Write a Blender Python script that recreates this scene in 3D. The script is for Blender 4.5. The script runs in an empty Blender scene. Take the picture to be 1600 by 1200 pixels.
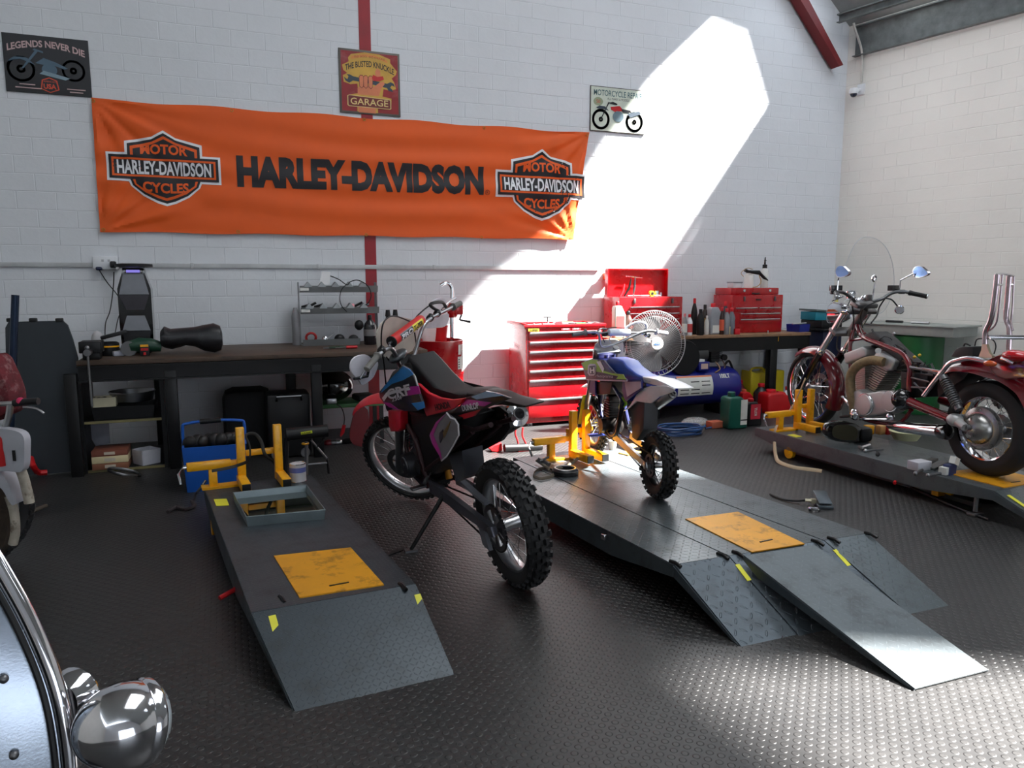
import bpy, bmesh, math, random
from math import sin, cos, pi, radians as R_, atan, sqrt, floor as ifloor
from mathutils import Vector as V, Matrix as M, Euler
from mathutils.geometry import tessellate_polygon
random.seed(7)
SC = bpy.context.scene
COL = SC.collection
# ---------------------------------------------------------------- camera
FPX, HOR, YAW, EYE = 1150.0, 440.0, 21.0, 1.5
pitch = atan((600 - HOR) / FPX)
cam = bpy.data.cameras.new('camera'); cam.sensor_width = 36; cam.lens = 36 * FPX / 1600
cam.clip_start = .02
camo = bpy.data.objects.new('camera', cam); COL.objects.link(camo)
camo.location = (0, 0, EYE); camo.rotation_euler = (pi/2 - pitch, 0, -R_(YAW)); SC.camera = camo
# ---------------------------------------------------------------- light
SUN_DIR = V((-.8, .32, -.96)).normalized()
world = bpy.data.worlds.new('world'); SC.world = world; world.use_nodes = True
wb = world.node_tree.nodes['Background']
wb.inputs[0].default_value = (.83, .905, 1.0, 1); wb.inputs[1].default_value = 2.7
sun = bpy.data.lights.new('sun', 'SUN'); sun.energy = 62; sun.angle = R_(2.2); sun.color = (1, .97, .93)
suno = bpy.data.objects.new('sun', sun); COL.objects.link(suno)
suno.rotation_euler = SUN_DIR.to_track_quat('-Z', 'Y').to_euler(); suno.location = (6, -6, 9)
SC.view_settings.view_transform = 'Standard'; SC.view_settings.look = 'None'
SC.view_settings.exposure = 0.22; SC.view_settings.gamma = 1; SC.view_settings.use_curve_mapping = False
try:
    SC.cycles.use_denoising = True; SC.cycles.max_bounces = 8; SC.cycles.diffuse_bounces = 5
    SC.cycles.glossy_bounces = 4; SC.cycles.transmission_bounces = 6; SC.cycles.transparent_max_bounces = 12
    SC.cycles.sample_clamp_indirect = 6; SC.cycles.caustics_reflective = False; SC.cycles.caustics_refractive = False
    SC.cycles.use_adaptive_sampling = False
except Exception: pass
# ---------------------------------------------------------------- survey: picture points to places
_p, _y = pitch, R_(YAW)
CF = V((sin(_y)*cos(_p), cos(_y)*cos(_p), -sin(_p))); CR = V((cos(_y), -sin(_y), 0)); CU = CR.cross(CF)
CC = V((0, 0, EYE))
def ray(x, y): return CF*FPX + CR*(x-800) - CU*(y-600)
def P(x, y, z=0.0): d = ray(x, y); return CC + d*((z-EYE)/d.z)
def onplane(x, y, o, n): d = ray(x, y); return CC + d*((V(o)-CC).dot(n)/d.dot(n))
WY = 7.6
def PW(x, y, Y=WY): return onplane(x, y, (0, Y, 0), V((0, 1, 0)))
def pix(p): d = V(p)-CC; w = d.dot(CF); return 800+FPX*d.dot(CR)/w, 600-FPX*d.dot(CU)/w
# ---------------------------------------------------------------- mesh collecting
def basis(a, b):
    w = (V(b)-V(a)).normalized(); u = w.orthogonal().normalized(); return u, w.cross(u), w
class MB:
    def __init__(s): s.bm = bmesh.new(); s.m = 0
    def _f(s, vs):
        try: f = s.bm.faces.new(vs); f.material_index = s.m; return f
        except ValueError: return None
    def mesh(s, verts, faces, T=None):
        vs = [s.bm.verts.new((T @ V(v)) if T else V(v)) for v in verts]
        for f in faces: s._f([vs[i] for i in f])
        return s
    def box(s, c, d, r=(0, 0, 0), bev=0, T=None):
        m = M.Translation(V(c)) @ Euler(r).to_matrix().to_4x4()
        if T: m = T @ m
        n0 = len(s.bm.verts)
        x, y, z = d[0]/2, d[1]/2, d[2]/2
        vs = [s.bm.verts.new(m @ V((i*x, j*y, k*z))) for i in (-1, 1) for j in (-1, 1) for k in (-1, 1)]
        fs = [s._f([vs[i] for i in q]) for q in ((0,1,3,2),(4,6,7,5),(0,4,5,1),(2,3,7,6),(0,2,6,4),(1,5,7,3))]
        if bev > 0:
            es = list({e for f in fs if f for e in f.edges})
            bmesh.ops.bevel(s.bm, geom=es, offset=bev, segments=2, affect='EDGES', profile=.5)
            if s.m:
                s.bm.faces.ensure_lookup_table()
                for f in s.bm.faces:
                    if all(v.index == -1 or v.index >= n0 for v in f.verts): f.material_index = s.m
        return s
    def rings(s, rs, closed=False, cap=True):
        n = len(rs[0]); vv = [[s.bm.verts.new(V(p)) for p in r] for r in rs]
        k = len(vv)
        for i in range(k if closed else k-1):
            a, b = vv[i], vv[(i+1) % k]
            for j in range(n): s._f((a[j], a[(j+1) % n], b[(j+1) % n], b[j]))
        if cap and not closed:
            s._f(vv[0][::-1]); s._f(vv[-1])
        return s
    def cyl(s, a, b, r, r2=None, n=14, cap=True):
        r2 = r if r2 is None else r2; u, v, w = basis(a, b)
        return s.rings([[V(q)+(u*cos(2*pi*i/n)+v*sin(2*pi*i/n))*rr for i in range(n)] for q, rr in ((a, r), (b, r2))], cap=cap)
    def tube(s, pts, r, n=8, closed=False, cap=True, flat=1.0):
        pts = [V(p) for p in pts]; k = len(pts); rs = r if isinstance(r, (list, tuple)) else [r]*k
        out = []; u = None
        for i, p in enumerate(pts):
            if closed: t = pts[(i+1) % k]-pts[i-1]
            else: t = pts[min(i+1, k-1)]-pts[max(i-1, 0)]
            t.normalize()
            if u is None: u = t.orthogonal().normalized()
            u = (u - t*u.dot(t)); u = u.normalized() if u.length > 1e-6 else t.orthogonal().normalized()
            v = t.cross(u)
            out.append([p+(u*cos(2*pi*j/n)+v*sin(2*pi*j/n)*flat)*rs[i] for j in range(n)])
        return s.rings(out, closed=closed, cap=cap)
    def lathe(s, prof, o=(0, 0, 0), ax=(0, 0, 1), n=24, cap=True):
        o = V(o); w = V(ax).normalized(); u = w.orthogonal().normalized(); v = w.cross(u)
        return s.rings([[o+w*h+(u*cos(2*pi*j/n)+v*sin(2*pi*j/n))*max(r, 1e-4) for j in range(n)] for r, h in prof], cap=cap)
    def torus(s, c, ax, R, r, n=32, m=8, flat=1.0):
        c = V(c); w = V(ax).normalized(); u = w.orthogonal().normalized(); v = w.cross(u)
        rs = []
        for i in range(n):
            a = 2*pi*i/n; d = u*cos(a)+v*sin(a)
            rs.append([c+d*(R+r*cos(2*pi*j/m))+w*r*flat*sin(2*pi*j/m) for j in range(m)])
        return s.rings(rs, closed=True)
    def ell(s, c, r, n=16, k=10, rot=(0, 0, 0), T=None):
        m = M.Translation(V(c)) @ Euler(rot).to_matrix().to_4x4()
        if T: m = T @ m
        if not isinstance(r, (tuple, list)): r = (r, r, r)
        return s.rings([[m @ V((r[0]*max(sin(pi*i/k), 1e-3)*cos(2*pi*j/n), r[1]*max(sin(pi*i/k), 1e-3)*sin(2*pi*j/n), -r[2]*cos(pi*i/k))) for j in range(n)] for i in range(k+1)])
    def slab(s, pts, off):
        """solid of an outline: pts is a 3D polygon, off the vector of its thickness (centred)"""
        off = V(off); a = [V(p)-off/2 for p in pts]; b = [V(p)+off/2 for p in pts]; n = len(pts)
        tri = tessellate_polygon([[V(p) for p in pts]])
        va = [s.bm.verts.new(p) for p in a]; vb = [s.bm.verts.new(p) for p in b]
        for t in tri: s._f([va[i] for i in t]); s._f([vb[i] for i in t[::-1]])
        for i in range(n): s._f((va[i], va[(i+1) % n], vb[(i+1) % n], vb[i]))
        return s
    def sheet(s, grid):
        vv = [[s.bm.verts.new(V(p)) for p in r] for r in grid]
        for i in range(len(vv)-1):
            for j in range(len(vv[0])-1): s._f((vv[i][j], vv[i+1][j], vv[i+1][j+1], vv[i][j+1]))
        return s
    def poly(s, pts, holes=()):
        loops = [[V(p) for p in pts]]+[[V(p) for p in h] for h in holes]
        vs = [s.bm.verts.new(p) for l in loops for p in l]
        for t in tessellate_polygon(loops): s._f([vs[i] for i in t])
        return s
    def build(s, name, mats, parent=None, flat=False, thick=0, off=-1, sub=0, sharp=38):
        bm = s.bm
        bmesh.ops.recalc_face_normals(bm, faces=bm.faces[:])
        for f in bm.faces: f.smooth = not flat
        for e in bm.edges:
            e.smooth = not (len(e.link_faces) != 2 or e.calc_face_angle(0) > R_(sharp))
        me = bpy.data.meshes.new(name); bm.to_mesh(me); bm.free()
        if not isinstance(mats, (list, tuple)): mats = [mats]
        for m in mats: me.materials.append(m)
        o = bpy.data.objects.new(name, me); COL.objects.link(o)
        if parent is not None: o.parent = parent
        if thick:
            md = o.modifiers.new('thickness', 'SOLIDIFY'); md.thickness = thick; md.offset = off
        if sub:
            md = o.modifiers.new('smooth', 'SUBSURF'); md.levels = sub; md.render_levels = sub
        return o
def tag(o, label, cat=None, group=None, kind=None):
    if label: o['label'] = label
    if cat: o['category'] = cat
    if group: o['group'] = group
    if kind: o['kind'] = kind
    return o
def lab(o, label): o['label'] = label; return o
def thing(name, label, cat, loc=(0, 0, 0), rz=0, group=None, lean=0):
    o = bpy.data.objects.new(name, None); COL.objects.link(o); o.empty_display_size = .1
    o.location = loc; o.rotation_euler = (lean, 0, rz)
    return tag(o, label, cat, group)
def structure(o): o['kind'] = 'structure'; return o
def dup(o, loc=None, rz=None, label=None, group=None):
    def cp(q, par):
        c = q.copy(); COL.objects.link(c)
        if par is not None: c.parent = par
        for ch in list(q.children): cp(ch, c)
        return c
    r = cp(o, None)
    if loc is not None: r.location = loc
    if rz is not None: r.rotation_euler = (0, 0, rz)
    if label: r['label'] = label
    if group: r['group'] = group
    return r
def rrect(w, h, r, n=4, cx=0, cy=0):
    o = []
    for k, (sx, sy) in enumerate(((1, 1), (-1, 1), (-1, -1), (1, -1))):
        for i in range(n+1):
            a = pi/2*(k+i/n); o.append((cx+sx*(w/2-r)+r*cos(a), cy+sy*(h/2-r)+r*sin(a)))
    return o
def smooth(pts, n=6, closed=False):
    """Catmull-Rom through the points"""
    pts = [V(p) for p in pts]; k = len(pts); out = []
    for i in range(k if closed else k-1):
        if closed: a, b, c, d = pts[i-1], pts[i], pts[(i+1) % k], pts[(i+2) % k]
        else: a, b, c, d = pts[max(i-1, 0)], pts[i], pts[i+1], pts[min(i+2, k-1)]
        for j in range(n):
            t = j/n
            out.append(.5*((2*b)+(c-a)*t+(2*a-5*b+4*c-d)*t*t+(3*b-a-3*c+d)*t**3))
    if not closed: out.append(pts[-1])
    return out
# ---------------------------------------------------------------- materials
class NT:
    def __init__(s, name):
        s.m = bpy.data.materials.new(name); s.m.use_nodes = True; s.t = s.m.node_tree
        s.b = s.t.nodes['Principled BSDF']
    def n(s, typ, **k):
        x = s.t.nodes.new(typ)
        for a, b in k.items(): setattr(x, a, b)
        return x
    def l(s, a, b): s.t.links.new(a, b)
    def math(s, op, a, b=None, c=None, clamp=False):
        x = s.n('ShaderNodeMath', operation=op); x.use_clamp = clamp
        for i, q in enumerate((a, b, c)):
            if q is None: continue
            if isinstance(q, (int, float)): x.inputs[i].default_value = q
            else: s.l(q, x.inputs[i])
        return x.outputs[0]
    def obj(s): return s.n('ShaderNodeTexCoord').outputs['Object']
    def noise(s, scale, detail=3, rough=.5, vec=None, out='Fac'):
        x = s.n('ShaderNodeTexNoise'); x.inputs['Scale'].default_value = scale; x.inputs['Detail'].default_value = detail
        x.inputs['Roughness'].default_value = rough
        s.l(vec if vec else s.obj(), x.inputs['Vector']); return x.outputs[out]
    def ramp(s, fac, stops):
        x = s.n('ShaderNodeValToRGB'); e = x.color_ramp.elements
        while len(e) < len(stops): e.new(.5)
        for q, (p, c) in zip(e, stops):
            q.position = p; q.color = (*c, 1) if len(c) == 3 else c
        s.l(fac, x.inputs[0]); return x.outputs[0]
    def mix(s, f, a, b):
        x = s.n('ShaderNodeMix', data_type='RGBA')
        for i, q in ((0, f), (6, a), (7, b)):
            if isinstance(q, (int, float)): x.inputs[i].default_value = q
            elif isinstance(q, tuple): x.inputs[i].default_value = (*q, 1)
            else: s.l(q, x.inputs[i])
        return x.outputs[2]
    def bump(s, h, strength=1, dist=.002, nrm=None):
        x = s.n('ShaderNodeBump'); x.inputs['Strength'].default_value = strength; x.inputs['Distance'].default_value = dist
        s.l(h, x.inputs['Height'])
        if nrm is not None: s.l(nrm, x.inputs['Normal'])
        s.l(x.outputs[0], s.b.inputs['Normal']); return x.outputs[0]
    def set(s, **k):
        for a, b in k.items():
            i = s.b.inputs[a.replace('_', ' ')]
            if isinstance(b, tuple): i.default_value = (*b, 1) if len(b) == 3 else b
            elif isinstance(b, (int, float)): i.default_value = b
            else: s.l(b, i)
        return s
def lin(r, g, b):
    f = lambda c: (c/255/12.92) if c/255 <= .04045 else ((c/255+.055)/1.055)**2.4
    return (f(r), f(g), f(b))
_mats = {}
def mat(name, col, rough=.5, metal=0, var=.12, vs=6, coat=0, bump=0, bs=60, spec=None, dirt=None, dscale=8, damt=.4):
    """plain surface with slight mottling; dirt = colour of irregular stains"""
    if name in _mats: return _mats[name]
    t = NT(name); c = lin(*col)
    f = t.noise(vs, 4, .6)
    out = t.ramp(f, [(.3, tuple(x*(1-var) for x in c)), (.7, tuple(min(1, x*(1+var)) for x in c))])
    if dirt:
        g = t.noise(dscale, 6, .7); k = t.math('MULTIPLY', t.math('SUBTRACT', g, .52, clamp=True), 8*damt, clamp=True)
        out = t.mix(k, out, lin(*dirt))
    t.set(Base_Color=out, Roughness=t.math('ADD', t.math('MULTIPLY', f, .12), max(rough-.06, .02)), Metallic=metal)
    if coat: t.set(Coat_Weight=coat, Coat_Roughness=.06)
    if spec is not None: t.set(Specular_IOR_Level=spec)
    if bump: t.bump(t.noise(bs, 4, .6), 1, bump)
    _mats[name] = t.m; return t.m
def mk_block(name, axis, c1=(222, 222, 222)):
    t = NT(name); sep = t.n('ShaderNodeSeparateXYZ'); t.l(t.n('ShaderNodeNewGeometry').outputs['Position'], sep.inputs[0])
    cmb = t.n('ShaderNodeCombineXYZ'); t.l(sep.outputs[axis], cmb.inputs[0]); t.l(sep.outputs['Z'], cmb.inputs[1])
    nz = t.noise(2.2, 3, .5, cmb.outputs[0], 'Color')
    vm = t.n('ShaderNodeVectorMath', operation='MULTIPLY_ADD'); t.l(nz, vm.inputs[0]); vm.inputs[1].default_value = (.016, .016, 0); t.l(cmb.outputs[0], vm.inputs[2])
    br = t.n('ShaderNodeTexBrick'); t.l(vm.outputs[0], br.inputs['Vector'])
    br.inputs['Color1'].default_value = (1, 1, 1, 1); br.inputs['Color2'].default_value = (.8, .8, .8, 1); br.inputs['Mortar'].default_value = (0, 0, 0, 1)
    br.inputs['Scale'].default_value = 1; br.inputs['Mortar Size'].default_value = .006; br.inputs['Mortar Smooth'].default_value = .7
    br.inputs['Brick Width'].default_value = .30; br.inputs['Row Height'].default_value = .152; br.inputs['Bias'].default_value = 0
    fac = br.outputs['Fac']; brk = t.noise(1.7, 3, .6, cmb.outputs[0])
    fade = t.math('MULTIPLY', t.math('SUBTRACT', brk, .30, clamp=True), 4.0, clamp=True)
    m = t.math('MULTIPLY', fac, fade)
    c = lin(*c1); stain = t.noise(.9, 4, .6, cmb.outputs[0])
    base = t.ramp(stain, [(.25, tuple(x*.90 for x in c)), (.75, c)])
    base = t.mix(t.math('MULTIPLY', m, .06), base, tuple(x*.5 for x in c))
    t.set(Base_Color=base, Roughness=.62)
    fine = t.noise(28, 4, .65, cmb.outputs[0]); med = t.noise(6, 2, .5, cmb.outputs[0])
    lum = t.n('ShaderNodeRGBToBW'); t.l(br.outputs['Color'], lum.inputs[0])
    h = t.math('ADD', t.math('MULTIPLY', m, -.32), t.math('ADD', t.math('MULTIPLY', fine, .22), t.math('ADD', t.math('MULTIPLY', med, .5), t.math('MULTIPLY', lum.outputs[0], .25))))
    t.bump(h, .6, .009); return t.m
def mk_studs():
    t = NT('coin_stud_rubber'); sep = t.n('ShaderNodeSeparateXYZ'); t.l(t.n('ShaderNodeNewGeometry').outputs['Position'], sep.inputs[0])
    S = 1/.036
    x = t.math('MULTIPLY', sep.outputs[0], S); y = t.math('MULTIPLY', sep.outputs[1], S)
    a = t.math('ADD', x, y); b = t.math('SUBTRACT', x, y)
    fx = t.math('SUBTRACT', t.math('FRACT', t.math('MULTIPLY', a, .7071)), .5); fy = t.math('SUBTRACT', t.math('FRACT', t.math('MULTIPLY', b, .7071)), .5)
    d = t.math('SQRT', t.math('ADD', t.math('MULTIPLY', fx, fx), t.math('MULTIPLY', fy, fy)))
    h = t.n('ShaderNodeMapRange', interpolation_type='SMOOTHSTEP'); t.l(d, h.inputs[0])
    h.inputs[1].default_value = .26; h.inputs[2].default_value = .37; h.inputs[3].default_value = 1; h.inputs[4].default_value = 0
    dirt = t.noise(1.3, 6, .65); fine = t.noise(45, 3, .6)
    c = t.ramp(dirt, [(.3, (.009, .009, .0095)), (.7, (.020, .019, .0185))])
    c = t.mix(t.math('MULTIPLY', h.outputs[0], .3), c, (.027, .025, .024))
    spl = t.noise(5, 7, .75)
    c = t.mix(t.math('MULTIPLY', t.math('SUBTRACT', spl, .62, clamp=True), 3, clamp=True), c, (.07, .06, .055))
    r = t.math('ADD', t.math('MULTIPLY', dirt, .22), t.math('ADD', .30, t.math('MULTIPLY', fine, .10)))
    t.set(Base_Color=c, Roughness=r, Specular_IOR_Level=.72)
    t.bump(t.math('ADD', h.outputs[0], t.math('MULTIPLY', fine, .08)), 1, .0022); return t.m
def mk_tread(name, col, rough=.42, dirt=(40, 38, 34), S=.036, metal=.35, hh=.0022):
    """raised diamond tread, alternate bars turned a quarter"""
    t = NT(name); sep = t.n('ShaderNodeSeparateXYZ'); t.l(t.obj(), sep.inputs[0])
    x = t.math('MULTIPLY', sep.outputs[0], 1/S); y = t.math('MULTIPLY', sep.outputs[1], 1/S)
    par = t.math('ABSOLUTE', t.math('MODULO', t.math('ADD', t.math('FLOOR', x), t.math('FLOOR', y)), 2))
    sg = t.math('SUBTRACT', t.math('MULTIPLY', par, 2), 1)
    fx = t.math('SUBTRACT', t.math('FRACT', x), .5); fy = t.math('MULTIPLY', t.math('SUBTRACT', t.math('FRACT', y), .5), sg)
    u = t.math('ADD', fx, fy); v = t.math('SUBTRACT', fx, fy)
    d = t.math('SQRT', t.math('ADD', t.math('MULTIPLY', t.math('MULTIPLY', u, u), 1.9), t.math('MULTIPLY', t.math('MULTIPLY', v, v), 22)))
    h = t.n('ShaderNodeMapRange', interpolation_type='SMOOTHSTEP'); t.l(d, h.inputs[0])
    h.inputs[1].default_value = .45; h.inputs[2].default_value = .85; h.inputs[3].default_value = 1; h.inputs[4].default_value = 0
    c = lin(*col); nz = t.noise(7, 6, .7)
    k = t.math('MULTIPLY', t.math('SUBTRACT', nz, .5, clamp=True), 2.2, clamp=True)
    base = t.mix(k, c, lin(*dirt)); base = t.mix(t.math('MULTIPLY', h.outputs[0], .25), base, tuple(min(1, q*1.5) for q in c))
    t.set(Base_Color=base, Roughness=t.math('ADD', t.math('MULTIPLY', nz, .25), rough-.12), Metallic=metal)
    t.bump(t.math('ADD', h.outputs[0], t.math('MULTIPLY', t.noise(60, 3), .08)), 1, hh); return t.m
def mk_glass(name, col=(1, 1, 1), rough=.02, alpha=.12):
    if name in _mats: return _mats[name]
    t = NT(name); t.set(Base_Color=col, Roughness=rough, Alpha=alpha, Specular_IOR_Level=.9); _mats[name] = t.m; return t.m
CHROME = mat('chrome', (222, 222, 226), .08, 1, .03)
ALU = mat('brushed_aluminium', (176, 177, 180), .3, 1, .08, 12, bump=.0002)
STEEL = mat('dull_steel', (120, 120, 122), .42, .9, .15)
GALV = mat('galvanised_sheet', (112, 118, 118), .5, .3, .25, 9)
BLK = mat('black_plastic', (20, 20, 22), .45, spec=.35)
BLKS = mat('satin_black_metal', (16, 16, 18), .34, .3, .2)
GLOSSB = mat('gloss_black', (10, 10, 12), .12, 0, coat=.6)
RUB = mat('tyre_rubber', (27, 27, 29), .68, 0, .25, 20, bump=.0006, bs=90)
CABLE = mat('cable_black', (13, 13, 16), .5)
RED = mat('red_enamel', (168, 12, 22), .28, 0, .06, coat=.3, dirt=(90, 14, 18), damt=.12)
REDP = mat('red_plastic', (190, 20, 26), .4, 0, .08)
YEL = mat('yellow_enamel', (238, 170, 12), .38, 0, .08, coat=.2, dirt=(130, 90, 20), dscale=14, damt=.25)
WHT = mat('white_plastic', (226, 228, 232), .4, 0, .04)
GRYM = mat('grey_hammered_paint', (72, 80, 86), .4, .35, .12, 14, bump=.0003, bs=120)
BLUE = mat('blue_plastic', (22, 90, 180), .42)
# ---------------------------------------------------------------- lettering
def text_bm(mb, s, T, h, w=None, bold=0.0, thick=.001, warp=None, cut=0, align='C'):
    """raised letters; T maps (right, up, out) to place; h is capital height; w total width; warp(x,y)->(x,y,z)"""
    c = bpy.data.curves.new('t', 'FONT'); c.body = s; c.offset = bold; c.resolution_u = 3; c.fill_mode = 'FRONT'
    o = bpy.data.objects.new('t', c); COL.objects.link(o)
    dg = bpy.context.evaluated_depsgraph_get(); dg.update(); me = bpy.data.meshes.new_from_object(o.evaluated_get(dg))
    bpy.data.objects.remove(o); bpy.data.curves.remove(c)
    b = bmesh.new(); b.from_mesh(me); bpy.data.meshes.remove(me)
    if not b.verts: b.free(); return
    x0 = min(v.co.x for v in b.verts); x1 = max(v.co.x for v in b.verts); y0 = min(v.co.y for v in b.verts); y1 = max(v.co.y for v in b.verts)
    sy = h/max(y1-y0, 1e-6); sx = (w/(x1-x0)) if w else sy
    for v in b.verts:
        v.co.x = (v.co.x-x0-((x1-x0)/2 if align == 'C' else 0))*sx; v.co.y = (v.co.y-(y0+y1)/2)*sy
    if cut:
        W = (x1-x0)*sx; k = -W
        while k < W:
            bmesh.ops.bisect_plane(b, geom=b.verts[:]+b.edges[:]+b.faces[:], plane_co=(k, 0, 0), plane_no=(1, 0, 0)); k += cut
    if thick:
        r = bmesh.ops.extrude_face_region(b, geom=b.faces[:])
        for v in [g for g in r['geom'] if isinstance(g, bmesh.types.BMVert)]: v.co.z += thick
    mp = {}
    for v in b.verts:
        q = v.co
        if warp: q = V(warp(q.x, q.y)) + V((0, 0, q.z))
        mp[v] = mb.bm.verts.new(T @ V(q))
    for f in b.faces: mb._f([mp[v] for v in f.verts])
    b.free()
def frame(o, x, z):
    """matrix whose first axis is x, second z (up of the lettering), third out of the face"""
    x = V(x).normalized(); z = V(z); z = (z-x*z.dot(x)).normalized(); y = x.cross(z)
    m = M((x, z, y)).transposed().to_4x4(); m.translation = V(o); return m
# ================================================================ the setting
WALLM = mk_block('painted_block_wall', 'X', (224, 227, 232))
WALLY = mk_block('painted_block_side', 'Y', (232, 230, 224))
CORN = PW(1312, 300); CORN.z = 0
wt = PW(1316, 92)                                   # top of the corner
t2 = P(1600, 18, wt.z)                              # a point on the top of the side wall
sdir = (V((t2.x, t2.y, 0))-V((wt.x, wt.y, 0))).normalized(); sdir = V((sdir.x*.92, sdir.y, 0)).normalized()
SR = CORN + sdir*18                                 # side wall runs towards and past the viewer
raf = PW(1250, 0)
slope = (raf-wt).normalized()                       # up the steep part of the roof
rn = sdir.cross(slope).normalized()
EA = V((CORN.x, CORN.y, wt.z+.42))
def roofpt(x, y):
    return EA.z - (rn.x*(x-EA.x)+rn.y*(y-EA.y))/rn.z
BRK = CORN.x-2.3; BRZ = roofpt(BRK, WY)
YB = -9.0                                            # rear of the building
XL = -4.2
mb = MB(); mb.sheet([[(XL-.2, YB-2, 0), (XL-.2, WY+.2, 0)], [(15, YB-2, 0), (15, WY+.2, 0)]])
fl = structure(mb.build('floor', mk_studs()))
# back wall
zl = BRZ+.1
out = [(XL-.3, WY, -.02), (CORN.x+.02, WY, -.02), (CORN.x+.02, WY, EA.z+.05), (BRK, WY, BRZ), (1, WY, BRZ+.7), (XL-.3, WY, BRZ-.5)]
mb = MB(); mb.slab([V(p)+V((0, .1, 0)) for p in out], (0, .2, 0)); structure(mb.build('wall_back', WALLM, flat=True))
nrm = V((-sdir.y, sdir.x, 0));  nrm = nrm if nrm.x > 0 else -nrm
mb = MB(); mb.slab([CORN+nrm*.1+V((0, 0, -.02)), SR+nrm*.1+V((0, 0, -.02)), SR+nrm*.1+V((0, 0, EA.z-.02)), CORN+nrm*.1+V((0, 0, EA.z-.02))], nrm*.2)
structure(mb.build('wall_right', WALLY, flat=True))
mb = MB(); mb.box((XL-.1, (YB+WY)/2, BRZ/2), (.2, WY-YB, BRZ+1.0)); structure(mb.build('wall_left', WALLY, flat=True))
# roof, with unseen openings shaped to throw the wanted sun patches
def back(p):
    """where the sun ray through p meets the steep roof plane"""
    d = -SUN_DIR; t = (EA-p).dot(rn)/d.dot(rn); return p+d*t
roofm = mat('roof_sheet', (150, 152, 150), .6, .1)
h1 = [PW(*q) for q in ((690, 575), (700, 520), (745, 465), (805, 415), (862, 368), (900, 305), (950, 215), (1015, 125), (1110, 30), (1165, 50), (1198, 168), (1140, 262), (1078, 370), (1018, 450), (965, 520))] + [P(1035, 700, .2), P(1128, 743, .2), P(900, 739, .2), P(840, 735, .2)]
h3 = [P(*q) for q in ((1085, 1052), (1200, 1047), (1620, 1040), (1900, 1150), (1500, 1330), (1290, 1205))]
holes = [[back(p) for p in h] for h in (h1, h3)]
def rp(x, y): return V((x, y, roofpt(x, y)))
e0 = EA; e1 = V((SR.x, SR.y, EA.z))
outer = [rp(BRK, WY+.2), rp(e0.x+.1, WY+.2), e1+nrm*.2, rp(BRK, SR.y)]
outer[2] = rp(outer[2].x, outer[2].y); outer[1] = rp(outer[1].x, outer[1].y)
if 0: print([tuple(round(c, 2) for c in q) for q in holes[1]+outer])
mb = MB(); mb.poly(outer, holes)
k0 = rp(BRK, WY+.2); k1 = rp(BRK, SR.y)
r0, r1 = V((1, WY+.2, k0.z+.7)), V((1, SR.y, k1.z+.7)); l0, l1 = V((XL-.3, WY+.2, k0.z-.4)), V((XL-.3, SR.y, k1.z-.4))
def on_slope(u, v): return k0.lerp(k1, v).lerp(r0.lerp(r1, v), u)
SKY = [on_slope(u, v) for u, v in ((.02, .18), (.02, .50), (.75, .50), (.75, .18))]  # unseen skylight added to brighten the floor and the right wall
mb.poly([k0, k1, r1, r0], [SKY]); mb.sheet([[r0, r1], [l0, l1]])
structure(mb.build('ceiling', roofm, flat=True, thick=.02))
sk = NT('fill_skylight_sheet'); tr_n = sk.n('ShaderNodeBsdfTranslucent'); tr_n.inputs[0].default_value = (.30, .315, .33, 1)
sk.l(tr_n.outputs[0], sk.t.nodes['Material Output'].inputs[0])
mb = MB(); mb.poly(SKY); structure(mb.build('fill_skylight_1', sk.m, flat=True))
# rear wall with the roller door opening
DX0, DX1, DZ = 1.0, 7.0, 4.0
mb = MB(); mb.poly([(XL-.2, YB, 0), (14, YB, 0), (14, YB, 2), (BRK+3, YB, 8), (BRK, YB, 9), (XL-.2, YB, 8)], [[(DX0, YB, .02), (DX1, YB, .02), (DX1, YB, DZ), (DX0, YB, DZ)]])
structure(mb.build('wall_rear', WALLM, flat=True, thick=.15))
# steelwork
REDS = mat('red_oxide_steel', (150, 20, 34), .5, 0, .15)
a = PW(570, 390); b = PW(587.5, 390); cw = (b-a).length; cx = (a.x+b.x)/2
mb = MB(); mb.box((cx, WY+.02, 2.4), (cw, .052, 4.9)); structure(mb.build('trim_1', REDS))
mb = MB(); q0 = V((wt.x-.02, WY-.06, wt.z-.14)); q1 = rp(BRK, WY)-V((0, .06, .1))
q0 = PW(1311, 104, WY-.1); q1 = PW(1250, -8, WY-.1); q1 = q0+(q1-q0)*2.4
mb.slab([q0, q0+V((-.06, 0, -.02)), q1+V((-.17, 0, -.03)), q1+V((0, 0, .05))], (0, .14, 0)); structure(mb.build('trim_2', mat('dark_red_steel', (104, 14, 20), .55, 0, .15), flat=True))
# galvanised purlin on top of the side wall, and a second one above it
def beam(name, p0, p1, hgt, dep, lip, m):
    p0, p1 = V(p0), V(p1); mb = MB(); up = V((0, 0, hgt)); inn = -nrm
    mb.rings([[p, p+up, p+up+inn*lip, p+up+inn*lip-V((0, 0, .015)), p+up-V((0, 0, .015))+inn*.008, p+V((0, 0, .008))+inn*.008, p+inn*lip+V((0, 0, .008)), p+inn*lip] for p in (p0, p1)])
    return structure(mb.build(name, m, flat=True))
g = V((CORN.x, CORN.y, wt.z))
beam('trim_3', g-nrm*.0+sdir*.1, g+sdir*9, .36, .06, .07, GALV)
beam('trim_4', g-nrm*.30+sdir*.05+V((0, 0, .36)), g-nrm*.30+sdir*9+V((0, 0, .36)), .10, .06, .06, GALV)
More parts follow.
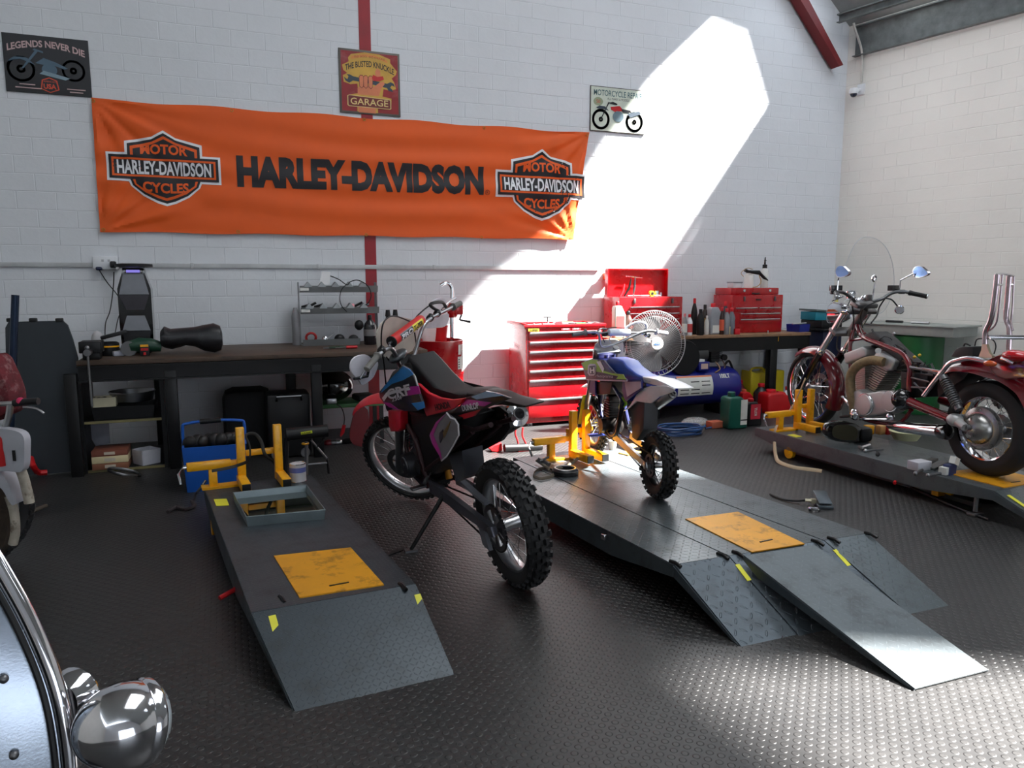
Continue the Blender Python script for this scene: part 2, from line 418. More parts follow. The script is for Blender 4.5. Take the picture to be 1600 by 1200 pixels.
# cable trunking
TR = mat('grey_pvc', (186, 188, 190), .45)
z = .5*(PW(100, 414).z+PW(700, 418).z); x1 = PW(935, 421).x
mb = MB(); mb.box(((XL+x1)/2, WY-.010, z), (x1-XL, .020, .042), bev=.004)
for xx in (PW(497, 415).x, PW(678, 417).x, PW(300, 413).x): mb.box((xx, WY-.012, z), (.03, .026, .05), bev=.003)
structure(mb.build('trim_5', TR))
# ================================================================ scissor lifts
DECK = mk_tread('grey_tread_plate', (96, 104, 108), .32, S=.03, metal=.5)
DECKR = mk_tread('coarse_tread_plate', (92, 101, 108), .32, S=.045, metal=.5, hh=.003); DECKL = mk_tread('fine_tread_plate', (62, 70, 76), .40, S=.02, hh=.0008); DECKY = mat('yellow_plate', (226, 158, 28), .45, .1, .08, dirt=(60, 45, 25), dscale=9, damt=.5)
TAPE = mat('yellow_warning_tape', (225, 220, 60), .5)
LZ = .2
def lift_frame(nl, nr, fl_, name, label, z=LZ, L=None):
    nl, nr, fl_ = V(nl), V(nr), V(fl_); u = (fl_-nl); u.z = 0; u.normalize(); rz = math.atan2(u.y, u.x)-pi/2
    t = thing(name, label, 'motorcycle lift', (nl.x, nl.y, 0), rz)
    T = M.Translation((nl.x, nl.y, 0)) @ M.Rotation(rz, 4, 'Z'); return t, T, T.inverted()
def skew(mb, k, Ln):
    for v in mb.bm.verts: v.co.y += k*v.co.x*max(0, 1-max(v.co.y, 0)/Ln)
def panel(mb, x0, x1, y0, y1, z, skirt=.13, taper=True, sides=(True, True)):
    mb.box(((x0+x1)/2, (y0+y1)/2, z-.006), (x1-x0-.004, y1-y0, .012))
    for x, s in ((x0+.006, sides[0]), (x1-.006, sides[1])):
        if s: mb.slab([(x, y0, z-.004), (x, y1, z-.004), (x, y1, z-.07), (x, y1-.3, z-skirt), (x, y0+.5, z-skirt), (x, y0, z-.062)], (.012, 0, 0))
    mb.box(((x0+x1)/2, y1-.006, z-.04), (x1-x0-.01, .012, .07)); mb.box(((x0+x1)/2, y0+.006, z-.035), (x1-x0-.01, .012, .055))
def ramp(t, Ti, tl, tr, bl, br, name='ramp', m=None, th=.012, lip=.05):
    tl, tr, bl, br = [Ti @ V(p) for p in (tl, tr, bl, br)]
    m_, h_ = (bl+br)/2, (br-bl).length/2; e_ = (tr-tl).normalized()*h_; bl, br = m_-e_, m_+e_
    n = (tr-tl).cross(bl-tl).normalized(); n = n if n.z > 0 else -n
    mb = MB(); g = [tl, tr, br, bl]; mb.slab([p-n*th/2 for p in g], n*th)
    for a, b in ((tl, bl), (tr, br)):
        mb.slab([a-n*.01, b-n*.006, b-n*.014, a-n*lip-V((0, 0, .01))], ((tr-tl).normalized())*.008)
    return mb.build(name, m or DECK, t, flat=True)
def bolt(mb, p, d, r=.009, l=.07):
    p = V(p); d = V(d).normalized(); mb.tube([p+d*l*.5, p, p-d*l*.5-V((0, 0, .012))], r, 8)
def wheel_clamp(t, x, y, z, w=.2, hgt=.34, m=YEL):
    """screw vice that grips the front wheel: two L jaws, cross arm, post; local coords, y into the room"""
    mb = MB()
    for s, nm in ((-1, 'jaw'), (1, 'jaw')):
        j = MB(); xx = x+s*w/2
        j.box((xx, y, z+hgt/2+.02), (.05, .045, hgt), bev=.004); j.box((xx+s*.006, y-.12, z+.045), (.055, .25, .055), bev=.004)
        j.box((xx, y+.04, z+.16), (.04, .05, .04)); o = j.build(nm, m, t)
        k = MB(); k.box((xx+s*.006, y-.247, z+.045), (.05, .012, .05)); k.build('rubber_cap', BLK, o)
    mb = MB(); mb.box((x-w/2-.19, y+.03, z+.15), (.26, .05, .05), bev=.004); mb.box((x-w/2-.04, y+.03, z+.15), (.12, .036, .036), bev=.003)
    mb.box((x+.03, y+.05, z+.2), (.22, .035, .035), bev=.003)
    mb.build('cross_arm', m, t)
    mb = MB(); mb.box((x-w/2-.17, y+.03, z+.07), (.05, .045, .13), bev=.004); mb.box((x-w/2-.12, y+.03, z+.008), (.24, .09, .014)); mb.build('clamp_post', m, t)
    mb = MB(); mb.cyl((x-w/2-.34, y+.03, z+.15), (x-w/2-.3, y+.03, z+.15), .014, n=10); mb.tube([(x-w/2-.34, y+.03, z+.15), (x-w/2-.37, y+.0, z+.12), (x-w/2-.36, y-.03, z+.06)], .008, 8); mb.build('screw_handle', CHROME, t)
# ---- left lift
Lnl, Lnr, Lfl = P(392, 957, LZ), P(649, 912, LZ), P(317, 758, LZ)
t, T, Ti = lift_frame(Lnl, Lnr, Lfl, 'motorcycle_lift', 'empty grey scissor lift with an oil tray and square yellow plate, at left')
q = Ti @ Lnr; W = q.x; KL = q.y/q.x; Ln = 2.02; LL = (t, T, Ti, W, Ln)
mb = MB(); panel(mb, 0, W, 0, Ln, LZ); skew(mb, KL, Ln); mb.build('deck', DECKL, t, flat=True)
def deckpoly(Ti, pts, z, dz): return [Ti @ P(x, y, z)+V((0, 0, dz)) for x, y in pts]
mb = MB(); pts = deckpoly(Ti, ((428, 870), (548, 857), (600, 915), (468, 935)), LZ, .003); mb.slab(pts, (0, 0, .006))
pl = mb.build('access_plate', DECKY, t, flat=True)
mb = MB(); c = Ti @ P(530, 915, LZ); mb.box((c.x, c.y, LZ+.0075), (.085, .008, .003)); mb.build('slot', BLK, pl)
ramp(t, Ti, T @ V((0, -.004, LZ)), T @ V((W, -.004+KL*W, LZ)), P(460, 1105), P(713, 1060), 'ramp', DECKL)
for q in ((440, 935), (628, 915)):
    mb = MB(); bolt(mb, Ti @ P(*q, LZ)+V((0, -.01, .004)), (.12, -1, -.25)); mb.build('hinge_pin', BLKS, t)
def tape(t, Ti, tl, tr, bl, br, quad, W):
    pass
def on_ramp_strip(t, Ti, T, a, b, n_up, w=.03, m=TAPE):
    a, b = Ti @ a, Ti @ b; d = (b-a).normalized(); s = V((1, 0, 0)); mb = MB(); mb.slab([a-s*w/2, a+s*w/2, b+s*w/2, b-s*w/2], V((0, 0, .003))); return mb.build('warning_strip', m, t, flat=True)
def ramp_plane(tl, tr, bl):
    n = (tr-tl).cross(bl-tl).normalized(); return tl, n
o_, n_ = ramp_plane(T @ V((0, 0, LZ+.003)), T @ V((W, KL*W, LZ+.003)), P(460, 1105)+V((0, 0, .003)))
for a, b in (((425, 962), (434, 995)), ((652, 929), (663, 960))):
    on_ramp_strip(t, Ti, T, onplane(*a, o_, n_), onplane(*b, o_, n_), 0, .028)
mb = MB(); mb.slab(deckpoly(Ti, ((334, 781), (354, 780), (358, 790), (338, 791)), LZ, .002), (0, 0, .003)); mb.build('warning_label', TAPE, t, flat=True)
def underframe(t, W, Ln, x0=.04):
    for xx in (x0+.16, W-.16):
        mb = MB(); mb.box((xx, Ln/2, .02), (.04, Ln*.8, .03)); mb.build('base_rail', GRYM, t)
        mb = MB(); mb.box((xx, Ln*.36, .07), (.03, Ln*.34, .03), (R_(5), 0, 0)); mb.build('scissor_arm', YEL, t); mb = MB(); mb.box((xx+.03, Ln*.62, .075), (.02, Ln*.34, .03), (R_(-5), 0, 0)); mb.build('scissor_arm', YEL, t)
    mb = MB(); mb.box(((x0+W)/2, Ln*.22, .05), (W-x0-.14, .05, .05)); mb.build('cross_beam', YEL, t)
underframe(t, W, Ln)
mb = MB(); mb.tube([(.04, .55, .10), (-.07, .5, .075)], .012, 8); mb.build('release_lever', REDP, t)
mb = MB(); mb.cyl((-.0, 1.62, .055), (.03, 1.62, .055), .045, n=18); mb.build('roller', YEL, t)
c = Ti @ P(372, 755, LZ); wheel_clamp(t, .34, 1.95, LZ, .23, .36)
# ---- centre lift with its side extensions
Mnl, Mnr = P(1052, 882, LZ), P(1356, 833, LZ); Mfl = P(725, 713, LZ)
t, T, Ti = lift_frame(Mnl, Mnr, Mfl, 'motorcycle_lift', 'wide grey tread-plate lift with side wings, under the small blue motocross bike')
xa = (Ti @ P(1135, 867, LZ)).x; xb = (Ti @ P(1289, 845, LZ)).x; q = Ti @ Mnr; W = q.x; KM = q.y/q.x; Ln = 2.2; MLf = (t, T, Ti, W, Ln, xa, xb)
mb = MB(); panel(mb, xa+.003, xb-.003, 0, Ln, LZ); skew(mb, KM, Ln); mb.build('deck', DECK, t, flat=True)
mb = MB(); panel(mb, 0, xa-.003, 0, Ln-.1, LZ, .125); skew(mb, KM, Ln); w1 = mb.build('side_wing', DECK, t, flat=True)
mb = MB(); panel(mb, xb+.003, W, 0, Ln-.1, LZ, .125); skew(mb, KM, Ln); mb.build('side_wing', DECK, t, flat=True)
mb = MB(); mb.slab(deckpoly(Ti, ((1071, 812), (1153, 801), (1257, 851), (1175, 864)), LZ, .003), (0, 0, .006)); pl = mb.build('access_plate', DECKY, t, flat=True)
c = Ti @ P(1197, 847, LZ); mb = MB(); mb.box((c.x, c.y, LZ+.0075), (.085, .008, .003)); mb.build('slot', BLK, pl)
bots = [P(1158, 1010), P(1245, 992), P(1418, 959), P(1484, 947)]
tops = [T @ V((q, -.004+KM*q, LZ)) for q in (0.004, xa-.003, xa+.003, xb-.003, xb+.003, W-.004)]
e = T.to_3x3() @ V((.004, 0, 0))
ramp(t, Ti, tops[0], tops[1], bots[0], bots[1]-e, 'wing_ramp', DECKR); ramp(t, Ti, tops[2], tops[3], bots[1]+e, bots[2]-e, 'ramp', DECKR); ramp(t, Ti, tops[4], tops[5], bots[2]+e, bots[3], 'wing_ramp', DECK)
o_, n_ = ramp_plane(T @ V((0, 0, LZ+.003)), T @ V((W, KM*W, LZ+.003)), P(1158, 1010)+V((0, 0, .003)))
for a, b in (((1152, 882), (1171, 907)), ((1304, 859), (1327, 884))): on_ramp_strip(t, Ti, T, onplane(*a, o_, n_), onplane(*b, o_, n_), 0, .026)
for q in ((1053, 880), (1127, 868), (1151, 865), (1275, 847), (1300, 843), (1358, 835)):
    mb = MB(); bolt(mb, Ti @ P(*q, LZ)+V((0, -.01, .006)), (.15, -1, -.3), .009, .07); mb.build('hinge_pin', BLKS, t)
mb = MB(); pb = Ti @ P(952, 836, LZ-.03); mb.box((-.012, pb.y, LZ-.035), (.03, .035, .03), bev=.004); mb.build('side_catch', CHROME, t)
underframe(t, xb, Ln, xa); wheel_clamp(t, .745, 1.97, LZ, .115, .34)
# spare ramp laid over the centre one: its own thing
a, b, c_, d_ = P(1163, 869, LZ+.02), P(1272, 852, LZ+.02), P(1430, 1077, .008), P(1543, 1047, .008)
t = thing('loading_ramp', 'long narrow loose grey ramp laid over the centre lift, its foot in sunlight', 'ramp', ((a.x+b.x)/2, a.y, 0)); Ti2 = M.Translation(-t.location)
RAMPG = mat('smooth_grey_ramp', (96, 104, 108), .45, .3, .1)
def mk_ramp2():
    tl, tr, bl, br = [Ti2 @ p for p in (a, b, c_, d_)]; m_, h_ = (bl+br)/2, (br-bl).length/2; e_ = (tr-tl).normalized()*h_; bl, br = m_-e_, m_+e_; n = (tr-tl).cross(bl-tl).normalized(); n = n if n.z > 0 else -n
    mb = MB(); mb.slab([tl, tr, br, bl], n*.006); mb.build('ramp_plate', mk_tread('worn_ramp_tread', (100, 108, 112), .5, S=.03, hh=.0004), t, flat=True)
    for p, q in ((tl, bl), (tr, br)):
        mb = MB(); mb.slab([p-n*.003, q-n*.003, q-n*.012, q*.12+p*.88-n*.052, p-n*.02], (tr-tl).normalized()*.006); mb.build('side_rail', GRYM, t, flat=True)
mk_ramp2()
# ---- right lift
Rnl = P(1553, 767, LZ); Rfl = P(1180, 668, LZ)
t, T, Ti = lift_frame(Rnl, Rnl, Rfl, 'motorcycle_lift', 'grey lift under the dark red cruiser, at right'); W = .66; Ln = (Rfl-Rnl).length
RL = (t, T, Ti, W, Ln)
mb = MB(); panel(mb, 0, W, 0, Ln, LZ, .12); mb.build('deck', DECK, t, flat=True)
mb = MB(); mb.box((W/2, .22, LZ+.003), (.42, .4, .006)); pl = mb.build('access_plate', DECKY, t, flat=True)
mb = MB(); mb.box((W/2-.02, .07, LZ+.0075), (.085, .008, .003)); mb.build('slot', BLK, pl)
ramp(t, Ti, T @ V((0, -.004, LZ)), T @ V((W, -.004, LZ)), T @ V((.02, -.5, 0)), T @ V((W, -.5, 0)))
tl = T @ V((0, 0, LZ)); mb = MB(); p0, p1 = V((.035, -.06, LZ-.018)), V((.037, -.18, LZ-.066))
mb.slab([p0, p0+V((.028, 0, 0)), p1+V((.028, 0, 0)), p1], (0, 0, .004)); mb.build('warning_strip', TAPE, t, flat=True)
mb = MB(); mb.box((.06, Ln-.42, LZ+.002), (.07, .1, .003)); mb.build('warning_label', TAPE, t, flat=True)
underframe(t, W, Ln)
mb = MB(); mb.cyl((.0, Ln-.42, .06), (.035, Ln-.42, .06), .05, n=18); mb.cyl((-.006, Ln-.42, .06), (.0, Ln-.42, .06), .018, n=10); mb.build('roller', YEL, t)
mb = MB(); mb.tube([(.08, .75, .1), (-.02, .7, .07)], .012, 8); mb.build('release_lever', REDP, t)
mb = MB(); mb.tube([(.02, .12, .13), (.02, .12, .03)], .014, 8); mb.box((.02, .12, .012), (.09, .06, .02), bev=.004); mb.build('levelling_foot', STEEL, t)
cc = Ti @ P(1262, 640, LZ+.08); wheel_clamp(t, .335, 1.96, LZ, .14, .34)
# ================================================================ wheels and motorcycles
def wheel(parent, c, ax, R, w, rimR, name='wheel', knob=True, nk=40, spokes=32, hubr=.05, hubw=.1, rimm=ALU, disc=0, discside=1, xf=None, sprocket=0, drum=0, rimw=None, hubm=ALU, kc=None, spm=None):
    """rim mesh is the part; tyre, hub, spokes and disc are its sub-parts"""
    c = V(c); ax = V(ax).normalized(); u = V((0, 0, 1)); u = (u-ax*u.dot(ax)).normalized(); v = ax.cross(u)
    def q(r, a, h): return c+(u*cos(a)+v*sin(a))*r+ax*h
    rw = rimw or w*.36
    def prof(pr, n=56):
        return [[q(r, 2*pi*i/n, h) for r, h in pr] for i in range(n)]
    def fin(m, n, mt, p): 
        if xf is not None: m.bm.transform(xf)
        return m.build(n, mt, p)
    m = MB(); m.rings(prof([(rimR+.008, -rw), (rimR+.012, -rw), (rimR-.004, -rw*.9), (rimR-.012, -rw*.5), (rimR-.016, 0), (rimR-.012, rw*.5), (rimR-.004, rw*.9), (rimR+.012, rw), (rimR+.008, rw), (rimR, rw*.5), (rimR-.006, 0), (rimR, -rw*.5)]), closed=True)
    rim = fin(m, name, rimm, parent)
    m = MB(); hw = w/2; hh = R-rimR; k = .018 if knob else 0
    pr = [(rimR+.006, -rw), (rimR+hh*.35, -hw*.98), (rimR+hh*.62, -hw*.98), (R-k-hh*.1, -hw*.72), (R-k, -hw*.3), (R-k, hw*.3), (R-k-hh*.1, hw*.72), (rimR+hh*.62, hw*.98), (rimR+hh*.35, hw*.98), (rimR+.006, rw)]
    m.rings(prof(pr, 64), closed=True)
    if knob:
        rnd = random.Random(5)
        for i in range(nk):
            for row, (h, tilt, da) in enumerate(((-.80, -.85, 0), (-.36, -.28, .5), (.0, 0, 0), (.36, .28, .5), (.80, .85, 0))):
                a = 2*pi*(i+da)/nk; hx = hw*h; rr = R-k-hh*(.16 if abs(h) > .7 else .0)
                d = (u*cos(a)+v*sin(a)); tt = (-u*sin(a)+v*cos(a))
                nrm_ = (d*cos(tilt)+ax*sin(tilt)); s_ = tt.cross(nrm_)
                T_ = M((tt, s_, nrm_)).transposed().to_4x4(); T_.translation = c+d*rr+ax*hx
                L_ = 2*pi*R/nk*(.50 if row % 2 else .44)
                m.box((0, 0, k*.45), (L_, hw*.32, k*1.15), T=T_)
    ty = fin(m, 'tyre', RUB, rim)
    m = MB(); m.lathe([(.012, -hubw*.62), (hubr*.5, -hubw*.6), (hubr, -hubw*.5), (hubr, -hubw*.42), (hubr*.62, -hubw*.36), (hubr*.55, 0), (hubr*.62, hubw*.36), (hubr, hubw*.42), (hubr, hubw*.5), (hubr*.5, hubw*.6), (.012, hubw*.62)], c, ax, 24)
    if drum: m.m = 0; m.lathe([(drum, -.02), (drum*1.0, .02), (drum*.93, .045), (drum*.6, .062), (.02, .07)], c+ax*.0, ax, 36)
    fin(m, 'hub', hubm, rim)
    m = MB()
    for i in range(spokes):
        a = 2*pi*i/spokes; sgn = 1 if i % 2 else -1; b = a+(.42 if (i//2) % 2 else -.42)
        hr = (drum*.95 if drum else hubr*.95)
        m.cyl(q(hr, b, sgn*hubw*.42), q(rimR-.008, a, sgn*rw*.15), .0019, n=5, cap=False)
    fin(m, 'spoke_set', spm or CHROME, rim)
    if disc:
        m = MB(); h = discside*hubw*.62; n = 40
        m.rings([[q(disc*.66, 2*pi*i/n, h-.002), q(disc, 2*pi*(i+.3)/n, h-.002), q(disc, 2*pi*(i+.3)/n, h+.002), q(disc*.66, 2*pi*i/n, h+.002)] for i in range(n)], closed=True)
        for i in range(6): m.box((0, 0, 0), (.008, disc*.36, .004), T=M.Translation(q(disc*.5, 2*pi*i/6, h)) @ (M((-u*sin(2*pi*i/6)+v*cos(2*pi*i/6), u*cos(2*pi*i/6)+v*sin(2*pi*i/6), ax)).transposed().to_4x4()))
        fin(m, 'brake_disc', STEEL, rim)
    if sprocket:
        m = MB(); h = sprocket[1]; r = sprocket[0]; n = 88
        out = [q(r+(.004 if i % 2 else -.003), 2*pi*i/n, h) for i in range(n)]; inn = [q(r*.78, 2*pi*i/n, h) for i in range(n)]
        m.rings([[out[i]-ax*.003, out[i]+ax*.003, inn[i]+ax*.003, inn[i]-ax*.003] for i in range(n)], closed=True)
        for i in range(6): a = 2*pi*i/6; m.slab([q(r*.8, a-.2, h), q(r*.8, a+.2, h), q(hubr*.7, a+.25, h), q(hubr*.7, a-.25, h)], ax*.005)
        fin(m, 'sprocket', STEEL, rim)
    return rim
class Bike:
    def __init__(s, name, label, cat, rear, front, z, lean, R_rear, R_front, steer=0, rake=27, headz=.9, group=None):
        rear, front = V(rear), V(front); d = front-rear; s.L = V((d.x, d.y, 0)).length; hd = math.atan2(d.y, d.x)
        s.root = thing(name, label, cat, (rear.x, rear.y, z), hd, lean=lean)
        s.T = M.Translation((rear.x, rear.y, z)) @ Euler((lean, 0, hd)).to_matrix().to_4x4(); s.Ti = s.T.inverted()
        s.Rr, s.Rf = R_rear, R_front; rk = R_(rake); s.rk = rk
        s.H = V((s.L-(headz-R_front)*math.tan(rk)-.03, 0, headz)); s.ax = V((-sin(rk), 0, cos(rk)))
        s.S = M.Translation(s.H) @ M.Rotation(steer, 4, s.ax) @ M.Translation(-s.H); s.TF = s.T @ s.S
    def pt(s, x, y, v=0, front=False):
        T = s.TF if front else s.T; n = T.to_3x3() @ V((0, 1, 0)); w = onplane(x, y, T @ V((0, v, 0)), n); return T.inverted() @ w
    def ptu(s, x, y, off=0):
        """front frame: point in the plane across the steering axis' lean, 'off' ahead of the steering axis"""
        n = V((cos(s.rk), 0, sin(s.rk))); o = s.H+n*off; w = onplane(x, y, s.TF @ o, s.TF.to_3x3() @ n); return s.TF.inverted() @ w
    def px(s, p, front=False): return pix((s.TF if front else s.T) @ V(p))
    def out(s, pts, v, front=False): return [s.pt(x, y, v, front) for x, y in pts]
    def plate(s, name, pts, v, th, m, parent=None, front=False, bev=0, curve=False, label=None, sub=0):
        g = s.out(pts, v, front)
        if curve: g = smooth(g, 4, True)
        mb = MB(); mb.slab(g, (0, th, 0))
        if bev:
            bmesh.ops.recalc_face_normals(mb.bm, faces=mb.bm.faces[:])
            es = [e for e in mb.bm.edges if len(e.link_faces) == 2 and e.calc_face_angle(0) > 1.2]
            bmesh.ops.bevel(mb.bm, geom=es, offset=bev, segments=3, affect='EDGES', profile=.5)
        if front: mb.bm.transform(s.S)
        o = mb.build(name, m, parent or s.root)
        if label: lab(o, label)
        return o
    def rod(s, name, pts, r, m, parent=None, v=0, n=8, sm=0, front=False, flat=1):
        """pts: (x,y) or (x,y,v) picture points, or Vectors"""
        g = [p if isinstance(p, V) else s.pt(p[0], p[1], p[2] if len(p) > 2 else v, front) for p in pts]
        if sm: g = smooth(g, sm)
        mb = MB(); mb.tube(g, r, n, flat=flat)
        if front: mb.bm.transform(s.S)
        return mb.build(name, m, parent or s.root)
    def words(s, parent, txt, p0, p1, up, h, v, m, bold=0, name='lettering', front=False):
        """letters between picture points p0 and p1 on the plane v"""
        a, b, c = s.pt(*p0, v, front), s.pt(*p1, v, front), s.pt(*up, v, front)
        mid = (a+b)/2; mb = MB(); T = frame(mid, b-a, c-mid)
        if (T.to_3x3() @ V((0, 0, 1))).y < 0: pass
        text_bm(mb, txt, T, h, (b-a).length, bold, .0012)
        if front: mb.bm.transform(s.S)
        return mb.build(name, m, parent)
def chain(mb, pts, w=.008, h=.007, step=.016):
    """closed link chain through pts"""
    pts = [V(p) for p in pts]; n = len(pts)
    for i in range(n):
        a, b = pts[i], pts[(i+1) % n]; L = (b-a).length; k = max(1, int(L/step))
        for j in range(k):
            p, q = a.lerp(b, j/k), a.lerp(b, (j+.82)/k); d = (q-p)
            if d.length < 1e-5: continue
            x = d.normalized(); y = V((0, 1, 0)); z = x.cross(y).normalized()
            T_ = M((x, y, z)).transposed().to_4x4(); T_.translation = (p+q)/2
            mb.box((0, 0, 0), (d.length, w, h), T=T_)
def loop2(c1, r1, c2, r2, y, n=14):
    """belt path round two circles in the xz plane (c2 ahead of c1)"""
    c1, c2 = V(c1), V(c2); o = []
    for i in range(n+1): a = pi/2+pi*i/n; o.append(V((c1.x+r1*cos(a), y, c1.z+r1*sin(a))))
    for i in range(n+1): a = -pi/2+pi*i/n; o.append(V((c2.x+r2*cos(a), y, c2.z+r2*sin(a))))
    return o
def grip_and_lever(B, bar_end, inward, gm, name, lever=True, glen=.12, perch=True):
    """grip sleeve on the bar end with its lever and perch; all in steered root coordinates"""
    bar_end, inward = V(bar_end), V(inward).normalized(); mb = MB()
    p = bar_end; prof = [(.017, 0), (.018, .004)]+[(.0165+.001*(i % 2), .01+i*.008) for i in range(int(glen/.008))]+[(.024, glen), (.024, glen+.006), (.012, glen+.008)]
    mb.lathe(prof, p, inward, 14); g = mb.build('grip', gm, B.root)
    return g
# ================================================================ the big motocross bike
def build_crf():
    B = Bike('motocross_bike', 'full-size motocross bike with pink, blue and black graphics, leaning on its side stand', 'motocross bike',
             P(812, 911), P(652, 786), 0, R_(-9), .325, .33, steer=R_(40), headz=.88)
    r = B.root; L = B.L
    PB = mat('bike_red', (225, 32, 52), .35, coat=.3); SEAT = mat('ribbed_seat_vinyl', (38, 36, 37), .55, bump=.0005, bs=150)
    MAG = mat('magenta_graphic', (205, 45, 165), .3, coat=.4); CY = mat('cyan_graphic', (44, 150, 235), .3, coat=.4); GK = mat('black_graphic', (26, 20, 28), .3, coat=.4)
    GREY = mat('grey_number_panel', (124, 124, 132), .45); ENG = mat('cast_engine_grey', (66, 66, 70), .45, .7, .2); FR = mat('dark_frame', (50, 20, 26), .4, .2)
    W_ = mat('white_graphic', (232, 230, 236), .35)
    wheel(r, (0, 0, .325), (0, 1, 0), .325, .115, .232, 'rear_wheel', nk=34, hubr=.055, hubw=.13, sprocket=(.118, .085), disc=.11, discside=-1)
    wheel(r, (L, 0, .33), (0, 1, 0), .33, .088, .275, 'front_wheel', nk=44, hubr=.035, hubw=.09, disc=.12, discside=1, xf=B.S, spokes=36)
    # swing arm, chain
    piv = B.pt(694, 752, .0); piv = V((piv.x, 0, piv.z))
    for s in (1, -1):
        mb = MB(); a, b = V((-.03, s*.105, .325)), V((piv.x, s*.085, piv.z))
        d = (b-a).normalized(); up = V((0, 1, 0)).cross(d)*-1
        up = up if up.z > 0 else -up
        mb.slab([a-up*.022, a+up*.022, a.lerp(b, .5)+up*.034, b+up*.04, b-up*.04, a.lerp(b, .5)-up*.03], (0, .03, 0)); mb.box(a+V((-.0, s*.018, 0)), (.06, .014, .05), (0, .4, 0), bev=.004); mb.build('swingarm', ALU if s < 0 else mat('satin_alloy', (100, 100, 110), .4, .6), r)
    mb = MB(); chain(mb, loop2((0, .085, .325), .12, (piv.x-.02, 0, piv.z+.01), .03, .085), step=.02); mb.build('drive_chain', BLKS, r)
    mb = MB(); mb.slab([V((.02, .1, .46)), V((.3, .1, .50)), V((.3, .1, .485)), V((.02, .1, .445))], (0, .03, 0)); mb.slab([V((.10, .1, .30)), V((.16, .1, .30)), V((.14, .1, .20)), V((.06, .1, .19))], (0, .02, 0)); mb.build('chain_guide', mat('grey_guide', (110, 112, 120), .5), r)
    # frame, engine
    fr = MB(); HT = B.H+B.ax*.0; hb = B.H-B.ax*.22
    def tub(mb, pts, rad, n=10): mb.tube(pts, rad, n)
    seatp = B.pt(700, 640, 0); seatp = V((seatp.x, 0, seatp.z))
    for s in (1, -1):
        tub(fr, [HT-B.ax*.05+V((-.02, s*.02, 0)), V((piv.x+.28, s*.1, .72)), V((piv.x+.05, s*.11, .6)), V((piv.x, s*.1, piv.z)), V((piv.x+.03, s*.09, .32))], .02)
        tub(fr, [hb+V((0, s*.02, 0)), V((hb.x+.03, s*.06, .46)), V((hb.x-.08, s*.08, .31)), V((piv.x+.05, s*.09, .30))], .015)
        tub(fr, [V((piv.x+.12, s*.09, .75)), V((.12, s*.07, .80)), V((-.08, s*.06, .86))], .013)
        tub(fr, [V((piv.x, s*.1, piv.z+.1)), V((.12, s*.075, .79))], .012)
    fr.build('frame', FR, r)
    e = MB(); ex = piv.x+.24; e.ell((ex, 0, .40), (.16, .10, .13), 20, 12); e.box((ex-.08, 0, .43), (.2, .18, .16), bev=.03)
    e.cyl((ex, .02, .40), (ex, .15, .40), .085, .075, 28); e.cyl((ex-.15, .02, .42), (ex-.15, .12, .42), .05, .045, 20)
    T_ = M.Translation((ex+.06, 0, .56)) @ M.Rotation(R_(14), 4, 'Y')
    for i in range(9): e.box((0, 0, -.06+i*.016), (.15, .15, .006), T=T_)
    e.box((0, 0, 0), (.11, .11, .2), T=T_, bev=.01); e.box((0, 0, .12), (.14, .13, .09), T=T_, bev=.02)
    eng = e.build('engine', ENG, r)
    mb = MB(); mb.cyl((ex, .15, .40), (ex, .158, .40), .06, .055, 24); mb.cyl((ex, .157, .40), (ex, .162, .40), .018, .014, 16); mb.build('engine_cover', mat('cover_grey', (84, 84, 90), .35, .7), eng)
    mb = MB(); mb.slab([V((ex+.2, 0, .31)), V((ex-.05, 0, .27)), V((ex-.16, 0, .28)), V((ex-.16, 0, .3)), V((ex+.0, 0, .3)), V((ex+.18, 0, .34))], (0, .18, 0)); mb.build('skid_plate', BLKS, r)
    mb = MB(); mb.tube(smooth([(ex+.12, -.06, .56), (ex+.22, -.1, .48), (ex+.1, -.14, .34), (ex-.15, -.16, .46), (ex-.3, -.16, .58)], 5), .022, 12); mb.build('exhaust_header', STEEL, r)
    # muffler: end seen at the back on the far side
    a = B.pt(808, 648, -.15); b = B.pt(742, 680, -.12); dm = (b-a).normalized(); mb = MB()
    mb.lathe([(.052, .01), (.062, .03), (.07, .12), (.075, .3), (.06, .42), (.03, .50)], a, dm, 32); mu = mb.build('muffler', mat('dark_muffler_shell', (34, 32, 34), .38, .5), r)
    mb = MB(); mb.lathe([(.054, .03), (.064, .01), (.06, -.008), (.034, -.015), (.034, -.03), (.026, -.03), (.026, .04)], a, dm, 32, cap=False); mb.build('end_cap', CHROME, mu)
    for i in range(3):
        uu = dm.orthogonal().normalized(); uu = M.Rotation(2.1*i+.6, 3, dm) @ uu; mb = MB(); mb.cyl(a+uu*.047-dm*.012, a+uu*.047+dm*.01, .005, n=8); mb.build('rivet', STEEL, mu)
    B.plate('heat_shield', [(713, 652), (752, 640), (782, 634), (797, 645), (800, 668), (785, 688), (752, 705), (728, 712), (716, 690)], -.10, .02, mat('matt_black_shield', (26, 24, 26), .6))
    # bodywork
    B.plate('seat', [(659, 552), (672, 566), (688, 585), (705, 602), (720, 609), (752, 608), (763, 611), (743, 617), (725, 622), (707, 625), (688, 622), (670, 614), (655, 600), (648, 588), (650, 570)], 0, .17, SEAT, bev=.018)
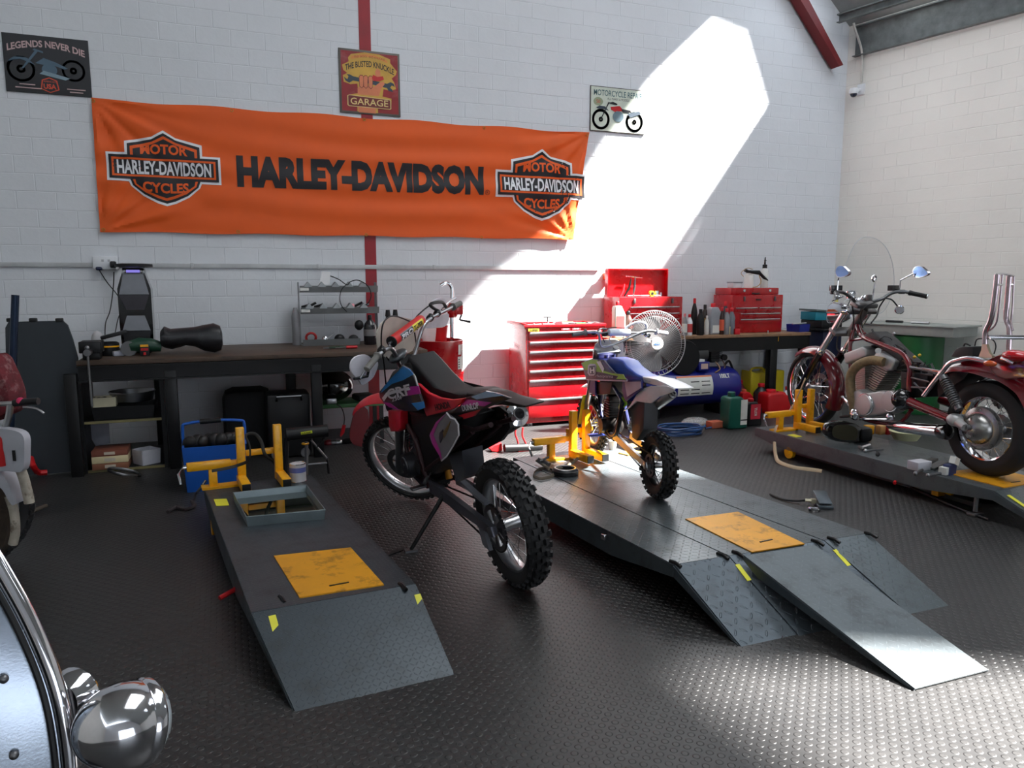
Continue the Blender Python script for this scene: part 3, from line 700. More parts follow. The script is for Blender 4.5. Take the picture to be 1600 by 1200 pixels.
    for s in (1, -1):
        sp = B.plate('side_panel', [(648, 597), (657, 617), (663, 635), (669, 650), (707, 640), (722, 630), (727, 622), (707, 624), (688, 621), (670, 613), (656, 600)], s*.115, .02, PB, bev=.005)
        sh = B.plate('radiator_shroud', [(630, 571), (640, 576), (648, 588), (656, 614), (664, 637), (654, 642), (634, 642), (604, 633), (595, 621), (594, 612), (612, 590)], s*.16, .016, GK, bev=.004)
        if s > 0:
            v = .1695
            B.plate('blue_flash', [(630, 572), (640, 577), (646, 585), (630, 594), (612, 600), (595, 614), (600, 604), (612, 590)], v, .002, CY, sh)
            B.plate('white_flash', [(597, 622), (604, 613), (640, 604), (637, 608), (606, 618), (600, 627)], v, .002, W_, sh)
            B.plate('magenta_flash', [(641, 604), (654, 603), (657, 615), (633, 619)], v, .002, MAG, sh)
            B.plate('magenta_wing', [(598, 628), (610, 630), (624, 641), (608, 636)], v, .002, MAG, sh)
            B.plate('blue_patch', [(643, 630), (662, 627), (664, 637), (653, 641)], v, .002, CY, sh)
            B.words(sh, 'CRF', (605, 617), (641, 608), (622, 603), .062, v+.002, W_, .02)
            B.words(sh, '230F', (612, 625), (629, 620), (620, 618), .022, v+.002, W_)
            B.words(sp, 'HONDA', (680, 637), (703, 632), (691, 628), .034, .127, mat('charcoal_lettering', (44, 20, 26), .5), .02)
        B.plate('radiator', [(612, 640), (632, 641), (632, 668), (628, 673), (616, 673), (613, 662)], s*.13, .05, PB, bev=.006)
        npn = B.plate('number_panel', [(681, 662), (690, 652), (698, 645), (709, 653), (716, 663), (717, 680), (708, 697), (698, 713), (690, 720), (686, 706), (676, 692), (672, 680)], s*.145, .012, GREY, bev=.003)
        if s > 0:
            B.rod('panel_edge', [(698, 645), (704, 653), (711, 655), (716, 663), (717, 680), (708, 697), (698, 713), (690, 720)], .004, W_, npn, v=.153)
            B.plate('magenta_edge', [(672, 678), (681, 660), (697, 646), (692, 652), (684, 662), (677, 680), (688, 706), (690, 718), (676, 694)], .153, .002, MAG, npn)
            B.plate('gold_numeral', [(692, 676), (704, 658), (700, 672), (694, 684)], .1525, .003, mat('gold_graphic', (120, 96, 50), .4), npn)
            B.plate('navy_numeral', [(687, 676), (692, 671), (693, 682), (688, 692), (686, 684)], .1525, .003, mat('navy_graphic', (36, 34, 60), .4), npn)
        fp = B.plate('rear_side_panel', [(727, 622), (742, 616), (760, 611), (776, 614), (799, 622), (777, 631), (762, 637), (727, 644), (706, 646), (722, 631)], s*.095, .014, GK, bev=.004)
        if s > 0:
            v = .1035
            B.plate('sky_flash', [(736, 620), (760, 611.5), (776, 614.5), (788, 618), (770, 620), (745, 624)], v, .002, mat('pale_blue_graphic', (150, 190, 225), .3, coat=.3), fp)
            B.plate('magenta_flash', [(722, 631), (730, 624), (768, 629), (757, 635), (742, 633), (722, 634)], v, .002, MAG, fp)
            B.words(fp, 'DUNLOP', (722, 638), (748, 633), (735, 629), .03, v+.002, W_, .01)
    B.plate('rear_fender', [(740, 612), (764, 609), (782, 613), (800, 621), (837, 630), (834, 633), (800, 629), (777, 630), (745, 622)], 0, .10, mat('black_fender', (26, 24, 26), .45), bev=.005)
    B.plate('subframe_cover', [(711, 651), (730, 645), (750, 640), (741, 650), (714, 658)], .08, .012, PB)
    B.plate('airbox', [(665, 640), (705, 640), (730, 640), (750, 646), (722, 700), (700, 735), (684, 722), (668, 690)], 0, .2, BLK, bev=.02)
    B.plate('tank', [(655, 562), (664, 560), (672, 590), (672, 616), (655, 640), (625, 640), (618, 605), (634, 575)], 0, .2, mat('tank_black', (24, 22, 24), .4), bev=.03)
    mb = MB(); tc = B.pt(660, 562, 0); mb.lathe([(.032, -.01), (.032, .02), (.024, .03)], tc, (0, 0, 1), 20); mb.build('tank_cap', GLOSSB, r)
    mb = MB(); mb.tube([(ex-.22, .07, .40), (ex-.26, .13, .345)], .012, 8); mb.box((ex-.26, .17, .335), (.05, .09, .012), bev=.003); mb.build('foot_peg', STEEL, r)
    # shock and linkage
    mb = MB(); mb.tube([(piv.x-.1, 0, .36), (piv.x-.02, 0, .72)], .02, 12)
    mb.tube([(piv.x-.09+.036*cos(a_*.9)+a_*.002, .036*sin(a_*.9), .42+a_*.0056) for a_ in range(48)], .006, 6); mb.build('rear_shock', mat('gold_spring', (180, 120, 30), .35, .5), r)
    B.plate('mud_flap', [(716, 705), (738, 700), (742, 740), (728, 748)], 0, .12, mat('grey_flap', (74, 76, 84), .5))
    # side stand
    foot = B.Ti @ P(642, 859, .012); top = B.pt(694, 772, .09); mb = MB(); mb.tube([top, foot], [.014, .011], 10); st = mb.build('side_stand', BLKS, r)
    mb = MB(); mb.m = 0; f2 = P(642, 860, .008); mb.box((0, 0, 0), (.07, .045, .012), T=B.Ti @ M.Translation(f2)); mb.build('stand_foot', STEEL, st)
    # front end, in the steered frame
    S = B.S; up = B.ax; fw = V((cos(B.rk), 0, sin(B.rk)))
    axl = V((L, 0, .33)); top = B.H+up*.08
    def F(mb, name, m, par=None): mb.bm.transform(S); return mb.build(name, m, par or r)
    FK = mat('fork_grey', (104, 106, 108), .35, .6)
    for s in (1, -1):
        off = V((0, s*.1, 0)); t0 = top+fw*.03+off; b0 = axl+off+V((.0, 0, 0))
        mb = MB(); mb.tube([b0-up*.03, b0+up*.32], .029, 16); lg = F(mb, 'fork_leg', FK)
        mb = MB(); mb.tube([b0+up*.30, t0+up*.02], .0225, 16); F(mb, 'fork_tube', ALU)
        mb = MB(); mb.box(b0+up*.16+fw*.03, (.012, .07, .34), (0, -B.rk, 0), bev=.005); F(mb, 'fork_guard', mat('red_guard', (190, 30, 46), .4)) if s < 0 else mb.bm.free()
    mb = MB()
    for q in (top, B.H-up*.14): mb.box(q+fw*.02, (.09, .25, .03), (0, -B.rk, 0), bev=.008)
    mb.cyl(B.H-up*.16, top, .028, n=16); F(mb, 'triple_clamp', ALU)
    # handlebar through the two grips as photographed
    gl, gl2, gr, gr2 = B.ptu(573, 577, .02), B.ptu(590, 556, .02), B.ptu(719, 474, .02), B.ptu(699, 484, .02)
    mid = top+up*.07+fw*.02
    kl, kr = B.ptu(612, 545, .02), B.ptu(664, 506, .02)
    bar = smooth([gl, gl2, kl, mid+V((0, .07, 0)), mid-V((0, .07, 0)), kr, gr2, gr], 6)
    mb = MB(); mb.tube(bar, .0125, 12); hb_ = F(mb, 'handlebar', ALU)
    for s in (1, -1):
        mb = MB(); mb.box(mid+V((0, s*.05, -.02)), (.045, .03, .06), (0, -B.rk, 0), bev=.006); F(mb, 'bar_clamp', STEEL, hb_)
    p0, p1 = B.ptu(612, 534, .03), B.ptu(659, 499, .03); mb = MB(); d = (p1-p0).normalized()
    mb.lathe([(.012, 0), (.03, .006), (.032, .02), (.032, (p1-p0).length-.02), (.03, (p1-p0).length-.006), (.012, (p1-p0).length)], p0, d, 20)
    pad = F(mb, 'crossbar_pad', mat('pad_red', (196, 30, 30), .45), hb_) if False else F(mb, 'crossbar_pad', mat('pad_red', (196, 30, 30), .45))
    mb = MB(); mb.tube([p0-d*.03, p1+d*.03], .009, 8); mb.tube([p0-d*.03, kl], .009, 8); mb.tube([p1+d*.03, kr], .009, 8); F(mb, 'crossbar', ALU, hb_)
    mb = MB(); mb.cyl(p0-d*.004, p0+d*.004, .034, n=20); F(mb, 'pad_end', BLK, pad)
    # two-tone label on the pad, wrapped on the side that faces the rider
    back_ = (-fw+up*.25).normalized(); side = d.cross(back_).normalized(); side = side if side.z > 0 else -side
    Lp = (p1-p0).length
    for (a0, a1, m_, nm) in ((.16, .56, GK, 'black_label'), (.56, .9, mat('yellow_label', (222, 200, 40), .4), 'yellow_label')):
        mb = MB(); g = []
        for i in range(9):
            th = -.75+1.5*i/8; dd = back_*cos(th)+side*sin(th); g.append([p0+d*(Lp*a0)+dd*.0328, p0+d*(Lp*a1)+dd*.0328])
        mb.sheet(g); F(mb, nm, m_, pad)
    for (a0, a1, m_, tx) in ((.18, .56, W_, 'PRO'), (.57, .88, GK, 'TAPER')):
        c0 = p0+d*(Lp*(a0+a1)/2)+back_*.0338; T_ = frame(c0, d, side); mb = MB(); text_bm(mb, tx, T_, .03, Lp*(a1-a0)*.92, .03, .001, warp=lambda x, y: (x, .0338*sin(y/.0338), .0338*cos(y/.0338)-.0338)); F(mb, 'lettering', m_, pad)
    GR = mat('grey_grip', (112, 110, 106), .7)
    for e0, e1 in ((gl, gl2), (gr, gr2)):
        dd = (e1-e0).normalized(); mb = MB(); mb.lathe([(.014, -.004), (.019, 0)]+[(.0175+.0012*(i % 2), .006+i*.006) for i in range(18)]+[(.026, .115), (.026, .122), (.014, .124)], e0, dd, 14); F(mb, 'grip', GR, hb_)
    # controls beside the grips
    for (q, e1) in ((B.ptu(596, 548, .03), gl2), (B.ptu(683, 490, .03), gr2), (B.ptu(672, 497, .03), gr2)):
        mb = MB(); mb.ell(q, (.026, .03, .024), 12, 8); mb.cyl(q+V((0, -.02, .01)), q+V((0, .02, .0)), .017, n=10); F(mb, 'control_perch', BLKS, hb_)
    for (q0, q1, q2) in (((594, 551), (576, 572), (562, 592)), ((690, 484), (700, 473), (712, 466))):
        mb = MB(); mb.tube(smooth([B.ptu(*q0, .05), B.ptu(*q1, .08), B.ptu(*q2, .08)], 4), [.006]*8+[.008], 8); F(mb, 'lever', ALU, hb_)
    mb = MB(); mb.tube(smooth([B.ptu(*q, .05) for q in ((686, 487), (672, 476), (690, 472), (697, 480))], 5), .011, 8); F(mb, 'throttle_housing', BLK, hb_)
    HG = mat('white_handguard', (226, 224, 232), .4)
    for pts in (((548, 566), (556, 557), (571, 554), (580, 560), (590, 566), (587, 580), (580, 592), (566, 601), (560, 594), (548, 580)),
                ((660, 512), (666, 502), (680, 496), (699, 489), (700, 500), (694, 510), (680, 512)), ((674, 473), (682, 467), (692, 466), (697, 472), (690, 476))):
        g = smooth([B.ptu(x, y, .10) for x, y in pts], 3, True); mb = MB(); mb.slab(g, fw*.008); F(mb, 'handguard', HG, hb_)
    mb = MB(); mb.tube([B.ptu(*q, .085) for q in ((577, 574), (574, 588), (553, 592))], .008, 8); F(mb, 'guard_stay', BLK, hb_)
    # front number plate and cables
    g = [B.ptu(x, y, .12) for x, y in ((590, 552), (588, 520), (594, 506), (604, 497), (622, 494), (640, 498), (652, 504), (652, 530), (644, 548), (628, 556), (606, 560))]
    mb = MB(); mb.slab(g, fw*.006); F(mb, 'number_plate', mat('milky_plate', (206, 200, 190), .35))
    for pts in (((640, 502), (618, 494), (604, 498), (597, 512), (596, 540), (600, 570), (603, 600)), ((652, 515), (648, 500), (660, 486), (676, 474)), ((618, 552), (612, 566), (604, 558)), ((648, 520), (650, 545), (640, 560))):
        mb = MB(); mb.tube(smooth([B.ptu(x, y, .06) for x, y in pts], 5), .0045, 6); F(mb, 'control_cable', CABLE)
    # front mudguard
    fz = B.H-up*.13
    cpts = [(-.16, .02), (.02, .09), (.2, .11), (.34, .07), (.43, .0)]; mb = MB(); g = []
    for (x, z), w in zip(cpts, (.045, .075, .07, .06, .035)):
        c0 = V((fz.x+x+.07, 0, fz.z+z-.02)); g.append([c0+V((0, w*k, -.035*(k*k))) for k in (-1, -.6, 0, .6, 1)])
    gg = [[V(p) for p in row] for row in g]; mb.sheet(gg); mb.bm.transform(S); mb.build('front_mudguard', PB, r, thick=.004, sub=2)
    mb = MB(); mb.box(B.H-up*.1+fw*.05, (.05, .12, .09), (0, -B.rk, 0), bev=.01); F(mb, 'head_shroud', BLK)
    # small speedo under the bar
    mb = MB(); c0 = B.ptu(622, 556, .03); mb.ell(c0, (.05, .075, .03), 16, 10); F(mb, 'top_yoke_cover', mat('smoke_cover', (70, 74, 78), .35, .4))
    # spring on the tail
    a, b = B.pt(745, 604, -.02), B.pt(805, 612, -.02)
    return B
CRF = build_crf()
# ================================================================ the small blue motocross bike on the centre lift
def build_husq():
    B = Bike('motocross_bike', 'small blue, white and lime motocross bike held in the yellow wheel clamp', 'motocross bike',
             P(1027, 778, LZ), P(926, 707, LZ), LZ+.001, 0, .204, .222, steer=R_(9), rake=25, headz=.60)
    r = B.root; L = B.L
    NB = mat('navy_panel', (30, 34, 110), .5); LM = mat('lime_graphic', (150, 205, 40), .5); DK = mat('dark_navy_graphic', (34, 36, 66), .5)
    SB = mat('blue_seat', (50, 90, 190), .42, bump=.0003, bs=150); W_ = mat('bright_white_plastic', (235, 236, 240), .35, coat=.2); LG = mat('light_grey_panel', (190, 184, 200), .4); EN = mat('dark_engine', (44, 40, 38), .4, .6)
    wheel(r, (0, 0, .204), (0, 1, 0), .204, .085, .128, 'rear_wheel', nk=26, hubr=.035, hubw=.09, spokes=24, sprocket=(.07, .055), rimm=BLKS)
    wheel(r, (L, 0, .222), (0, 1, 0), .222, .065, .158, 'front_wheel', nk=30, hubr=.03, hubw=.075, spokes=24, disc=.08, discside=1, xf=B.S, rimm=mat('gold_rim', (190, 150, 70), .35, .9))
    def mid(x, y, v=0): q = B.pt(x, y, v); return V((q.x, v, q.z))
    piv = mid(973, 680, .0)
    for s in (1, -1):
        mb = MB(); a, b = V((0, s*.07, .204)), V((piv.x, s*.06, piv.z)); d = (b-a).normalized(); up = V((0, 1, 0)).cross(d); up = up if up.z > 0 else -up
        mb.slab([a-up*.018-d*.03, a+up*.018-d*.03, b+up*.024, b-up*.024], (0, .022, 0)); mb.box(a+V((0, s*.012, 0)), (.05, .012, .04), (0, .4, 0), bev=.004); mb.build('swingarm', ALU, r)
    mb = MB(); chain(mb, loop2((0, .055, .204), .072, (piv.x-.02, 0, piv.z+.01), .025, .055), step=.016); mb.build('drive_chain', BLKS, r)
    fr = MB()
    for s in (1, -1):
        fr.tube([B.H-B.ax*.06+V((-.02, s*.02, 0)), mid(955, 598, s*.06), mid(975, 630, s*.07), V((piv.x, s*.06, piv.z))], .014, 8)
        fr.tube([B.H-B.ax*.12+V((0, s*.015, 0)), mid(938, 640, s*.04), mid(945, 676, s*.05), V((piv.x, s*.06, piv.z-.03))], .012, 8)
        fr.tube([mid(975, 600, s*.05), mid(1010, 606, s*.045), mid(1035, 608, s*.04)], .009, 8)
    fr.build('frame', mat('blue_frame', (22, 28, 70), .4, .3), r)
    e = MB(); c = mid(957, 664, 0); e.ell(c, (.11, .075, .07), 18, 10); e.cyl(c+V((0, 0, 0)), c+V((0, .09, 0)), .055, .05, 22)
    c2 = mid(958, 640, 0)
    for i in range(7): e.box(c2+V((0, 0, -.04+i*.018)), (.10, .10, .006))
    e.box(c2, (.08, .08, .13), bev=.01); e.box(c2+V((0, 0, .08)), (.09, .085, .05), bev=.012); e.build('engine', EN, r)
    B.rod('exhaust_header', [(968, 616, .03), (972, 628, .07), (969, 652, .08), (964, 676, .07), (956, 680, .05), (950, 670, .04), (946, 655, .03), (947, 632, .02), (955, 622, .0)], .016, mat('burnt_black_pipe', (34, 30, 32), .4, .6), n=10, sm=4)
    a, b = B.pt(1051, 616, -.06), B.pt(1018, 640, -.05); dm = (b-a).normalized(); mb = MB(); mb.lathe([(.022, 0), (.026, .01), (.028, .04), (.028, .22), (.018, .26)], a, dm, 24); mu = mb.build('muffler', mat('satin_silencer', (190, 188, 184), .35, .7), r)
    mb = MB(); mb.lathe([(.027, .006), (.026, -.006), (.016, -.01), (.013, -.02), (.010, -.02), (.010, .02)], a, dm, 20, cap=False); mb.build('end_cap', STEEL, mu)
    B.plate('seat', [(958, 562), (966, 558), (977, 560), (985, 563), (993, 573), (1008, 584), (1027, 591), (1040, 595), (1030, 600), (1005, 596), (979, 593), (962, 584), (950, 570)], 0, .12, SB, bev=.012)
    B.plate('rear_fender', [(1018, 588), (1040, 592), (1056, 599), (1070, 606.5), (1059, 607), (1040, 602), (1020, 597)], 0, .12, W_, bev=.004)
    for s in (1, -1):
        sh = B.plate('radiator_shroud', [(909, 567), (925, 561), (944, 562), (950, 570), (962, 583), (979, 592), (980, 595), (917, 593), (912, 574)], s*.11, .014, DK, bev=.003)
        if s > 0:
            v = .1185
            B.plate('lime_flash', [(909, 567), (924, 561.5), (934, 563), (940, 578), (955, 583), (974, 585), (978, 593), (963, 592), (966, 588), (940, 582), (914, 578)], v, .002, LM, sh)
            B.plate('white_edge', [(916, 592), (980, 594.5), (980, 596.5), (917, 594)], v, .003, LG, sh)
            B.plate('emblem_shield', [(919, 571), (922, 568.5), (930, 568.5), (932, 572), (931, 583), (928, 587), (921, 587), (918, 583)], v+.002, .002, LG, sh)
            B.plate('emblem_field', [(921, 572), (929.5, 571), (929.5, 582.5), (927, 585), (922, 585), (920.5, 582)], v+.0035, .0015, DK, sh)
            B.words(sh, 'H', (922, 579), (929, 578), (925.5, 570), .040, v+.0055, W_, .03, 'emblem_letter')
            B.words(sh, 'Husqvarna', (931, 587.5), (958, 589), (945, 580), .026, v+.003, mat('pale_lettering', (190, 190, 205), .4), .0)
            B.plate('white_flash', [(932, 565), (938, 564), (944, 576), (942, 582)], v+.001, .002, W_, sh)
            B.plate('tank_patch', [(940, 564), (950, 570), (955, 580), (944, 574)], v, .002, NB, sh)
        B.plate('lower_shroud', [(918, 594), (931, 595), (931, 614), (933, 619), (926, 616), (920, 609)], s*.09, .012, NB)
        sp = B.plate('side_panel', [(974, 594), (1003, 594), (1004, 608), (978, 627), (973, 610)], s*.075, .012, NB, bev=.002)
        if s > 0: B.plate('number_field', [(976, 597), (1001, 596), (1002, 606), (980, 620)], .082, .003, LG, sp)
        B.plate('rear_side_panel', [(985, 634), (995, 617), (1006, 607), (1018, 603), (1043, 603), (1055, 608), (1050, 613), (1030, 620), (1018, 630), (1008, 629), (996, 627), (984, 637), (970, 645)], s*.06, .01, W_, bev=.002)
        B.plate('lime_corner', [(972, 620), (978, 627), (980, 632), (968, 644), (967, 636)], s*.067, .006, LM)
    B.plate('radiator', [(931, 596), (970, 596), (966, 615), (934, 617)], .02, .12, mat('radiator_core', (66, 56, 48), .5, .5), bev=.004)
    B.plate('tank', [(926, 563), (944, 559), (960, 562), (966, 580), (960, 592), (930, 590)], 0, .15, NB, bev=.02)
    B.plate('mud_flap', [(993, 627), (1018, 628), (1016, 671), (1005, 688), (998, 683), (996, 650)], 0, .09, mat('dark_grey_flap', (52, 52, 56), .5), bev=.002)
    mb = MB(); q = mid(1000, 640); mb.tube([q+V((0, 0, .05)), mid(985, 670)], .018, 10); mb.tube([mid(1000, 634).lerp(mid(985, 668), i/40)+V((.026*cos(i*.9), .026*sin(i*.9), 0)) for i in range(41)], .004, 6); mb.build('rear_shock', mat('white_spring', (220, 220, 220), .4), r)
    mb = MB(); q = mid(948, 679); mb.box(q+V((0, .1, 0)), (.05, .08, .012), bev=.002); mb.tube([q, q+V((0, .08, 0))], .008, 8); mb.build('foot_peg', mat('blue_peg', (40, 60, 150), .4, .4), r)
    S = B.S; up = B.ax; fw = V((cos(B.rk), 0, sin(B.rk))); axl = V((L, 0, .222)); m0 = B.ptu(958, 538, .02); top = V((m0.x, 0, m0.z))-up*.05-fw*.02
    def F(mb, name, m, par=None): mb.bm.transform(S); return mb.build(name, m, par or r)
    for s in (1, -1):
        off = V((0, s*.075, 0)); b0 = axl+off; t0 = top+fw*.025+off; mb = MB(); mb.tube([b0-up*.02, b0+up*.2], .02, 12); F(mb, 'fork_leg', ALU)
        mb = MB(); mb.tube([b0+up*.2, t0+up*.02], .023, 12); F(mb, 'fork_tube', ALU)
        mb = MB(); mb.box(b0+up*.13+fw*.026+V((0, s*.012, 0)), (.012, .05, .26), (0, -B.rk, 0), bev=.004); F(mb, 'fork_guard', mat('acid_yellow_guard', (215, 220, 50), .4))
    mb = MB()
    for q in (top, B.H-up*.1): mb.box(q+fw*.015, (.07, .19, .025), (0, -B.rk, 0), bev=.006)
    mb.cyl(B.H-up*.12, top, .02, n=12); F(mb, 'triple_clamp', ALU)
    gl, gl2, gr, gr2 = B.ptu(895, 523, .02), B.ptu(919, 519, .02), B.ptu(1042, 521, .02), B.ptu(1018, 517, .02)
    kl, kr = B.ptu(935, 521, .02), B.ptu(1000, 520, .02); m_ = top+up*.05+fw*.02
    mb = MB(); mb.tube(smooth([gl, gl2, kl, m_+V((0, .05, 0)), m_-V((0, .05, 0)), kr, gr2, gr], 5), .010, 10); hb = F(mb, 'handlebar', ALU)
    p0, p1 = B.ptu(950, 519, .03), B.ptu(984, 519.5, .03); d = (p1-p0).normalized(); ln = (p1-p0).length; mb = MB(); mb.lathe([(.01, 0), (.024, .005), (.026, ln*.1), (.026, ln*.9), (.024, ln-.005), (.01, ln)], p0, d, 18); F(mb, 'crossbar_pad', mat('pale_pad', (226, 230, 240), .4))
    mb = MB(); mb.tube([kl, p0, p1, kr], .007, 8); F(mb, 'crossbar', ALU, hb)
    for e0, e1, gm in ((gl, gl2, mat('grey_rubber_grip', (112, 112, 116), .7)), (gr, gr2, mat('pale_grip', (205, 205, 205), .6))):
        dd = (e1-e0).normalized(); mb = MB(); mb.lathe([(.012, -.004), (.016, 0)]+[(.0145+.001*(i % 2), .006+i*.006) for i in range(14)]+[(.024, .095), (.024, .102), (.012, .104)], e0, dd, 14); F(mb, 'grip', gm, hb)
    for pts in (((1004, 519), (1010, 512), (1008, 505), (998, 503), (988, 506), (976, 513)), ((930, 521), (938, 514), (948, 514))):
        mb = MB(); mb.tube(smooth([B.ptu(x, y, .05) for x, y in pts], 4), .009 if len(pts) > 4 else .006, 8); F(mb, 'lever', W_ if len(pts) > 4 else ALU, hb)
    for q in ((928, 520), (1006, 521), (1012, 524), (945, 522)):
        mb = MB(); mb.ell(B.ptu(*q, .03), (.018, .024, .018), 12, 8); F(mb, 'control_perch', BLKS if q[0] < 1000 else ALU, hb)
    g = [B.ptu(x, y, .10) for x, y in ((926, 553), (930, 538), (938, 531), (960, 530), (972, 534), (978, 548), (975, 561), (950, 566), (932, 565))]; mb = MB(); mb.slab(g, fw*.006); F(mb, 'number_plate', mat('cream_plate', (232, 226, 205), .4))
    for pts in (((945, 535), (940, 520), (955, 512), (975, 513)), ((960, 545), (952, 530), (960, 521)), ((975, 550), (978, 532), (1000, 522))):
        mb = MB(); mb.tube(smooth([B.ptu(x, y, .05) for x, y in pts], 5), .0035, 6); F(mb, 'control_cable', W_ if pts[0][0] == 960 else CABLE)
    fz = B.H-up*.10; g = []
    for (x, z), w in zip(((-.1, -.02), (.03, .03), (.16, .03), (.28, -.02)), (.035, .055, .05, .02)):
        c0 = V((fz.x+x+.05, 0, fz.z+z)); g.append([c0+V((0, w*k, -.02*k*k)) for k in (-1, -.5, 0, .5, 1)])
    mb = MB(); mb.sheet(g); mb.bm.transform(S); mb.build('front_mudguard', W_, r, thick=.003, sub=2)
    return B
HUSQ = build_husq()
# ================================================================ the dark red cruiser on the right lift
def build_cruiser():
    B = Bike('cruiser_motorcycle', 'dark red and chrome V-twin cruiser with clear windscreen, tank and seat removed', 'motorcycle',
             P(1541, 742, LZ), P(1267, 663, LZ), LZ+.001, 0, .322, .34, steer=R_(0), rake=33, headz=.80)
    r = B.root; L = B.L; MR = mat('maroon_paint', (112, 12, 26), .16, coat=.7); SILV = mat('silver_engine_cover', (176, 176, 176), .46, .45, .05); FIN = mat('fin_grey', (176, 172, 164), .4, .6)
    def mid(x, y, v=0): q = B.pt(x, y, v); return V((q.x, v, q.z))
    RBC = mat('road_tyre_rubber', (24, 24, 25), .6, 0, .2)
    wheel(r, (0, 0, .322), (0, 1, 0), .322, .15, .21, 'rear_wheel', knob=False, hubr=.09, hubw=.2, spokes=40, rimw=.06, rimm=CHROME)
    wheel(r, (L, 0, .34), (0, 1, 0), .34, .10, .285, 'front_wheel', knob=False, hubr=.045, hubw=.12, spokes=40, disc=.13, discside=-1, rimm=CHROME)
    c = V((0, .07, .322)); mb = MB(); mb.lathe([(.145, -.02), (.15, .0), (.145, .02), (.12, .03), (.105, .03), (.10, .055), (.07, .085), (.03, .1), (.001, .102)], c, (0, 1, 0), 40); dr = mb.build('final_drive_hub', mat('polished_hub', (160, 158, 156), .28, .9), r)
    mb = MB(); a = B.pt(1508, 668, .2); mb.cyl((a.x, .12, a.z), (a.x, .2, a.z), .02, .018, 16); mb.build('axle_nut', STEEL, dr)
    # swing arm and drive
    a, b = mid(1419, 627, .15), mid(1486, 655, .17); mb = MB(); mb.tube([a, b], [.036, .03], 16); mb.tube([a+V((0, -.3, 0)), b+V((0, -.32, 0))], [.036, .03], 16); mb.build('swingarm', MR, r)
    q = B.pt(1492, 656, .18); mb = MB(); mb.ell(q, (.055, .05, .045), 16, 10); q2 = B.pt(1508, 668, .2); mb.tube([q, q2], [.035, .026], 14); mb.build('drive_housing', SILV, r)
    B.rod('frame', [(1338, 505, .0), (1344, 522, .05), (1353, 529, .09), (1384, 541, .11), (1410, 553, .12), (1421, 572, .13), (1420, 600, .13), (1421, 622, .13)], .019, MR, n=12, sm=5)
    B.rod('frame_rail', [(1338, 505, -.0), (1350, 522, -.05), (1384, 541, -.11), (1410, 553, -.12), (1421, 572, -.13), (1420, 600, -.13)], .019, MR, n=12, sm=5)
    B.rod('down_tube', [(1336, 507, .02), (1329, 535, .07), (1329, 573, .09), (1334, 610, .1), (1340, 650, .1), (1400, 662, .1), (1424, 640, .12)], .016, MR, n=10, sm=4)
    B.rod('down_tube', [(1336, 507, -.02), (1329, 535, -.07), (1329, 573, -.09), (1334, 610, -.1), (1340, 650, -.1), (1400, 662, -.1)], .016, MR, n=10, sm=4)
    B.rod('brace', [(1329, 532, .07), (1353, 528, .09)], .012, MR)
    B.rod('seat_rail', [(1420, 573, .13), (1471, 582, .15)], .014, CHROME); B.rod('seat_rail', [(1420, 573, -.13), (1471, 582, -.15)], .014, BLKS)
    B.rod('fender_strut', [(1443, 618, .16), (1472, 580, .16)], .017, CHROME, n=12)
    # rear mudguard: arched strip with a chrome rail
    def arch(name, pts, w, m, thick=.004, drop=.5, v0=0):
        g = []
        ps = smooth([mid(x, y, 0) for x, y in pts], 4)
        for i, p in enumerate(ps):
            d = (ps[min(i+1, len(ps)-1)]-ps[max(i-1, 0)]).normalized(); n_ = V((0, 1, 0)).cross(d); n_ = n_ if n_.z > 0 else -n_
            g.append([p+V((0, w*sin(k), 0))+n_*(w*drop*(cos(k)-1)) for k in [(-1.35+2.7*j/10) for j in range(11)]])
        mb = MB(); mb.sheet(g); return mb.build(name, m, r, thick=thick)
    arch('rear_fender', [(1462, 592), (1478, 574), (1500, 563), (1530, 562), (1560, 569), (1590, 578), (1622, 600), (1640, 630)], .115, MR, drop=.9)
    B.rod('fender_rail', [(1471, 583, .16), (1482, 569, .165), (1497, 563, .165), (1517, 560, .165), (1545, 566, .165)], .017, CHROME, n=12, sm=5)
    B.plate('rear_side_panel', [(1547, 560), (1556, 556), (1572, 551), (1600, 556), (1630, 570), (1620, 592), (1600, 592), (1574, 594), (1558, 588), (1548, 576)], .10, .03, MR, bev=.012)
    mb = MB(); q = B.pt(1588, 556, .10); mb.ell(q, (.09, .07, .04), 20, 10); tl = mb.build('tail_light', mat('red_lens', (190, 10, 24), .15, coat=.6), r)
    B.rod('tail_light_trim', [(1566, 560, .14), (1575, 563, .15), (1585, 568, .15)], .014, CHROME, n=10, sm=3)
    q = B.pt(1547, 568, .17); mb = MB(); mb.ell(q, (.05, .022, .02), 14, 8); mb.build('turn_signal', mat('amber_lens', (200, 80, 20), .2, coat=.5), r)
    # shock absorber with coils
    for s in (1, -1):
        a, b = B.pt(1473, 588, .17), B.pt(1499, 640, .18)
        if s < 0: a.y, b.y = -a.y, -b.y
        mb = MB(); mb.tube([a, b], .014, 10); mb.tube([a, a.lerp(b, .12)], .03, 12); mb.tube([a.lerp(b, .88), b], .026, 12); u_ = (b-a).normalized(); x_ = u_.orthogonal().normalized(); y_ = u_.cross(x_)
        mb.tube([a.lerp(b, .1+.8*i/130)+(x_*cos(i*.62)+y_*sin(i*.62))*.031 for i in range(131)], .0065, 6); mb.build('shock_absorber', STEEL, r)
    # engine: crankcase, two finned cylinders, covers, wrapped pipe
    e = MB(); g = B.out([(1340, 613), (1353, 608), (1363, 614), (1387, 610), (1405, 612), (1411, 632), (1400, 645), (1370, 651), (1353, 650), (1342, 641)], .12); e.slab(g, (0, .16, 0))
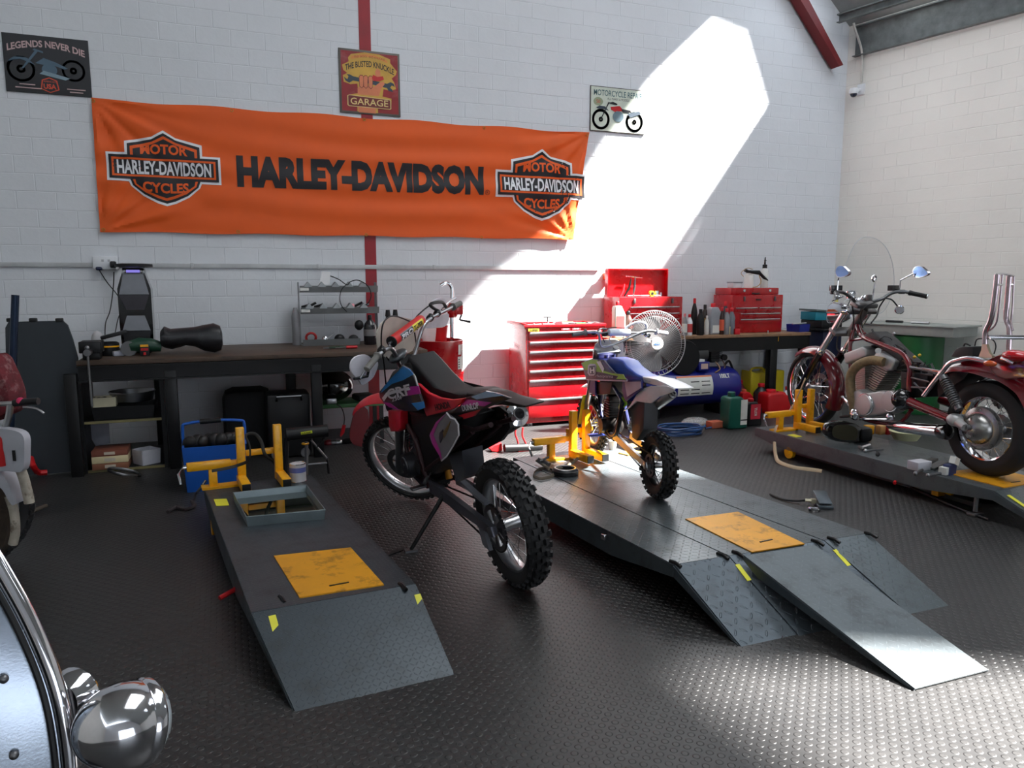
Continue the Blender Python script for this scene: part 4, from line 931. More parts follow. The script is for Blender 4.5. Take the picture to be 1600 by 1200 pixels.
    bmesh.ops.recalc_face_normals(e.bm, faces=e.bm.faces[:]); es = [q for q in e.bm.edges if len(q.link_faces) == 2 and q.calc_face_angle(0) > 1.0]; bmesh.ops.bevel(e.bm, geom=es, offset=.02, segments=3, affect='EDGES', profile=.5)
    eng = e.build('engine', SILV, r)
    for x, y, rad in ((1353, 632, .082), (1392, 627, .076)):
        q = B.pt(x, y, .2); mb = MB(); mb.lathe([(rad, -.03), (rad, .012), (rad*.92, .026), (rad*.5, .03), (.001, .031)], q, (0, 1, 0), 36); mb.build('engine_cover', SILV, eng)
        mb = MB(); mb.torus(q+V((0, .012, 0)), (0, 1, 0), rad*1.01, .004, 36, 6); mb.build('cover_ring', CHROME, eng)
    q = B.pt(1411, 624, .15); mb = MB(); mb.ell(q, (.075, .09, .085), 20, 12); mb.build('drive_boot', GLOSSB, eng)
    def cyl(pts_top, pts_bot, head):
        tl, tr = [B.pt(x, y, .02) for x, y in pts_top]; bl, br = [B.pt(x, y, .02) for x, y in pts_bot]; mb = MB(); n = 13
        for i in range(n):
            k = i/(n-1); a_, b_ = tl.lerp(bl, k), tr.lerp(br, k); c_ = (a_+b_)/2; d_ = (b_-a_); w_ = d_.length; ax_ = d_.normalized(); up_ = V((0, 1, 0)).cross(ax_)
            T_ = M((ax_, V((0, 1, 0)), ax_.cross(V((0, 1, 0))))).transposed().to_4x4(); T_.translation = c_
            mb.box((0, 0, 0), (w_*(1.0 if i % 2 == 0 else .97), .19, .005), T=T_)
        mb.slab([tl.lerp(tr, .15), tr.lerp(tl, .15), br.lerp(bl, .15), bl.lerp(br, .15)], (0, .16, 0)); cy = mb.build('cylinder', FIN, eng)
        g = [B.pt(x, y, .03) for x, y in head]; mb = MB(); mb.slab(g, (0, .2, 0)); bmesh.ops.recalc_face_normals(mb.bm, faces=mb.bm.faces[:]); bmesh.ops.bevel(mb.bm, geom=[q for q in mb.bm.edges if len(q.link_faces) == 2 and q.calc_face_angle(0) > 1], offset=.016, segments=3, affect='EDGES', profile=.5)
        mb.build('rocker_cover', SILV, cy)
    cyl(((1343, 573), (1368, 566)), ((1350, 610), (1368, 607)), ((1333, 552), (1362, 541), (1368, 545), (1369, 556), (1336, 569)))
    cyl(((1380, 563), (1406, 576)), ((1369, 606), (1381, 612)), ((1387, 547), (1415, 564), (1409, 578), (1402, 579), (1380, 565), (1379, 558)))
    B.rod('exhaust_header', [(1381, 566, .15), (1362, 563, .18), (1342, 570, .2), (1330, 585, .2), (1329, 607, .2), (1332, 625, .19), (1335, 642, .17)], .036, mat('heat_wrap_tan', (132, 112, 82), .85, 0, .25, 30, bump=.002, bs=40), n=14, sm=6)
    B.rod('side_cover_bolt', [(1372, 548, .15), (1372, 548, .17)], .022, CHROME, n=14)
    a, b = B.pt(1397, 666, .14), B.pt(1470, 674, .16); d = (b-a).normalized(); mb = MB(); mb.lathe([(.02, -.06), (.03, 0), (.04, .06), (.044, .3), (.046, (b-a).length)], a, d, 24); mu = mb.build('muffler', CHROME, r)
    mb = MB(); mb.lathe([(.047, -.01), (.055, .01), (.055, .06), (.03, .07)], b, d, 24); mb.build('end_cap', GLOSSB, mu)
    B.rod('brake_rod', [(1343, 655, .18), (1387, 655, .18)], .009, CHROME); mb = MB(); q = B.pt(1336, 647, .2); mb.ell(q, (.045, .04, .05), 16, 10); q = B.pt(1391, 651, .18); mb.ell(q, (.035, .03, .03), 14, 8); mb.build('foot_control', CHROME, r)
    mb = MB(); q = B.pt(1326, 650, .2); mb.box(q, (.12, .09, .02), (0, .3, 0), bev=.006); mb.build('foot_peg', BLK, r)
    B.rod('crash_bar', [(1316, 620, .14), (1323, 628, .18), (1330, 636, .2)], .012, CHROME, sm=3)
    # lower boxes and looms where tank and seat were taken off
    B.plate('air_box', [(1360, 522), (1376, 518), (1392, 530), (1408, 546), (1424, 560), (1438, 572), (1420, 576), (1405, 556), (1380, 540), (1364, 534)], 0, .16, mat('dusty_black', (38, 35, 36), .6, bump=.001), bev=.02)
    B.plate('battery_box', [(1424, 578), (1468, 586), (1462, 620), (1424, 622)], 0, .2, BLK, bev=.01)
    rnd = random.Random(3)
    for k in range(14):
        x0 = 1362+rnd.random()*60; y0 = 520+(x0-1362)*.75; pts = [(x0+rnd.uniform(-10, 22)*j*.6, y0+rnd.uniform(-8, 6)+j*6, rnd.uniform(-.05, .12)) for j in range(5)]
        B.rod('wiring_loom', pts, rnd.choice((.004, .006, .009)), rnd.choice((CABLE, BLK, BLK, mat('brown_wire', (90, 60, 40), .5))), n=6, sm=4)
    for k in range(7):
        x0 = 1428+rnd.random()*30; pts = [(x0+rnd.uniform(-12, 12), 578+rnd.uniform(-14, 14), rnd.uniform(-.05, .14)) for j in range(4)]; B.rod('wiring_loom', pts, .004, CABLE, n=6, sm=5)
    for x, y in ((1429, 558), (1437, 555), (1397, 521)):
        mb = MB(); mb.ell(B.pt(x, y, .1), .012, 8, 6); mb.build('connector', mat('brass_fitting', (200, 170, 60), .35, .7) if x > 1400 else ALU, r)
    for (a0, b0) in (((1424, 590), (1452, 597)), ((1424, 605), (1450, 606)), ((1428, 598), (1444, 614))): B.rod('bracket', [(*a0, .13), (*b0, .13)], .007, STEEL)
    # front mudguard round the wheel
    c = V((L, 0, .34)); g = []
    for i in range(25):
        a_ = R_(78-158*i/24 if False else 100-0)*0+R_(58+ (205-58)*i/24); R = .375+.012*sin(pi*i/24)
        o_ = c+V((R*cos(a_), 0, R*sin(a_))); n_ = V((cos(a_), 0, sin(a_))); g.append([o_+V((0, .085*sin(k), 0))+n_*(.07*(cos(k)-1)) for k in [(-1.4+2.8*j/10) for j in range(11)]])
    mb = MB(); mb.sheet(g); mb.build('front_fender', MR, r, thick=.004)
    S = B.S; up = B.ax; fw = V((cos(B.rk), 0, sin(B.rk)))
    # forks traced in their own plane
    for s in (1, -1):
        lo, jn, hi = B.pt(1247, 612, .12), B.pt(1281, 552, .12), B.pt(1323, 482, .12)
        for q in (lo, jn, hi): q.y = s*.12
        d = (hi-lo).normalized(); mb = MB(); mb.tube([lo-d*.02, lo, jn], [.022, .032, .034], 16); mb.build('fork_leg', GLOSSB, r)
        mb = MB(); mb.tube([jn, hi], .026, 16); mb.lathe([(.03, 0), (.036, .01), (.036, .03), (.03, .05)], jn, d, 16); mb.build('fork_tube', CHROME, r)
    hi = B.pt(1323, 482, .12); tcl = V((hi.x-.02, 0, hi.z)); mb = MB(); mb.box(tcl-d*.02, (.09, .3, .03), (0, -.55, 0), bev=.01); mb.box(tcl-d*.25, (.1, .3, .035), (0, -.55, 0), bev=.01); mb.cyl(tcl-d*.28+V((-.05, 0, 0)), tcl+V((-.05, 0, 0)), .032, n=16); mb.build('triple_clamp', mat('cast_clamp', (110, 108, 108), .4, .8), r)
    hl = B.pt(1313, 489, 0); hl = V((hl.x+.05, 0, hl.z)); mb = MB(); mb.lathe([(.01, -.16), (.06, -.14), (.085, -.08), (.09, 0), (.094, .01), (.086, .02)], hl, (1, 0, -.05), 32); h_ = mb.build('headlight', CHROME, r)
    mb = MB(); mb.ell(hl+V((.015, 0, 0)), (.02, .084, .084), 24, 10); mb.build('headlight_lens', mat('lens_glass', (210, 220, 225), .08, coat=.5), h_)
    # handlebar and what sits on it
    g2, g1 = B.pt(1447, 463, -.42), B.pt(1421, 457.5, -.35)
    bl = smooth([V((tcl.x-.05, 0, tcl.z+.05)), B.pt(1363, 471, -.08), B.pt(1378, 467, -.14), B.pt(1396, 457, -.24), B.pt(1413, 456, -.32), g1, g2], 6); br = [V((p.x, -p.y, p.z)) for p in bl[1:]]
    mb = MB(); mb.tube(br[::-1]+bl, .0135, 12); hb = mb.build('handlebar', mat('satin_bar', (96, 96, 98), .3, .9), r)
    for s in (1, -1):
        a, b = V((g2.x, s*g2.y, g2.z)), V((g1.x, s*g1.y, g1.z)); dd = (b-a).normalized(); mb = MB(); mb.lathe([(.010, -.012), (.02, -.008), (.021, 0), (.019, .004), (.019, .11), (.022, .115), (.022, .13)], a, dd, 16); gr = mb.build('grip', BLK, hb)
        mb = MB(); mb.lathe([(.009, -.018), (.018, -.014), (.02, .002)], a, dd, 14); mb.build('bar_end', CHROME, gr)
    def near(x, y, v, s=1): q = B.pt(x, y, -v); return V((q.x, s*q.y, q.z))
    for s in (1, -1):
        mb = MB(); mb.box(near(1396, 450, .28, s), (.05, .09, .045), (0, 0, .25*s), bev=.004); mb.box(near(1409, 456, .33, s), (.035, .05, .035), bev=.008); mb.build('brake_reservoir', mat('dark_glass_block', (58, 58, 60), .25, .5), hb)
        mb = MB(); mb.tube([near(1405, 457, .3, s), near(1407, 438, .3, s), near(1428, 427, .35, s)], .006, 8); mb.build('mirror_stem', CHROME, hb)
        g = [near(x, y, .37, s) for x, y in ((1427, 424), (1431, 417), (1439, 415.5), (1447, 421), (1452, 427), (1448, 431), (1437, 434), (1430, 432))]; mb = MB(); mb.slab(smooth(g, 3, True), (.004, .018, 0)); mi = mb.build('mirror', CHROME, hb)
        g = [p+V((-.002, -s*.0, 0)) for p in g]; mb = MB(); mb.slab(smooth([(p-sum(g, V())/len(g))*.88+sum(g, V())/len(g)+V((0, .010*1, 0)) for p in g], 3, True), (0, .002, 0)); mb.build('mirror_glass', mat('blue_mirror', (150, 185, 240), .06, 1), mi)
        mb = MB(); mb.tube(smooth([near(1382, 466, .16, s), near(1393, 468, .2, s), near(1402, 478, .24, s)], 4), .006, 8); mb.build('indicator_stem', BLKS, hb)
        q = near(1405, 484, .26, s); mb = MB(); mb.lathe([(.01, -.03), (.032, -.022), (.036, 0), (.036, .02), (.03, .026)], q, (-.8, .5*s, 0), 20); mb.build('turn_signal', CHROME, hb)
    mb = MB(); mb.tube([B.pt(1363, 468, .06), B.pt(1367, 441, .06)], .006, 8); mb.torus(B.pt(1366, 435, .06), (1, .3, 0), .022, .009, 20, 8); mb.build('clock_post', CHROME, hb)
    mb = MB(); mb.lathe([(.02, -.05), (.04, -.04), (.045, 0), (.04, .02), (.02, .03)], B.pt(1330, 459, 0), (.2, 0, 1), 20); mb.build('speedometer', CHROME, r)
    for q in ((1342, 470, .03), (1352, 466, .05)): mb = MB(); mb.ell(B.pt(*q), (.03, .04, .028), 14, 8); mb.build('warning_light', CHROME, r)
    mb = MB(); mb.box(B.pt(1350, 476, .03), (.10, .2, .04), (0, -.3, 0), bev=.01); mb.box(B.pt(1358, 465, .05), (.04, .05, .05), bev=.01); mb.build('bar_riser', mat('cast_clamp', (110, 108, 108)), r)
    for pts in (((1383, 466, -.16), (1374, 480, -.15), (1370, 493, -.08), (1361, 505, .02)), ((1378, 468, -.14), (1352, 480, .1), (1345, 495, .06), (1348, 512, .04)), ((1330, 470, .08), (1334, 495, .1), (1332, 515, .08)), ((1310, 520, .1), (1308, 545, .1), (1320, 552, .1))):
        B.rod('control_cable', pts, .006, CABLE, n=8, sm=6)
    # windscreen
    def ws(x, y, off):
        n_ = V((1, 0, .55)).normalized(); o_ = hl+V((.13, 0, 0)); w_ = onplane(x, y, B.T @ o_, B.T.to_3x3() @ n_); return B.Ti @ w_
    out = [(1297, 504), (1290, 502), (1288, 488), (1295, 468), (1307, 433), (1323, 393), (1333, 378), (1347, 371), (1365, 372), (1378, 380), (1386, 396), (1388, 420), (1384, 450), (1372, 480), (1362, 490), (1352, 488), (1345, 475), (1333, 466), (1320, 470), (1309, 484), (1303, 499)]
    g = [ws(x, y, 0) for x, y in out]; cy = sum(p.y for p in g)/len(g)
    mb = MB(); tri = tessellate_polygon([g]); vs = [mb.bm.verts.new(p) for p in g]
    for t_ in tri: mb._f([vs[i] for i in t_])
    bmesh.ops.subdivide_edges(mb.bm, edges=mb.bm.edges[:], cuts=3, use_grid_fill=True)
    for v_ in mb.bm.verts: v_.co.x -= .9*(v_.co.y-cy)**2
    W = mb.build('windscreen', mk_glass('clear_screen', (.9, .92, .95),   .03, .09), r)
    rim = smooth(g, 5, True); rim = [V((p.x-.9*(p.y-cy)**2, p.y, p.z)) for p in rim]; mb = MB(); mb.tube(rim, .0028, 6, closed=True); mb.build('windscreen_edge', mk_glass('screen_edge', (.8, .84, .86), .1, .8), W)
    B.rod('windscreen_bracket', [ws(1298, 470, 0)+V((-.02, 0, 0)), B.pt(1318, 463, .06)], .006, CHROME)
    mb = MB(); q = ws(1307, 472, 0); mb.box(q, (.003, .03, .045)); mb.build('yellow_tag', mat('yellow_tag', (220, 210, 110), .5), W)
    # sissy bar
    for pts, rad in ((((1558, 429, .13), (1556, 450, .13), (1549, 497, .13), (1540, 519, .13), (1539, 545, .13)), .016), (((1566, 429, .08), (1563, 460, .08), (1557, 503, .08), (1545, 517, .1)), .006), (((1577, 431, -.13), (1574, 470, -.13), (1572, 497, -.13), (1577, 514, -.13), (1576, 550, -.13)), .016), (((1584, 431, -.15), (1582, 480, -.15), (1580, 504, -.15), (1583, 517, -.15)), .006)):
        B.rod('sissy_bar_upright', pts, rad, mat('scuffed_chrome', (188, 172, 178), .22, .95), n=10, sm=4, flat=.6)
    B.rod('sissy_bar_top', [(1557, 429, .13), (1567, 427.5, 0), (1584, 431, -.15)], .007, CHROME, sm=4)
    B.rod('sissy_bar_clip', [(1560, 445, .13), (1566, 445, .08)], .006, CHROME); B.rod('sissy_bar_clip', [(1576, 445, -.13), (1583, 445, -.15)], .006, CHROME)
    mb = MB(); a, b = B.pt(1546, 527, .13), B.pt(1612, 527, -.14); mb.tube([a, b], .02, 8, flat=.3); mb.build('rack_rail', CHROME, r)
    mb = MB(); g = B.out([(1531, 557), (1535, 547), (1536, 538), (1543, 538), (1547, 550), (1552, 556), (1552, 559), (1531, 560)], .14); mb.slab(g, (0, .02, 0)); mb.build('sissy_bar_mount', mat('brassy_mount', (196, 186, 160), .3, .8), r)
    B.plate('tool_box', [(1496, 557), (1505, 544), (1515, 541), (1532, 541), (1532, 556), (1520, 560)], .05, .12, BLK, bev=.006)
    B.rod('battery_cable', [(1523, 541, .1), (1526, 531, .1), (1535, 529, .1), (1551, 531, .1), (1556, 541, .1), (1553, 553, .1)], .004, CABLE, sm=5)
    B.rod('battery_cable', [(1505, 545, .08), (1508, 537, .08), (1516, 540, .08)], .006, CABLE, sm=4)
    B.plate('inner_fender', [(1478, 590), (1500, 580), (1530, 580), (1520, 592), (1500, 604), (1480, 620)], 0, .16, BLK)
    return B
CRU = build_cruiser()
# ================================================================ things on the walls
def foot(x0, x1, yt, yb, z, Y=None):
    """where something stands: base point, width, height, from its outline and the surface it stands on"""
    c = P((x0+x1)/2, yb, z) if Y is None else PW((x0+x1)/2, yb, Y)
    w = abs((PW(x1, yb, c.y)-PW(x0, yb, c.y)).x); h = PW((x0+x1)/2, yt, c.y).z-z
    return V((c.x, c.y, z)), w, h
def banner():
    tl, bl, tr, br = PW(143, 153, WY-.02), PW(157, 363, WY-.02), PW(920, 207, WY-.02), PW(895, 375, WY-.02)
    OR = mat('orange_banner_cloth', (232, 92, 18), .65, 0, .04, 3); BK = mat('banner_black', (24, 20, 26), .6); WH = mat('banner_white', (232, 232, 236), .6)
    cx, cz = (tl.x+br.x)/2, (tl.z+bl.z)/2
    def off(x, z, u):
        """folds hanging from the tied corners and eyelets"""
        s = .012*sin(z*24+1.4*sin(x*1.5)+x*1.1)*(.4+.6*abs(sin(x*.8)))*(.3+.7*sin(pi*min(max(u[1], 0), 1)))
        for (qx, qz, sg) in ((tl.x, tl.z, 1), (tr.x, tr.z, -1), (bl.x, bl.z, 1), (br.x, br.z, -1)):
            dx, dz = x-qx, z-qz; d = sqrt(dx*dx+dz*dz)
            if d < 1.5: s += .014*sin(math.atan2(dz, dx)*14)*(1-d/1.5)*min(1, d*4)+.005*sin(math.atan2(dz, dx)*31+1)*(1-d/1.5)*min(1, d*3)
        return -.038+s
    def at(u, v):
        a = tl.lerp(tr, u); b = bl.lerp(br, u); p = b.lerp(a, v); sag = -.018*sin(pi*u*5)**2*(1 if v > .5 else -.6)*abs(v-.5)*2
        p = V((p.x, p.y, p.z+sag)); p.y = WY+off(p.x, p.z, (u, v)); return p
    mb = MB(); mb.sheet([[at(i/180, j/56) for j in range(57)] for i in range(181)]); mb.m = 0
    o = mb.build('banner', OR, None, thick=.002, off=1); tag(o, 'long orange banner with black lettering and two shield logos, tied to the wall', 'banner')
    def uv(x, y):
        """picture point on the banner -> u, v"""
        q = PW(x, y, WY-.03); u = (q.x-tl.x)/(tr.x-tl.x)
        for _ in range(6):
            a = tl.lerp(tr, u); b = bl.lerp(br, u); v = (q.z-b.z)/(a.z-b.z); l_ = bl.x+(tl.x-bl.x)*v; r_ = br.x+(tr.x-br.x)*v; u = (q.x-l_)/(r_-l_)
        return u, v
    def on(x, z, lift):
        p = V((x, 0, z)); u = (x-tl.x)/(tr.x-tl.x); zt, zb = tl.lerp(tr, u).z, bl.lerp(br, u).z; v = (z-zb)/(zt-zb)
        return V((x, WY+off(x, z, (u, v))-lift, z))
    def flatshape(name, pts, lift, m, holes=(), px=True):
        conv = lambda l: [PW(x, y, WY-.03) for x, y in l] if px else [V((x, 0, z)) for x, z in l]
        b = MB(); b.poly(conv(pts), [conv(h) for h in holes])
        xs = [v.co.x for v in b.bm.verts]; zs = [v.co.z for v in b.bm.verts]
        k = min(xs)
        while k < max(xs): bmesh.ops.bisect_plane(b.bm, geom=b.bm.verts[:]+b.bm.edges[:]+b.bm.faces[:], plane_co=(k, 0, 0), plane_no=(1, 0, 0)); k += .035
        k = min(zs)
        while k < max(zs): bmesh.ops.bisect_plane(b.bm, geom=b.bm.verts[:]+b.bm.edges[:]+b.bm.faces[:], plane_co=(0, 0, k), plane_no=(0, 0, 1)); k += .03
        for v in b.bm.verts: v.co = on(v.co.x, v.co.z, lift)
        q = b.build(name, m, o); return q
    def words(txt, c, h, w, lift, m, bold=.03, slope=0, arc=0, name='lettering'):
        b = MB(); T = M.Identity(4)
        text_bm(b, txt, T, h, w, bold, 0, cut=.03)
        k = -.3
        while k < .3: bmesh.ops.bisect_plane(b.bm, geom=b.bm.verts[:]+b.bm.edges[:]+b.bm.faces[:], plane_co=(0, k, 0), plane_no=(0, 1, 0)); k += .03
        for v in b.bm.verts:
            x, y = v.co.x, v.co.y; y += slope*x+arc*x*x*1.0
            v.co = on(c.x+x, c.z+y, lift)
        return b.build(name, m, o)
    A, Bp = PW(369, 268, WY-.03), PW(755, 284, WY-.03)
    # main lettering: capital height taken at both ends so it follows the cloth
    zt0, zb0 = PW(372, 247, WY-.03).z, PW(372, 290, WY-.03).z; xL, xR = PW(370, 270, WY-.03).x, PW(755, 284, WY-.03).x
    words('HARLEY-DAVIDSON', V(((xL+xR)/2, 0, (PW(560, 252, WY-.03).z+PW(560, 298, WY-.03).z)/2)), .295, xR-xL, .004, BK, .062, slope=(PW(745, 283, WY-.03).z-PW(372, 268, WY-.03).z)/(xR-xL))
    q = PW(761, 301, WY-.03); words('R', q, .028, .022, .004, BK, .0)
    b = MB(); b.torus((0, 0, 0), (0, 1, 0), .024, .0022, 24, 6)
    for v in b.bm.verts: v.co = V((v.co.x+q.x, 0, v.co.z+q.z)); v.co = on(v.co.x, v.co.z, .003)
    b.build('registered_ring', BK, o)
    def shield(cx, cy, sx):
        """bar-and-shield emblem; outline in units of half the bar width about the centre"""
        c = PW(cx, cy, WY-.03); e = PW(cx+sx, cy, WY-.03); s = (e-c).length; sl = (e.z-c.z)/s
        def M_(pts, k=1.0): return [(c.x+x*s*k, c.z+y*s*k+0*x) for x, y in pts]
        def sh(g):      # shield outline grown by g
            return [(0, .68+g*1.2), (.22, .55+g), (.66+g, .44+g), (.66+g, .16), (.66+g, -.2), (.60+g*.7, -.36-g*.3), (.40+g*.5, -.53-g*.7), (.16+g*.3, -.65-g), (0, -.70-g*1.1),
                    (-.16-g*.3, -.65-g), (-.40-g*.5, -.53-g*.7), (-.60-g*.7, -.36-g*.3), (-.66-g, -.2), (-.66-g, .16), (-.66-g, .44+g), (-.22, .55+g)]
        def bar(g): return [(-1-g, .22+g), (1+g, .22+g), (1+g, -.24-g), (-1-g, -.24-g)]
        flatshape('shield_white', M_(sh(.045)), .004, WH, px=False); flatshape('bar_white', M_(bar(.045)), .005, WH, px=False)
        flatshape('shield_black', M_(sh(0)), .006, BK, px=False)
        flatshape('shield_orange', M_(sh(-.05)), .0075, OR, px=False); flatshape('shield_field', M_(sh(-.10)), .009, BK, px=False)
        flatshape('bar_black', M_(bar(0)), .0105, BK, px=False); flatshape('bar_orange', M_(bar(-.05)), .012, OR, px=False); flatshape('bar_field', M_(bar(-.09)), .0135, BK, px=False)
        words('HARLEY-DAVIDSON', V((c.x, 0, c.z-.01*s)), .27*s, 1.72*s, .015, WH, .03)
        words('MOTOR', V((c.x, 0, c.z+.36*s)), .20*s, .86*s, .0115, OR, .035, arc=-.10/s)
        words('CYCLES', V((c.x, 0, c.z-.40*s)), .20*s, .84*s, .0115, OR, .035, arc=.16/s)
    shield(258, 263, 83); shield(846, 289, 66)
    for x, y in ((146, 158), (362, 173), (569, 187), (756, 200), (917, 211), (162, 359), (372, 362), (572, 367), (752, 371), (891, 373)):
        q = PW(x, y, WY-.03); b = MB(); b.torus(q+V((0, -.012, 0)), (0, 1, 0), .012, .003, 16, 6); b.build('eyelet', mat('brass', (170, 140, 70), .35, .9), o)
banner()
def sign(name, label, quad, base, frame_m, fw=.012):
    """tin plate on the wall from its four picture corners (tl, tr, br, bl); returns a painter in unit coordinates"""
    tl, tr, br, bl = [PW(*q, WY-.012) for q in quad]; tl.z = tr.z = (tl.z+tr.z)/2; bl.z = br.z = (bl.z+br.z)/2; tl.x = bl.x = (tl.x+bl.x)/2; tr.x = br.x = (tr.x+br.x)/2
    w, h = tr.x-tl.x, tl.z-bl.z; c = V(((tl.x+tr.x)/2, WY-.008, (tl.z+bl.z)/2))
    mb = MB(); mb.box(c, (w, .012, h), bev=.003); o = mb.build(name, frame_m); tag(o, label, 'sign')
    mb = MB(); mb.box(c+V((0, -.0065, 0)), (w-2*fw, .002, h-2*fw)); mb.build('printed_face', base, o)
    lv = [0]
    def paint(pts, m, nm='artwork'):
        lv[0] += 1; mb = MB(); y = c.y-.008-.0004*lv[0]
        mb.poly([V((tl.x+u*w, y, bl.z+v*h)) for u, v in pts]); return mb.build(nm, m, o, thick=.0003)
    def write(txt, u, v, hh, ww, m, arc=0, bold=0.0, nm='lettering', slope=0):
        lv[0] += 1; mb = MB(); text_bm(mb, txt, M.Identity(4), hh*h, ww*w, bold, 0, cut=ww*w/14)
        for q in mb.bm.verts: x, y = q.co.x, q.co.y; q.co = V((tl.x+u*w+x, c.y-.008-.0004*lv[0], bl.z+v*h+y+arc*x*x+slope*x))
        return mb.build(nm, m, o)
    def ring(u, v, r, t, m, nm='artwork', sx=1, n=28):
        lv[0] += 1; mb = MB(); mb.torus((0, 0, 0), (0, 1, 0), r*h, t*h, n, 6, flat=.02)
        for q in mb.bm.verts: q.co = V((tl.x+u*w+q.co.x*sx, c.y-.008-.0004*lv[0], bl.z+v*h+q.co.z))
        return mb.build(nm, m, o)
    return o, paint, write, ring
def circ(u, v, r, asp=1, n=20): return [(u+r*cos(2*pi*i/n), v+r*asp*sin(2*pi*i/n)) for i in range(n)]
# black sign
BKS = mat('sign_black', (16, 18, 24), .35); PINKW = mat('sign_pale', (190, 160, 160), .4); SG = mat('sign_steel', (74, 96, 112), .35, .3); ORS = mat('sign_orange', (200, 70, 40), .4)
o, pt, wr, rg = sign('tin_sign', 'black tin sign with a chopper and LEGENDS NEVER DIE, at the upper left', ((5, 52), (140, 62), (141, 150), (7, 144)), BKS, BKS, .004)
wr('LEGENDS NEVER DIE', .5, .86, .12, .90, PINKW, arc=-.62, bold=.03)
rg(.19, .40, .20, .022, SG); rg(.19, .40, .05, .02, SG); rg(.80, .44, .17, .02, SG); rg(.80, .44, .04, .02, SG)
pt([(.36, .52), (.46, .62), (.60, .56), (.74, .47), (.70, .45), (.58, .50), (.46, .50)], SG); pt(circ(.52, .42, .09, 1.2), SG); pt([(.19, .40), (.22, .41), (.40, .72), (.37, .74)], SG); pt([(.40, .34), (.70, .26), (.76, .30), (.45, .40)], mat('sign_silver', (120, 140, 150), .3, .4)); pt([(.34, .74), (.46, .70), (.46, .73), (.36, .77)], SG)
pt([(.05, .52), (.12, .60), (.26, .60), (.36, .48), (.30, .52), (.19, .57)], SG)
pt([(.40, .08), (.42, .24), (.51, .29), (.60, .24), (.62, .08), (.51, .02)], ORS); pt([(.415, .09), (.435, .23), (.51, .27), (.585, .23), (.605, .09), (.51, .035)], BKS); wr('USA', .51, .13, .09, .15, ORS, bold=.04); wr('AMERICAN', .51, .215, .03, .14, ORS)
for u, v, ww in ((.25, .13, .18), (.26, .07, .3), (.82, .10, .22), (.82, .05, .16)): pt([(u-ww/2, v), (u+ww/2, v), (u+ww/2, v+.018), (u-ww/2, v+.018)], PINKW, 'small_print')
# knuckle sign
RS = mat('sign_red', (150, 30, 34), .35, 0, .2, dirt=(190, 150, 150), dscale=4, damt=.2); YS = mat('sign_mustard', (206, 160, 60), .4); FL = mat('sign_skin', (216, 126, 84), .45); TL_ = mat('sign_slate', (50, 62, 74), .4); BRS = mat('sign_brown', (112, 32, 26), .4); CRS = mat('sign_cream', (226, 196, 130), .4)
o, pt, wr, rg = sign('tin_sign', 'square red and yellow tin sign with a fist and spanner reading GARAGE', ((530, 75), (625, 84), (625, 182), (530, 176)), RS, mat('sign_rim', (96, 92, 86), .5, .4), .02)
pt([(.05, .74), (.07, .66), (.13, .62), (.06, .58), (.07, .48), (.18, .45), (.29, .47), (.30, .32), (.13, .28), (.12, .14), (.28, .12), (.28, .03), (.62, .03), (.62, .12), (.84, .12), (.85, .28), (.70, .30), (.72, .42), (.84, .40), (.93, .44), (.90, .54), (.86, .60), (.93, .66), (.95, .72), (.84, .84), (.84, .90), (.66, .955), (.42, .965), (.20, .92), (.15, .86), (.16, .80)], YS)
pt([(.20, .84), (.42, .90), (.60, .90), (.80, .83), (.79, .87), (.60, .935), (.42, .94), (.20, .89)], mat('sign_ochre', (220, 140, 60), .4)); wr('OLD SKOOL  BAD KNUCKLE', .5, .90, .03, .5, RS, arc=-.4); wr('THE BUSTED KNUCKLE', .5, .79, .095, .80, BKS, arc=-.95, bold=.02)
pt([(.07, .56), (.10, .50), (.16, .47), (.22, .51), (.44, .49), (.78, .44), (.80, .40), (.88, .385), (.86, .43), (.83, .45), (.86, .49), (.91, .47), (.89, .52), (.84, .54), (.78, .51), (.44, .55), (.23, .575), (.17, .60), (.12, .60), (.15, .57), (.13, .52)], TL_)
pt([(.29, .30), (.29, .40), (.36, .46), (.56, .44), (.66, .52), (.72, .54), (.74, .50), (.68, .42), (.64, .30)], FL)
for i, (u, v) in enumerate(((.36, .52), (.43, .52), (.51, .52))): pt([(u-.04, v-.09), (u-.042, v+.06), (u-.02, v+.09), (u+.02, v+.09), (u+.036, v+.06), (u+.03, v-.09), (u, v-.12)], BRS, 'artwork'); pt([(u-.033, v-.085), (u-.035, v+.055), (u-.018, v+.08), (u+.018, v+.08), (u+.03, v+.055), (u+.024, v-.085), (u, v-.11)], FL)
pt([(.59, .54), (.585, .68), (.62, .735), (.67, .70), (.675, .56)], FL); pt([(.53, .57), (.55, .63), (.62, .60), (.71, .62), (.73, .57), (.66, .54), (.56, .53)], mat('sign_scarlet', (196, 30, 30), .4))
pt([(.29, .12), (.30, .02), (.58, .02), (.58, .12)], FL)
pt([(.12, .12), (.12, .27), (.15, .285), (.82, .26), (.84, .24), (.84, .11), (.82, .10), (.15, .105)], CRS); pt([(.135, .125), (.135, .265), (.155, .275), (.815, .25), (.825, .235), (.825, .12), (.815, .11), (.15, .115)], BRS); wr('GARAGE', .48, .19, .105, .62, CRS, bold=.01)
